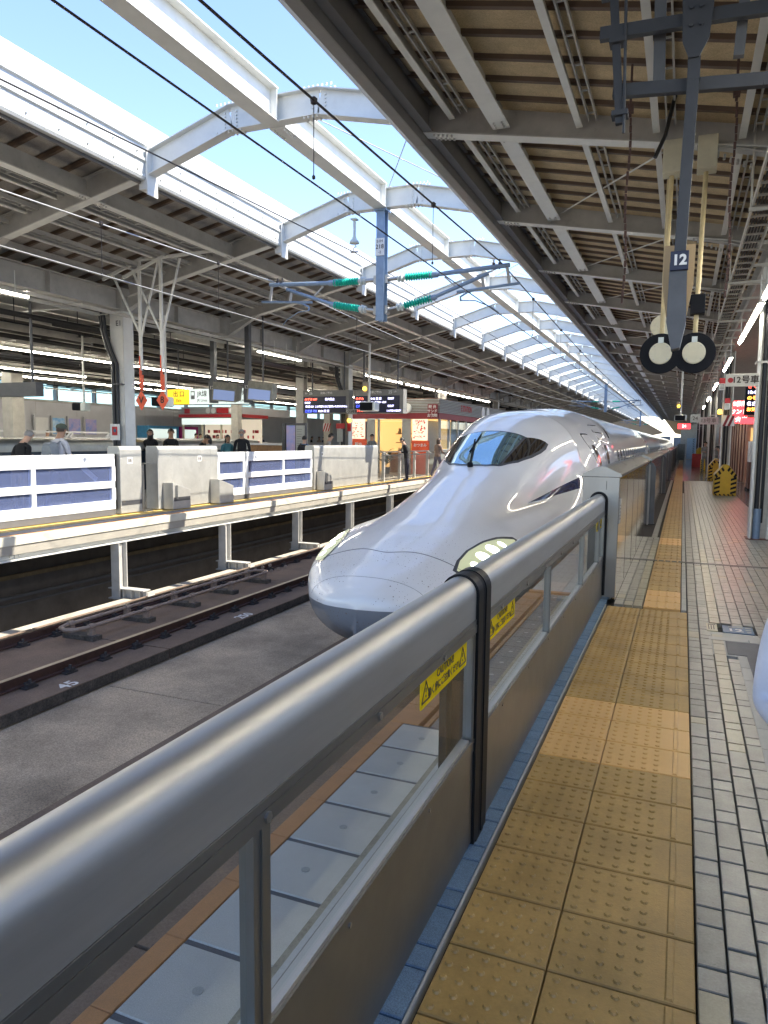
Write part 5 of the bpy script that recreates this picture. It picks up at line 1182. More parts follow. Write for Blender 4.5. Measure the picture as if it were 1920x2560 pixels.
def pack(P, loc, ang, col, label, z=1.22, group=None):
    o = thing('backpack', label, 'backpack', loc, group, rz=ang)
    b = MB(); prof = [(-.15, .0), (.15, .0), (.165, .12), (.15, .34), (.10, .45), (-.10, .45), (-.15, .34), (-.165, .12)]
    vs = []
    for y, k in ((0, .94), (-.05, 1.0), (-.14, .96), (-.20, .78)):
        for x, zz in prof: vs.append((x * k, y, .22 + (zz - .22) * k))
    n = len(prof); b.add(vs, [(i*n+k, i*n+(k+1)%n, (i+1)*n+(k+1)%n, (i+1)*n+k) for i in range(3) for k in range(n)] + [tuple(range(n)), tuple(range(3*n, 4*n))[::-1]])
    m = cloth(col); me = b.mesh('bag', m, smooth=True); q = bpy.data.objects.new('bag', me); C.objects.link(q); q.parent = o
    for sd in (-1, 1):
        b = MB(); b.tube([(sd*.10, .0, .42), (sd*.11, .06, .47), (sd*.12, .16, .42), (sd*.13, .20, .25), (sd*.13, .12, .08), (sd*.12, .0, .06)], .018, 6); q = bpy.data.objects.new('strap', b.mesh('strap', m, smooth=True)); C.objects.link(q); q.parent = o
    b = MB(); b.box(-.10, .10, -.235, -.19, .05, .22); q = bpy.data.objects.new('pocket', b.mesh('pocket', m)); C.objects.link(q); q.parent = o
    return o
R90 = -PI / 2            # facing +x ; 0 faces +y
FZ = 0.0
capP, J, (ih, ic, sc_) = person((-12.05, 11.35, 0), 0.05, 'person in white T-shirt and green cap walking behind the far left gate', 1.86, (.62,.62,.66), (.10,.11,.16), 'brown', 1, ('forward', 'swing'), 'walk', .5, .05, short=True, shoes=M['shoe_white'])
b = MB(); hc = J[ih]; b.lathe((hc[0], hc[1] - .01, hc[2] + .035), (0, 0, 1), [(0, .108), (.05, .110), (.085, .085), (.105, .03), (.108, .005)], 16); b.prism([(-.08, .08), (.08, .08), (.06, .19), (-.06, .19)], 'z', hc[2] + .03, hc[2] + .042)
q = bpy.data.objects.new('cap', b.mesh('cap', cloth((.075, .10, .075)), smooth=True)); C.objects.link(q); q.parent = capP
pack(None, (-12.05, 11.22, 1.05), 0.05, (.28, .31, .33), 'grey backpack on the back of the person in the green cap')
b = thing('paper_sheet', 'pale rolled sheet held low by the person in the green cap', 'paper', (-11.8, 11.8, .8)); m_ = MB(); m_.bar((-11.83, 11.75, .98), (-11.82, 12.15, .68), .004, .12); m_.build('sheet', M['white'], b)
person((-12.75, 10.95, 0), 0.2, 'person in black top with grey hair bending over at the far left', 1.74, (.012,.012,.014), (.22,.19,.16), 'grey', 0, 'phone', 'stand', 1.2, .35)
person((-13.35, 20.1, 0), -PI*.85, 'bearded grey-haired person in a dark coat facing the tracks', 1.92, (.012,.013,.018), (.03,.03,.04), 'grey', 0, 'down', head=.2, beard=True, wide=1.12)
person((-13.85, 20.0, 0), -PI*.7, 'dark-haired person in a turquoise scarf beside the bearded man', 1.74, (.04,.16,.20), (.04,.04,.05), 'black', 1, 'clasp', head=.2, long_hair=True)
person((-14.15, 19.4, 0), PI*.8, 'person in grey seen from behind beside the turquoise scarf', 1.70, (.30,.31,.33), (.08,.08,.1), 'black', 1, 'down', long_hair=True)
person((-14.75, 19.8, 0), -PI*.5, 'person in glasses and black jacket looking down by the cabinet', 1.74, (.02,.02,.022), (.05,.05,.06), 'black', 1, 'phone', head=1.0, lean=.2)
person((-15.3, 18.0, 0), -PI*.8, 'long-haired person in black behind the rounded stair wall', 1.88, (.015,.015,.018), (.03,.03,.03), 'black', 0, 'phone', head=.8, long_hair=True)
person((-14.6, 18.1, 0), -PI*.75, 'short-haired person in black looking down behind the stair wall', 1.90, (.012,.012,.014), (.03,.03,.03), 'black', 1, 'phone', head=.6)
person((-11.85, 21.6, 0), .1, 'person in a blue jacket with black rucksack seen from behind', 1.74, (.10,.22,.42), (.03,.03,.05), 'black', 0, 'down')
pack(None, (-11.85, 21.5, 1.0), .1, (.015,.016,.02), 'black rucksack on the person in the blue jacket')
person((-11.75, 23.2, 0), -PI*.3, 'person in a beige top looking down beside the dark column', 1.84, (.52,.48,.42), (.08,.08,.1), 'black', 0, 'phone', head=.8)
person((-13.0, 30.0, 0), -PI*.9, 'person in grey shirt with a shoulder strap before the kiosk', 1.90, (.14,.15,.16), (.05,.05,.06), 'black', 1, 'clasp', head=.3)
person((-10.25, 27.2, 0), PI*.7, 'person in black with a bag passing the red kiosk panel', 1.72, (.012,.012,.016), (.04,.04,.06), 'black', 0, 'phone', head=.7, lean=.2)
person((-10.05, 30.5, 0), -.4, 'person in a brown coat walking right of the kiosk', 1.74, (.26,.18,.14), (.16,.15,.2), 'brown', 0, 'forward', 'walk', long_hair=True, lean=.1)
# passengers on the distant platform beyond the far one
rr = random.Random(11); cols = [(.55,.55,.55), (.02,.02,.025), (.10,.11,.16), (.45,.36,.28), (.03,.04,.09), (.30,.10,.10)]
XF = -27.5
base = {}
spots = [(20.5, 'black', 1, 'dark-clad person sitting forward at the far left beyond the white railing'), (24.2, 'white', 0, 'person in white before the second blue poster beyond the railing'), (25.2, 'cream', 4, 'person in cream jacket before the last blue poster beyond the railing'), (26.2, 'navy', 2, 'person in a dark suit drinking, right of the blue posters'), (26.8, 'black', 1, 'bent dark figure right of the person in the suit'), (22.4, 'black', 1, 'long-haired person in black left of the pale column beyond the tracks'),
         (30.5, 'navy', 2, 'person in dark clothes before the pale blue vending machine'), (32.2, 'cream', 3, 'person in cream before the pink vending machine'), (36.0, 'white', 0, 'person in white left of the cream and red kiosk'), (37.2, 'grey', 2, 'dark-haired person close to the left side of the distant kiosk')]
CC = {'black': (.012,.012,.014), 'white': (.62,.62,.62), 'cream': (.52,.46,.38), 'navy': (.03,.035,.07), 'grey': (.14,.14,.15)}
for y, c, k, lab in spots: person((XF + .3 * math.sin(y * 3), y, 0.12), -PI * .55 - .4 * math.sin(y), lab, 1.80, CC[c], (.05,.05,.06), 'black', k % 2, rr.choice(('phone', 'down', 'clasp')), head=.5, detail=False, long_hair=(k == 1))
for k in range(14):
    y = 38.6 + k * 1.25; person((XF + .8 * math.sin(k * 2.3), y, .12), -PI * .5 + math.sin(k), ORD[k] + ' small figure from the left in the queue by the distant kiosk' , 1.76, rr.choice(cols), (.05,.05,.06), 'black', k % 2, rr.choice(('phone', 'down')), head=.4, detail=False, group='people queueing by the distant kiosk')
# the sleeve of a bystander in white at the right edge
person((0.365, 1.70, 0), PI * .97, 'bystander in a loose white hooded top at the right edge of the picture', 1.56, (.70,.70,.76), (.55,.55,.60), 'black', 0, ('phone', 'phone'), head=0, wide=1.0)
person((1.15, 44.0, 0), PI * .9, 'person in light grey standing by a far column on the near platform', 1.74, (.30,.29,.27), (.2,.2,.2), 'black', 0, 'phone')
person((1.45, 27.8, 0), PI * .6, 'person in white and black bending beside the second guard', 1.55, (.6,.6,.62), (.02,.02,.025), 'black', 0, 'phone', lean=.4, head=1)
# ------------------------------------------------------------------ far platform furniture
W = thing('stair_wall', 'dark granite stair parapet with rounded metal top on the far platform', 'wall', (-15.6, 12, 0))
b = MB(); b.box(-15.7, -15.5, 6, 24.5, 0, 1.22); b.build('granite_panel', M['granite'], W)
b = MB(); b.prism([(-15.42, 1.22)] + [(-15.62 + .20*math.cos(t), 1.32 + .26*math.sin(t)) for t in [PI*i/12 for i in range(13)]] + [(-15.82, 1.22)], 'y', 6, 24.5); b.build('rounded_cap', M['duct'], W, smooth=True)
W = thing('stair_wall', 'low wood-faced wall with pale top behind the bearded man', 'wall', (-13.7, 22.5, 0)); b = MB(); b.box(-14.6, -13.0, 22.4, 22.6, 0, 1.40); b.build('wood_panel', M['wood'], W); b = MB(); b.box(-14.65, -12.95, 22.36, 22.64, 1.40, 1.47); b.build('top', M['white'], W)
b = MB(); [b.box(-14.6 + .4*k, -14.595 + .4*k, 22.394, 22.3995, 0, 1.39) for k in range(1, 4)]; b.build('panel_joint', M['brown'], W)
A_ = thing('info_panel', 'black framed pair of route map panels behind the blue jacket', 'information board', (-12.5, 22.2, 0)); b = MB(); b.box(-13.02, -12.90, 22.1, 22.3, 0, 2.18); b.box(-12.90, -12.10, 22.15, 22.25, .3, 2.18); b.build('frame', M['dark_board'], A_)
b = MB(); b.box(-12.86, -12.52, 22.13, 22.149, .5, 2.10); b.build('poster', M['poster_b'], A_); b = MB(); b.box(-12.48, -12.14, 22.13, 22.149, .5, 2.10); b.build('poster', M['light_stone'], A_)
b = MB(); [b.box(-12.44, -12.44 + rr.uniform(.1, .26), 22.124, 22.129, 1.95 - .08*k, 1.97 - .08*k) for k in range(16)]; b.build('print', M['board_grey'], A_)
def monitor(x, num, label):
    m = thing('platform_monitor', label, 'monitor', (x, 18, 3)); b = MB(); b.box(x - .07, x + .07, 17.93, 18.07, 2.68, 5.3); b.prism([(x - .09, 2.66), (x + .09, 2.66), (x + .11, 3.3), (x - .11, 3.3)], 'y', 17.90, 18.10); b.build('arm', M['dark_steel'], m)
    b = MB(); b.add([(x + .13, 17.7, 2.72), (x + .85, 17.86, 2.66), (x + .87, 17.92, 3.20), (x + .15, 17.76, 3.27), (x + .13, 18.0, 2.80), (x + .85, 18.15, 2.74), (x + .87, 18.2, 3.15), (x + .15, 18.05, 3.22)], [(0,1,2,3),(7,6,5,4),(0,4,5,1),(1,5,6,2),(2,6,7,3),(3,7,4,0)]); b.build('case', M['beige'], m)
    b = MB(); b.add([(x + .18, 17.70, 2.75), (x + .81, 17.84, 2.70), (x + .82, 17.868, 2.98), (x + .19, 17.732, 3.05)], [(0,1,2,3)]); b.build('screen', M['screen_blue'], m)
    b = MB(); b.cyl((x + .5, 18, 3.2), (x + .5, 18, 5.3), .025, 8); b.build('hanger', M['dark_steel'], m)
    text(num, .14, M['white'], m, (x, 17.893, 3.10), '-y', bold=.002)
monitor(-12.92, '12', 'hanging screen marked 12 in front of the exit sign'); monitor(-11.72, '13', 'hanging screen marked 13 at the end of the exit sign')
S = thing('exit_sign', 'long yellow and white exit sign above the far platform', 'sign', (-13.5, 19.2, 2.9)); b = MB(); b.box(-15.6, -12.45, 19.2, 19.35, 2.68, 3.20); b.build('case', M['dark_board'], S)
b = MB(); b.box(-15.58, -14.72, 19.19, 19.199, 2.70, 3.18); b.build('yellow_field', M['lit_exit_y'], S); b = MB(); b.box(-14.715, -12.47, 19.19, 19.199, 2.70, 3.18); b.build('white_field', M['lit_exit_w'], S)
text('出 口', .20, M['ink'], S, (-15.13, 19.185, 3.02), '-y', bold=.002); text('Exit', .13, M['ink'], S, (-15.13, 19.185, 2.82), '-y')
text('JR線', .20, M['ink'], S, (-14.22, 19.185, 3.02), '-y', bold=.002); text('JR Lines', .12, M['ink'], S, (-14.22, 19.185, 2.82), '-y'); text('地下鉄御堂筋線', .16, M['ink'], S, (-13.1, 19.185, 3.03), '-y', bold=.001, sx=.95); text('Subway Midōsuji Line', .12, M['ink'], S, (-13.1, 19.185, 2.81), '-y', sx=.95)
for xq in (-14.58, -13.82):
    b = MB(); b.box(xq - .075, xq + .075, 19.183, 19.188, 2.86, 3.12); b.build('train_symbol', M['board_grey'], S); b = MB(); b.box(xq - .05, xq + .05, 19.178, 19.182, 2.98, 3.08); b.build('symbol_window', M['lit_exit_w'], S)
for xq in (-15.2, -13.9, -12.6): b = MB(); b.cyl((xq, 19.28, 3.2), (xq, 19.28, 4.8), .02, 8); b.build('hanger', M['dark_steel'], S)
def board(x0, x1, head, rows, label, y=24.5):
    B_ = thing('departure_board', label, 'departure board', ((x0+x1)/2, y, 3)); b = MB(); b.box(x0, x1, y, y + .35, 2.60, 3.47); b.build('case', M['board_grey'], B_); b = MB(); b.box(x0 + .02, x1 - .14, y - .012, y - .001, 2.63, 3.24); b.build('screen', M['navy'], B_)
    for body, xx, zz, sz, m in head + rows: text(body, sz, M[m], B_, (xx, y - .017, zz), '-y', ax='LEFT', bold=.0015)
    for xq in (x0 + .3, x1 - .3): b = MB(); b.cyl((xq, y + .2, 3.47), (xq, y + .2, 4.9), .03, 8); b.build('hanger', M['dark_steel'], B_)
board(-13.5, -11.55, [('← 26', -13.42, 3.36, .15, 'white'), ('発車ご案内', -12.75, 3.36, .10, 'white')], [('みずほ 609', -13.42, 3.13, .11, 'led_r'), ('新大阪止', -12.55, 3.13, .10, 'led_w'), ('停車駅', -13.42, 3.00, .08, 'led_w'), ('回 送 838  この列車にはご乗車いただけません', -13.38, 2.86, .085, 'led_w'), ('こだま 733', -13.42, 2.69, .11, 'led_b'), ('10:54 東 京', -12.85, 2.69, .10, 'led_w')], 'departure board left of the dark column, arrow to track 26')
board(-11.35, -9.40, [('発車ご案内', -10.75, 3.36, .10, 'white'), ('25 →', -9.98, 3.36, .15, 'white')], [('のぞみ', -11.28, 3.13, .11, 'led_r'), ('10:46 東 京', -10.72, 3.13, .10, 'led_w'), ('停車駅 京都・名古屋・新横浜・品川', -11.28, 3.00, .075, 'led_w'), ('こだま 733', -11.28, 2.86, .11, 'led_b'), ('のぞみ', -11.28, 2.69, .11, 'led_r'), ('10:58', -10.72, 2.69, .10, 'led_w'), ('指定席', -10.0, 3.13, .08, 'led_w'), ('指定席', -10.0, 2.86, .08, 'led_w'), ('この列車の指定席', -10.05, 2.69, .07, 'led_w')], 'departure board right of the dark column, arrow to track 25')
p = thing('carriage_sign', 'small grey plate reading 13号車 under the right departure board', 'sign', (-11.3, 24.2, 2.65)); b = MB(); b.box(-11.52, -11.10, 24.18, 24.22, 2.56, 2.74); b.build('plate', M['light_stone'], p); text('⊘13号車', .11, M['ink'], p, (-11.31, 24.172, 2.65), '-y', bold=.002)
def camera_unit(x, y, z, label, amber=True, s=1.0, dark=True, rod=5.0):
    c = thing('platform_camera', label, 'monitor', (x, y, z)); b = MB(); b.box(x - .30*s, x + .30*s, y - .22, y + .25, z - .17*s, z + .17*s); b.build('case', M['porcelain'], c, bevel=.05)
    b = MB(); b.box(x - .27*s, x + .22*s, y - .235, y - .221, z - .14*s, z + .13*s); b.build('screen', M['black'], c); b = MB(); b.cyl((x, y, z + .17*s), (x, y, rod), .045 * s, 10); b.build('pole', M['white_steel'], c)
    if amber: b = MB(); b.lathe((x - .12*s, y - .12, z + .62*s), (0, -1, 0), [(0, .07*s), (.03, .068*s), (.06, .045*s), (.07, .005)], 16); b.build('amber_lamp', M['amber'], c, smooth=True); b = MB(); b.box(x - .22*s, x - .02*s, y - .10, y + .05, z + .48*s, z + .86*s); b.build('lamp_box', M['board_grey'], c)
    return c
camera_unit(-10.35, 23.6, 2.80, 'hanging monitor with amber lamp before the right departure board')
# hanging route diamonds
def diamond(x, ch, label):
    d = thing('stop_marker', label, 'sign', (x, 12.5, 2.4)); b = MB(); b.box(x - .035, x + .035, 12.48, 12.52, 3.05, 5.38); b.build('rod', M['white_steel'], d)
    b = MB(); b.box(x - .036, x - .005, 12.475, 12.525, 2.62, 3.35); b.mi = 1; b.box(x + .0, x + .036, 12.475, 12.525, 2.62, 2.95); b.build('coloured_rod', [M['orange_red'], M['orange_red']], d)
    b = MB(); b.prism([(x, 2.62), (x + .155, 2.41), (x, 2.20), (x - .155, 2.41)], 'y', 12.48, 12.495); b.build('diamond', M['orange_red'], d); text(ch, .20, M['ink'], d, (x, 12.474, 2.41), '-y', bold=.004)
    b = MB(); b.bar((x - 1.0, 12.5, 5.02), (x + .1, 12.5, 5.38), .05, .06); b.bar((x - .72, 12.5, 5.1), (x, 12.5, 3.8), .03, .04); b.bar((x + .5, 12.5, 5.3), (x + .02, 12.5, 3.75), .03, .04); b.bar((x, 12.5, 5.35), (x + 1.0, 12.9, 5.50), .05, .05); b.build('bracket', M['white_steel'], d)
diamond(-10.83, 'V', 'orange diamond marked V on a white rod beside the E1 column'); diamond(-10.27, '8', 'orange diamond marked 8 at the left end of the exit sign')
p = thing('hanging_camera', 'grey camera housing hung left of the E1 column by its girder', 'camera', (-11.3, 10.9, 4.5)); b = MB(); b.box(-12.65, -12.2, 10.75, 11.0, 4.62, 4.86); b.build('housing', M['duct'], p, bevel=.03); b = MB(); b.cyl((-12.4, 10.88, 4.86), (-12.4, 10.88, 5.35), .025, 8); b.build('rod', M['duct'], p)
for x, y, lab in ((-16.6, 16.5, 'black camera on a white pipe left of the E1 column'), (-12.05, 14.6, 'black camera behind the diamond marked 8')):
    p = thing('hanging_camera', lab, 'camera', (x, y, 2.6)); b = MB(); b.box(x - .22, x + .10, y - .12, y + .12, 2.40, 2.62); b.build('housing', M['black'], p, bevel=.03); b = MB(); b.box(x + .10, x + .30, y - .12, y + .12, 2.38, 2.62); b.build('hood', M['porcelain'], p, bevel=.03); b = MB(); b.cyl((x + .15, y, 2.62), (x + .15, y, 4.6), .03, 8); b.build('pole', M['white_steel'], p)
p = thing('hanging_board', 'dark hanging departure board cut by the left edge of the picture', 'departure board', (-13.7, 10.6, 2.8)); b = MB(); b.box(-14.3, -12.9, 11.6, 11.8, 2.48, 2.78); b.build('case', M['dark_board'], p); b = MB(); b.cyl((-13.1, 11.7, 2.78), (-13.1, 11.7, 4.6), .03, 8); b.build('rod', M['dark_steel'], p); text('Long ages', .10, M['led_w'], p, (-13.3, 11.592, 2.62), '-y') if False else None
# ------------------------------------------------------------------ kiosk on the far platform
K = thing('kiosk', 'red and cream station kiosk with lit posters on the far platform', 'kiosk', (-13.2, 34, 0))
b = MB(); b.box(-15.6, -10.9, 33.0, 33.06, 2.68, 2.95); b.box(-10.9, -10.84, 33.0, 52, 2.68, 2.95); b.build('red_band', M['dark_red'], K)
sm = MB(); sm.box(-15.6, -10.78, 32.98, 33.10, 0, .045); sme = sm.mesh('slat', M['light_stone'], Vector((-13, 33, 0))); sm = MB(); sm.box(-10.90, -10.78, 33.1, 52, 0, .045); sme2 = sm.mesh('slat', M['light_stone'], Vector((-10.8, 33, 0)))
for k in range(9): put(sme, 'slat', K, (-13, 33, 2.97 + .075 * k)); put(sme2, 'slat', K, (-10.8, 33, 2.97 + .075 * k))
b = MB(); b.box(-15.58, -10.92, 33.08, 52, 2.96, 3.66); b.build('roof_box', M['brown'], K)
b = MB(); b.box(-15.4, -11.0, 35.4, 35.5, 0, 2.68); b.box(-15.4, -11, 33.2, 35.5, 2.60, 2.67); b.build('inner_wall', M['warm_inside'], K)
b = MB(); b.box(-15.5, -14.65, 33.05, 33.2, 0, 1.68); b.build('red_panel', M['orange_red'], K); b = MB(); b.box(-12.22, -11.35, 33.05, 33.2, 0, 1.62); b.build('red_panel', M['orange_red'], K)
b = MB(); b.box(-15.45, -14.72, 33.02, 33.1, 1.69, 2.66); b.box(-12.18, -11.42, 33.02, 33.1, 1.64, 2.66); b.build('poster', M['poster_a'], K)
b = MB(); rq = random.Random(4)
for k in range(40):
    for x0, x1 in ((-15.42, -14.75), (-12.15, -11.45)):
        x = rq.uniform(x0, x1 - .08); z = rq.uniform(1.72, 2.5); b.box(x, x + rq.uniform(.02, .10), 33.008, 33.018, z, z + rq.uniform(.015, .06))
b.build('poster_print', M['red'], K, kind='stuff'); text('OSAKA', .16, M['red'], K, (-11.8, 33.01, 2.56), '-y', bold=.004)
b = MB(); b.box(-14.62, -14.2, 33.1, 33.16, 0, 2.66); b.box(-14.05, -13.95, 33.1, 33.2, 0, 2.66); b.box(-12.75, -12.3, 33.1, 33.16, 0, 2.66); b.build('door_frame', M['light_stone'], K)
text('おつまみ', .17, M['white'], K, (-11.78, 33.04, 1.40), '-y', bold=.004); text('駅弁', .2, M['white'], K, (-15.05, 33.04, 1.40), '-y', bold=.004)
b = MB(); b.box(-13.9, -12.6, 34.4, 34.8, 0, 1.0); b.box(-13.9, -12.4, 35.2, 35.38, 1.0, 1.05); b.box(-13.9, -12.4, 35.2, 35.38, 1.5, 1.54); b.box(-13.9, -12.4, 35.2, 35.38, 1.95, 1.99); b.build('shelf', M['wood'], K)
b = MB()
for k in range(60): x = rq.uniform(-13.8, -12.5); z = rq.choice((1.05, 1.54, 1.99)); b.box(x, x + .06, 35.1, 35.18, z, z + rq.uniform(.1, .28))
b.mi = 1
for k in range(12): b.box(-12.95 + rq.uniform(0, .2), -12.70, 34.2, 34.35, .2 + .1*k, .28 + .1*k)
b.build('goods', [M['cream'], M['yellow']], K, kind='stuff')
b = MB()
for k in range(9): b.box(-10.93, -10.86, 33.4 + 1.5*k, 34.75 + 1.5*k, 1.25, 2.6)
b.build('side_window', M['shop_glass'], K); b = MB(); b.box(-10.95, -10.88, 33.0, 52, 0, 1.22); [b.box(-10.95, -10.85, 33.25 + 1.5*k, 33.38 + 1.5*k, 1.22, 2.68) for k in range(11)]; b.box(-11.6, -11.5, 33.4, 52, 0, 2.6); b.build('side_wall', M['light_stone'], K)
text('E STATION', .42, M['red'], K, (-10.765, 37.5, 3.30), '+x', bold=.012)
p = thing('hanging_sign', 'dark red sign reading 駅弁 サンド お飲物 at the kiosk corner', 'sign', (-11.05, 32.8, 3.0)); b = MB(); b.box(-11.32, -10.84, 32.75, 32.85, 2.66, 3.36); b.build('board', M['dark_red'], p)
for k, t in enumerate(('駅 弁', 'サンド', 'お飲物')): text(t, .17, M['white'], p, (-11.08, 32.74, 3.22 - .2*k), '-y', bold=.003)
p = thing('round_sign', 'round white sign on the slatted front of the kiosk', 'sign', (-12.3, 32.9, 3.2)); b = MB(); b.cyl((-12.45, 32.86, 3.18), (-12.45, 32.96, 3.18), .24, 28); b.build('disc', M['white'], p); b = MB(); b.cyl((-12.47, 32.85, 3.22), (-12.47, 32.855, 3.22), .05, 12); b.box(-12.53, -12.40, 32.85, 32.856, 3.04, 3.07); b.build('emblem', M['red'], p)
for k in range(2):
    p = thing('round_sign', ('first' if k == 0 else 'second') + ' round white disc after the red lettering on the kiosk side', 'sign', (-10.75, 40.6 + k, 3.3)); b = MB(); b.cyl((-10.77, 40.9 + 1.1*k, 3.25), (-10.74, 40.9 + 1.1*k, 3.25), .33, 24); b.build('disc', M['white'], p)
p = thing('potted_plant', 'dark leafy plant standing in the kiosk entrance', 'plant', (-13.3, 32.7, 0)); b = MB(); b.lathe((-13.35, 32.6, 0), (0, 0, 1), [(0, .16), (.3, .2), (.32, .2), (.33, .02)], 14); b.build('pot', M['dark_board'], p)
b = MB(); rl = random.Random(9)
for k in range(60):
    a = rl.uniform(0, 6.28); l = rl.uniform(.3, .6); q0 = Vector((-13.35, 32.6, .4 + rl.uniform(0, .6))); q1 = q0 + Vector((math.cos(a) * l, math.sin(a) * l, rl.uniform(.0, .45))); sd = Vector((-math.sin(a), math.cos(a), 0)) * .05
    b.add([q0, (q0 + q1) / 2 + sd + Vector((0, 0, .06)), q1, (q0 + q1) / 2 - sd + Vector((0, 0, .06))], [(0, 1, 2, 3)])
b.build('leaves', M['leaf'], p, kind='stuff')
for k, (y, lab) in enumerate(((25.1, 'red and white notice strapped to the column between the boards'), (13.0, None))):
    if lab is None: continue
    p = thing('notice', lab, 'notice', (-12.1, y, 2)); b = MB(); b.box(-12.38, -12.02, y - .02, y, 2.05, 2.25); b.mi = 1; b.box(-12.33, -12.10, y - .02, y, 1.55, 2.04); b.build('plate', [M['red'], M['light_stone']], p)
p = thing('orange_button', 'orange emergency lamp and striped plate on the column right of the boards', 'sign', (-11.8, 25.2, 2.2)); b = MB(); b.cyl((-11.9, 25.3, 2.36), (-11.9, 25.2, 2.36), .07, 12); b.build('lamp', M['amber'], p); b = MB(); b.box(-12.0, -11.85, 25.28, 25.33, 1.95, 2.25); b.build('plate', M['red'], p)
p = thing('column_plate', 'small white plate with red mark on the column near the kiosk', 'sign', (-12.1, 37.4, 1.5)); b = MB(); b.box(-12.38, -12.05, 37.35, 37.38, 1.35, 1.75); b.build('plate', M['white'], p); b = MB(); b.box(-12.28, -12.14, 37.34, 37.349, 1.5, 1.65); b.build('mark', M['red'], p)
p = thing('notice', 'tall white notice with red characters left of the kiosk counter', 'notice', (-15.7, 32.9, 1.6)); b = MB(); b.box(-15.85, -15.62, 32.9, 32.95, 1.1, 2.0); b.build('board', M['white'], p); b = MB(); [b.box(-15.79, -15.68, 32.89, 32.899, 1.2 + .2*k, 1.32 + .2*k) for k in range(4)]; b.build('characters', M['red'], p)
for (x, y, lab) in ((-14.5, 26.2, 'dark square column left of the kiosk, behind the left board'),):
    p = thing('station_column', lab, 'column', (x, y, 0)); b = MB(); b.hbeam((x, y, 0), (x, y, 4.9), .35, .35, .03, up=(0, 1, 0)); b.build('shaft', M['grey_steel'], p)
# ------------------------------------------------------------------ beyond: tracks, distant platform, window wall
b = MB(); b.box(-33.5, -25.4, 5, 120, -.6, .12); b.build('distant_platform', M['plat_floor'], kind='structure')
b = MB(); b.box(-25.4, -20, -5, 120, -2.2, -1.5); b.build('distant_track_bed', M['slab'], kind='structure')
Wl = thing('window_wall', 'pale panelled wall with a band of blue tinted windows beyond all the tracks', 'wall', (-34, 50, 0))
b = MB(); b.box(-34.3, -34.0, 5, 150, 0, 3.60); b.build('wall_panel', M['wall_pale'], Wl); b = MB(); b.box(-34.3, -34.0, 5, 150, 4.66, 6.4); b.build('upper_wall', M['cream_steel'], Wl)
b = MB(); b.box(-33.99, -33.9, 5, 150, 3.60, 3.74); b.box(-33.99, -33.93, 5, 150, 4.50, 4.56); b.build('sill', M['grey_steel'], Wl)
wp = MB(); wp.box(-34.16, -34.14, .06, 2.94, 3.74, 4.66); wpm = wp.mesh('window_pane', M['window_glass']); mu = MB(); mu.box(-34.2, -33.92, -.06, .06, 3.74, 4.66); mum = mu.mesh('mullion', M['grey_steel']); jn = MB(); jn.box(-33.999, -33.99, -.01, .01, 0, 3.6); jnm = jn.mesh('panel_joint', M['grey_steel'])
for k in range(40): put(wpm, 'window_pane', Wl, (0, 8 + 3*k, 0)); put(mum, 'mullion', Wl, (0, 8 + 3*k, 0)); put(jnm, 'panel_joint', Wl, (0, 9.5 + 3*k, 0))
Rl = thing('railing', 'white slanted railing in front of the posters beyond the tracks', 'railing', (-25.8, 24, 0)); b = MB(); b.box(-25.9, -25.8, 12, 27.2, 1.55, 1.62); b.box(-25.75, -25.65, 12, 27.2, 1.80, 1.88); b.build('rail', M['white_gate'], Rl)
b = MB(); [b.bar((-25.85, 12.5 + 2.4*k + d, 1.2), (-25.7, 12.9 + 2.4*k + d, 1.84), .07, .07) for k in range(7) for d in (0, .16)]; b.box(-25.9, -25.8, 12, 27.2, .12, 1.25); b.build('slanted_post', M['white_gate'], Rl)
for y0, y1, z, lab in ((29, 37.6, 1.62, 'white low barrier left of the distant kiosk'), (41.5, 52, 1.42, 'pale grey barrier right of the distant kiosk'), (53, 75, 1.3, 'white railing beyond the pale barrier')):
    p = thing('barrier', lab, 'barrier', (-25.8, (y0+y1)/2, 0)); b = MB(); b.box(-25.9, -25.7, y0, y1, .1, z - .15); b.box(-25.95, -25.65, y0, y1, z - .14, z); b.build('panel', M['white_gate'] if z != 1.42 else M['wall_pale'], p)
for k, (y, mm, lab) in enumerate(((31.9, 'poster_c', 'leftmost framed blue poster beyond the white railing'), (33.1, 'poster_b', 'middle framed purple-blue poster beyond the white railing'), (34.4, 'poster_b', 'rightmost framed blue poster beyond the white railing'), (30.7, 'white', 'framed notice half hidden by the pale column beyond the tracks'))):
    p = thing('poster_frame', lab, 'poster', (-33.8, y, 2.4)); b = MB(); b.box(-33.9, -33.8, y - .52, y + .52, 1.7, 2.85); b.build('frame', M['wall_pale'], p); b = MB(); b.box(-33.79, -33.78, y - .44, y + .44, 1.8, 2.72); b.build('print', M[mm], p)
for y0, y1, mm, lab in ((38.6, 41.8, 'sky_blue', 'pale blue vending machines against the wall beyond the tracks'), (42.0, 44.0, 'magenta', 'pink vending machine right of the blue ones')):
    p = thing('vending_machine', lab, 'vending machine', (-33, (y0+y1)/2, 0)); b = MB(); b.box(-33.9, -33.0, y0, y1, .12, 2.45); b.build('body', M[mm], p); b = MB(); b.box(-32.99, -32.98, y0 + .2, y1 - .3, 1.5, 2.25); b.build('display', M['lit_exit_w'], p)
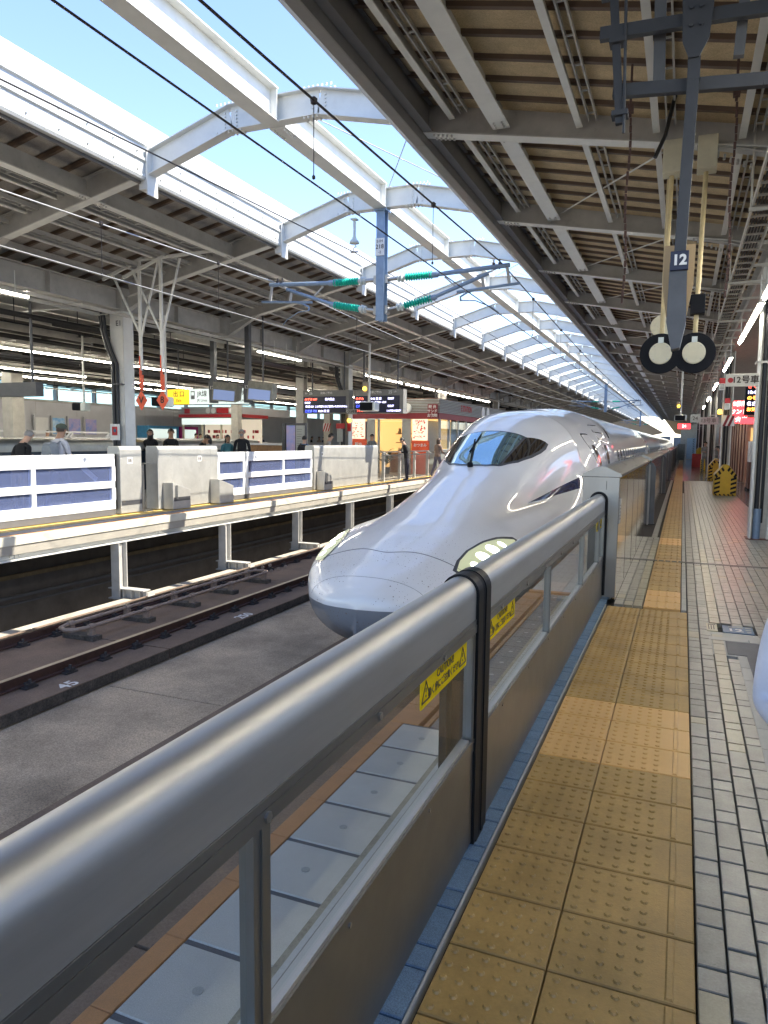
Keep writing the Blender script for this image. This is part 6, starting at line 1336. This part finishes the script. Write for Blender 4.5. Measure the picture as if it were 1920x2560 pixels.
for x, y, lab, w_ in ((-24.6, 21.0, 'wide cream column beyond the tracks, left of the E1 column', .55), (-24.6, 36.5, 'cream column right of the pink machine', .45), (-24.6, 48.5, 'cream column with striped plate right of the distant kiosk', .5), (-24.6, 60.5, 'last cream column visible left of the departure board', .5)):
    p = thing('station_column', lab, 'column', (x, y, 0)); b = MB(); b.box(x - w_/2, x + w_/2, y - w_/2, y + w_/2, -1.5, 4.9); b.build('shaft', M['cream_steel'], p)
    if 'striped' in lab:
        b = MB(); b.box(x - .30, x + .30, y - .29, y - .26, 2.25, 2.85); b.build('plate', M['white'], p); b = MB(); [b.add([(x - .3 + .2*k, y - .295, 2.25), (x - .2 + .2*k, y - .295, 2.25), (x + .1 + .2*k - .1, y - .295, 2.85), (x - .1 + .2*k, y - .295, 2.85)], [(0,1,2,3)]) for k in range(3)]; b.build('stripe', M['red'], p)
K2 = thing('kiosk', 'distant cream kiosk with red awning band and round signs beyond the tracks', 'kiosk', (-28, 39, 0))
b = MB(); b.box(-30.0, -25.2, 38.0, 38.1, 2.95, 3.15); b.box(-25.3, -25.2, 38, 41, 2.95, 3.15); b.build('red_band', M['red'], K2); b = MB(); [b.box(-29.9, -25.22, 38.0, 38.06, 3.17 + .09*k, 3.22 + .09*k) for k in range(5)]; b.build('slat', M['light_stone'], K2); b = MB(); b.box(-29.85, -25.3, 38.1, 44, 3.1, 3.62); b.build('roof_box', M['wall_pale'], K2)
b = MB(); b.box(-29.8, -25.4, 38.05, 38.15, 2.5, 2.9); b.build('sign_band', M['lit_exit_w'], K2); b = MB(); b.box(-29.8, -25.4, 40.5, 40.6, .12, 2.9); b.build('inner_wall', M['shop_inside'], K2); b = MB(); [b.box(-29.8 + 1.45*k, -29.7 + 1.45*k, 38.1, 38.2, .12, 2.5) for k in range(4)]; b.box(-29.8, -25.4, 38.1, 38.4, .12, 1.15); b.build('counter', M['cream'], K2)
b = MB()
for k in range(70): x = rq.uniform(-29.6, -25.6); z = rq.choice((1.3, 1.65, 2.0)); b.box(x, x + .08, 40.4, 40.48, z, z + .2)
b.build('goods', M['red'], K2, kind='stuff')
for k, x in enumerate((-27.7, -27.3)): p = MB(); p.cyl((x, 37.94, 3.36), (x, 37.98, 3.36), .17, 18); p.build('round_sign', M['white'], K2)
for k, x in enumerate((-25.95, -25.55)): p = MB(); p.cyl((x, 37.94, 3.36), (x, 37.98, 3.36), .17, 18); p.build('round_sign', M['white'], K2)
b = MB(); b.box(-27.05, -26.2, 37.94, 37.98, 3.2, 3.52); b.box(-29.5, -29.1, 37.94, 37.98, 3.2, 3.5); b.build('red_sign', M['red'], K2)
# ------------------------------------------------------------------ things hanging over the near platform
H = thing('roof_bracket', 'dark steel arm and brackets hung from the near roof, holding plate 12', 'bracket', (-.05, 5.0, 4))
b = MB(); b.bar((-.048, 5.0, 3.82), (-.085, 5.0, 2.42), .068, .08, up=(0, 1, 0)); b.build('drop_arm', M['navy_steel'], H)
b = MB(); b.prism([(-.13, 2.72), (-.03, 2.72), (-.02, 2.36), (-.05, 2.20), (-.10, 2.19), (-.135, 2.36)], 'y', 4.93, 5.07); b.build('speaker_head', M['dark_steel'], H)
b = MB(); b.bar((-.52, 5.02, 3.83), (.34, 5.05, 3.77), .05, .075); b.bar((.34, 5.05, 3.77), (1.3, 5.1, 3.75), .05, .075); b.bar((-.52, 5.02, 3.36), (1.4, 5.05, 3.62), .05, .085) if False else None; b.build('cross_arm', M['navy_steel'], H)
b = MB(); b.bar((-.50, 5.06, 3.78), (1.4, 5.06, 4.02), .05, .07); b.build('cross_arm', M['navy_steel'], H) if False else None
b = MB(); b.bar((-.61, 5.0, 4.18), (-.05, 5.0, 4.16), .05, .075); b.bar((-.05, 5.0, 4.17), (1.3, 5.0, 4.10), .05, .075); b.bar((-.64, 5.25, 4.55), (1.2, 5.25, 4.50), .05, .06); b.build('upper_arm', M['navy_steel'], H)
b = MB(); b.bar((-.05, 5.0, 4.3), (-.048, 5.0, 3.80), .072, .085, up=(0, 1, 0)); b.prism([(-.13, 4.26), (.05, 4.26), (.03, 4.02), (-.02, 3.92), (-.08, 3.92), (-.12, 4.02)], 'y', 4.935, 4.948); bolts(b, [(-.075, 4.93, 4.2), (-.02, 4.93, 4.2), (-.075, 4.93, 4.1), (-.02, 4.93, 4.1)], (0, -1, 0), .012, .012); b.build('joint_plate', M['navy_steel'], H)
b = MB(); b.bar((-.56, 5.0, 4.7), (-.47, 5.0, 3.62), .05, .04, up=(0, 1, 0)); b.cyl((-.46, 4.97, 4.4), (-.44, 4.97, 3.55), .010, 6); b.box(-.55, -.45, 4.95, 5.05, 4.10, 4.13); b.box(-.52, -.42, 4.95, 5.05, 3.66, 3.69); b.build('threaded_rod', M['navy_steel'], H)
b = MB(); b.bar((-.27, 5.1, 4.75), (-.25, 5.1, 3.85), .07, .03, up=(0, 1, 0)); b.bar((.24, 5.1, 4.75), (.20, 5.1, 3.95), .06, .05, up=(0, 1, 0)); b.build('strut', M['dark_steel'], H)
p = thing('carriage_plate', 'navy plate with white 12 fixed to the hanging dark arm', 'sign', (-.075, 4.9, 2.73)); b = MB(); b.box(-.128, -.022, 4.915, 4.935, 2.668, 2.785); b.build('plate', M['navy'], p, bevel=.004); text('12', .085, M['white'], p, (-.075, 4.911, 2.727), '-y', bold=.0035)
p = thing('backing_board', 'tan tapered board behind the hanging arm and the number 12', 'board', (-.08, 5.1, 2.7)); b = MB(); b.prism([(-.17, 2.86), (.015, 2.86), (.012, 2.62), (-.02, 2.42), (-.145, 2.42), (-.172, 2.62)], 'y', 5.08, 5.11); b.build('board', M['tan'], p)
def disc(x, y, z, r, label):
    d = thing('disc_signal', label, 'signal', (x, y, z)); b = MB(); b.lathe((x, y, z), (0, -1, 0), [(0, r), (.015, r), (.02, r * .985), (.021, .05)], 40); b.build('black_disc', M['black'], d)
    b = MB(); b.lathe((x, y - .022, z - .0), (0, -1, 0), [(0, r * .54), (.03, r * .54), (.036, r * .50), (.037, .01)], 32); b.build('cream_face', M['cream'], d); b = MB(); bolts(b, [(x + r*.44*math.cos(a), y - .058, z + r*.44*math.sin(a)) for a in (.8, 2.3, 3.9, 5.5)], (0, -1, 0), .008, .006); b.build('screws', M['bolt'], d)
    b = MB(); b.box(x - .03, x + .03, y - .07, y - .02, z + r*.50, z + r*.78); b.build('clamp', M['porcelain'], d)
    b = MB(); b.cyl((x + .0, y + .03, z + r*.3), (x + .03, y + .03, 4.75), .028, 12); b.build('pole', M['cream_pole'], d, smooth=True)
    b = MB(); b.box(x - .07, x + .14, y - .12, y + .12, 4.70, 5.06); b.build('ceiling_box', M['cream'], d, bevel=.01); return d
disc(-.30, 9.3, 2.665, .235, 'left of the two black discs with cream centres under the near roof'); disc(.065, 9.3, 2.66, .235, 'right of the two black discs with cream centres under the near roof')
p = thing('back_disc', 'plain cream disc partly hidden behind the left black disc', 'signal', (-.35, 10.2, 3.1)); b = MB(); b.cyl((-.33, 10.2, 3.12), (-.33, 10.22, 3.12), .14, 28); b.build('face', M['cream'], p); b = MB(); b.cyl((-.33, 10.21, 3.2), (-.33, 10.21, 5.0), .02, 8); b.build('pole', M['cream_pole'], p)
p = thing('clamp_box', 'black clamp box on the cream pole of the right disc', 'bracket', (.08, 9.3, 3.25)); b = MB(); b.box(.0, .16, 9.22, 9.40, 3.10, 3.32); b.box(-.09, .0, 9.28, 9.34, 3.22, 3.30); b.build('box', M['black'], p, bevel=.008)
for k, (x, y, lab) in enumerate(((-.62, 7.6, 'left rusty chain hanging under the near roof'), (.30, 7.6, 'right rusty chain hanging under the near roof'))):
    p = thing('hanging_chain', lab, 'chain', (x, y, 4)); b = MB()
    for i in range(26): z = 4.75 - .07*i; b.box(x - .012 + .004*(i % 2) + .012*math.sin(i*.4), x + .012 + .012*math.sin(i*.4), y - .01, y + .01, z - .03, z + .03)
    b.box(x - .03, x + .03, y - .03, y + .03, 4.76, 4.83); b.build('links', M['rail_rust'], p); b = MB(); b.cyl((x, y, 4.8), (x, y, 5.2), .012, 6); b.build('hook', M['rail_rust'], p)
p = thing('cable_tail', 'thick black cable end drooping below the nearest crossbeam', 'cable', (-.2, 8.6, 4.9)); b = MB(); b.tube([(-.25, 8.8, 5.4), (-.28, 8.6, 5.15), (-.33, 8.5, 4.85), (-.42, 8.45, 4.62)], .022, 8); b.build('cable', M['conduit'], p, smooth=True)
p = thing('carriage_sign', 'white sign reading 12号車 beside the nearest platform column', 'sign', (.85, 13.4, 2.66)); b = MB(); b.box(.60, 1.09, 13.37, 13.41, 2.555, 2.765); b.build('plate', M['cream_steel'], p, bevel=.006); text('12号車', .135, M['ink'], p, (.90, 13.364, 2.66), '-y', bold=.003)
b = MB(); b.lathe((.675, 13.366, 2.66), (0, -1, 0), [(0, .042), (.004, .042), (.0045, .03), (.001, .03)], 20); b.bar((.655, 13.362, 2.64), (.695, 13.362, 2.68), .002, .009, up=(0, 1, 0)); b.build('no_smoking_mark', M['red'], p)
for k, (x, z, lab) in enumerate(((.555, 2.61, 'red and white notice left of the 12号車 sign'), (.70, 2.33, 'lower red and white notice on the dark column behind'))):
    p = thing('notice', lab, 'notice', (x, 13.5, z)); b = MB(); b.box(x - .04, x + .05, 13.50 + k, 13.56 + k, z + .01, z + .10); b.mi = 1; b.box(x - .04, x + .05, 13.50 + k, 13.56 + k, z - .10, z + .008); b.build('plate', [M['red'], M['white']], p); b = MB(); [b.box(x - .03, x + .035, 13.495 + k, 13.499 + k, z - .08 + .022*q, z - .073 + .022*q) for q in range(4)]; b.build('print', M['ink'], p)
camera_unit(-.12, 25.6, 2.44, 'small monitor with amber lamp hung far down the near platform', True, .62, rod=4.9)
# ------------------------------------------------------------------ things standing on the near platform
def guard(x, y, label, g=None, w=.64, h=.98):
    d = thing('column_guard', label, 'crash guard', (x, y, 0), g); hw = w / 2
    P0 = [(x - hw, .0), (x + hw, .0), (x + hw, h * .66), (x + hw * .22, h * .98), (x - hw * .22, h * .98), (x - hw, h * .66)]
    b = MB(); b.prism(P0, 'y', y - .1, y + .9); b.build('pad', M['hazard_yellow'], d, bevel=.01)
    b = MB()
    def stripe(x0, x1, z0, z1, n, sl):
        dz = (z1 - z0) / n
        for k in range(n):
            a = z0 + dz * k; b.add([(x0, y - .104, a), (x1, y - .104, a + sl), (x1, y - .104, min(z1, a + sl + dz*.5)), (x0, y - .104, a + dz*.5)], [(0,1,2,3)])
    stripe(x - hw + .01, x - hw + .17, .05, h*.62, 4, .06); stripe(x + hw - .17, x + hw - .01, .05, h*.62, 4, .06)
    for k in range(5): xx = x - hw + .06 + (w - .16) * k / 4; b.add([(xx, y - .104, .005), (xx + .05, y - .104, .005), (xx + .01, y - .104, .06), (xx - .04, y - .104, .06)], [(0,1,2,3)])
    for sd in (-1, 1):
        for k in range(3):
            t0 = k / 3; t1 = t0 + .17; A0 = Vector((x + sd * hw, y - .104, h*.66)); B0 = Vector((x + sd * .05, y - .104, h*.97)); n_ = Vector((-sd * .06, 0, -.10)); b.add([A0.lerp(B0, t0), A0.lerp(B0, t1), A0.lerp(B0, t1) + n_, A0.lerp(B0, t0) + n_], [(0,1,2,3)])
    b.build('black_stripe', M['black_rubber'], d); return d
guard(1.27, 24.9, 'nearest yellow and black striped guard at a column foot'); guard(1.40, 35.0, 'second yellow and black striped guard, behind the nearest one'); guard(1.35, 47.5, 'third striped guard, beside the red crate')
p = thing('crate', 'open red crate on the near platform left of the striped guards', 'crate', (.95, 55, 0)); b = MB(); b.box(.62, 1.30, 54.8, 55.6, 0, .92); b.mi = 1; b.box(.68, 1.24, 54.86, 55.54, .921, .93); b.build('box', [mat('crate_red', (.62, .06, .05), .5), M['dark_red']], p); b = MB(); b.lathe((1.1, 55.2, .92), (0, 0, 1), [(0, .25), (.25, .28), (.4, .15), (.45, .02)], 12); b.build('lid_bag', M['hazard_yellow'], p)
p = thing('sheeted_cart', 'pale blue sheeted trolley at the far end of the near platform', 'trolley', (.9, 80, 0)); b = MB(); b.box(.35, 2.2, 80, 82, .1, 2.2); b.build('sheet', mat('sheet_blue', (.45, .60, .70), .6, var=.1), p); b = MB(); [b.bar((.9 + .8*q, 79.98, .2 + .18*k), (1.05 + .8*q, 79.98, .32 + .18*k), .02, .05) for k in range(11) for q in range(2)]; b.build('lacing', M['dark_board'], p)
p = thing('box_stack', 'brown cardboard boxes left of the pale blue trolley', 'boxes', (-.1, 84, 0)); b = MB(); b.box(-.55, .2, 84, 85, 0, 1.6); b.build('boxes', M['beige'], p)
p = thing('bin_unit', 'maroon and white drinks cabinet with a round blue mark right of the guards', 'vending machine', (2.9, 28.5, 0)); b = MB(); b.box(2.15, 2.72, 28.0, 28.9, .08, 1.0); b.build('lower_body', M['brown'], p); b = MB(); b.box(2.15, 2.72, 28.0, 28.9, 1.0, 1.72); b.build('upper_body', M['white'], p); b = MB(); b.cyl((2.42, 27.97, 1.38), (2.42, 27.99, 1.38), .18, 24); b.build('blue_mark', M['sky_blue'], p); b = MB(); b.box(2.12, 2.76, 27.9, 29, 0, .08); b.build('plinth', M['black'], p)
K3 = thing('kiosk', 'tan fronted kiosk with red lit signs on the near platform', 'kiosk', (3.2, 34, 0)); b = MB(); b.box(2.45, 6.0, 34, 60, 0, 2.9); b.build('wall', mat('kiosk_tan', (.50, .30, .20), .6, var=.1), K3); [MB().box(2.40, 2.449, 34.6 + 1.8*k, 34.75 + 1.8*k, 0, 2.9).build('wall_post', M['brown'], K3) for k in range(8)]
b = MB(); b.box(2.6, 4.2, 33.95, 33.99, 1.1, 2.3); b.build('shop_front', M['warm_inside'], K3)
S = thing('lit_sign', 'stacked red lit signs with white characters right of the striped plate', 'sign', (1.8, 31, 3)); 
for k, t in enumerate(('お弁当', 'サンド', 'お飲物')):
    b = MB(); b.box(1.62, 2.22, 31.0, 31.2, 2.42 + .30*k, 2.68 + .30*k); b.build('panel', M['lit_red'], S); text(t, .20, M['lit_white'], S, (1.92, 30.99, 2.55 + .30*k), '-y', bold=.005)
S = thing('led_board', 'dark LED departure board partly hidden by the nearest near column', 'departure board', (1.7, 20, 2.6)); b = MB(); b.box(1.36, 3.4, 20.0, 20.25, 2.33, 3.10); b.build('case', M['black'], S); b = MB(); b.box(1.34, 3.4, 19.99, 20.26, 3.11, 3.28); b.build('header', M['board_grey'], S)
text('← 24', .15, M['white'], S, (1.38, 19.985, 3.19), '-y', ax='LEFT'); 
for k, (t, m) in enumerate((('さくら', 'led_r'), ('10:46', 'led_w'), ('のぞみ', 'led_o'), ('名古屋', 'led_w'), ('お知らせ', 'led_o'))): text(t, .11, M[m], S, (1.40, 19.99, 3.02 - .14*k), '-y', ax='LEFT', bold=.002)
S = thing('lit_sign', 'red lit strip under the LED board', 'sign', (1.7, 20, 2.2)); b = MB(); b.box(1.30, 3.0, 20.3, 20.4, 2.12, 2.27); b.build('panel', M['lit_red'], S)
S = thing('striped_plate', 'red and white diagonally striped plate on the second near column', 'sign', (1.3, 25.3, 2.35)); b = MB(); b.box(1.12, 1.47, 25.36, 25.40, 2.18, 2.52); b.build('plate', M['white'], S); b = MB(); [b.add([(1.12 + .14*k, 25.355, 2.18), (1.20 + .14*k, 25.355, 2.18), (1.33 + .14*k, 25.355, 2.52), (1.25 + .14*k, 25.355, 2.52)], [(0,1,2,3)]) for k in range(2)]; b.build('stripe', M['dark_red'], S)
p = thing('beacon', 'small amber beacon beside the striped plate', 'lamp', (1.0, 25.3, 2.6)); b = MB(); b.lathe((1.02, 25.3, 2.56), (0, 0, 1), [(0, .06), (.10, .06), (.14, .035), (.15, .005)], 12); b.build('dome', M['amber'], p); b = MB(); b.cyl((1.02, 25.3, 2.7), (1.02, 25.3, 4.2), .014, 6); b.build('rod', M['dark_steel'], p)
for k, (y, t, lab) in enumerate(((30.0, '24', 'small white plate reading 24 farther down the near platform'), (33.0, '13号車', 'grey carriage plate 13号車 down the near platform'))):
    p = thing('carriage_sign', lab, 'sign', (.6, y, 2.6)); x0 = .20 if k == 0 else .55; b = MB(); b.box(x0, x0 + (.35 if k == 0 else .75), y, y + .03, 2.42, 2.72); b.build('plate', M['light_stone'], p); text(t, .2, M['ink'], p, (x0 + (.175 if k == 0 else .375), y - .006, 2.57), '-y')
p = thing('lit_sign', 'small red lit sign far down the near platform', 'sign', (-.1, 60, 2.9)); b = MB(); b.box(-.45, .45, 60, 60.1, 2.75, 3.15); b.build('panel', M['lit_red'], p); text('24', .3, M['lit_white'], p, (0, 59.98, 2.95), '-y')
p = thing('back_wall', 'dim shop and service wall along the middle of the near platform', 'wall', (6.3, 40, 0)); b = MB(); b.box(6.2, 6.4, -8, 150, 0, 3.2); b.build('panel', M['light_stone'], p)
p = thing('platform_end_wall', 'pale structures closing the far end of the near platform', 'building', (2, 116, 0))
b = MB(); b.box(-.4, 9, 116, 117, 0, 4.6); b.build('wall', M['cream_steel'], p)
p = thing('city_blocks', 'pale hazy buildings beyond the far end of the tracks', 'building', (-10, 260, 0)); b = MB()
for k in range(16): x = -60 + 8*k; b.box(x, x + 6.5, 340 + 5*(k % 3), 362 + 5*(k % 3), -8, 2 + 4*abs(math.sin(k*1.7)))
b.build('facade', mat('far_facade', (.10, .13, .16), .8, var=.3, vs=.2), p)

bpy.data.scenes.remove(TS)
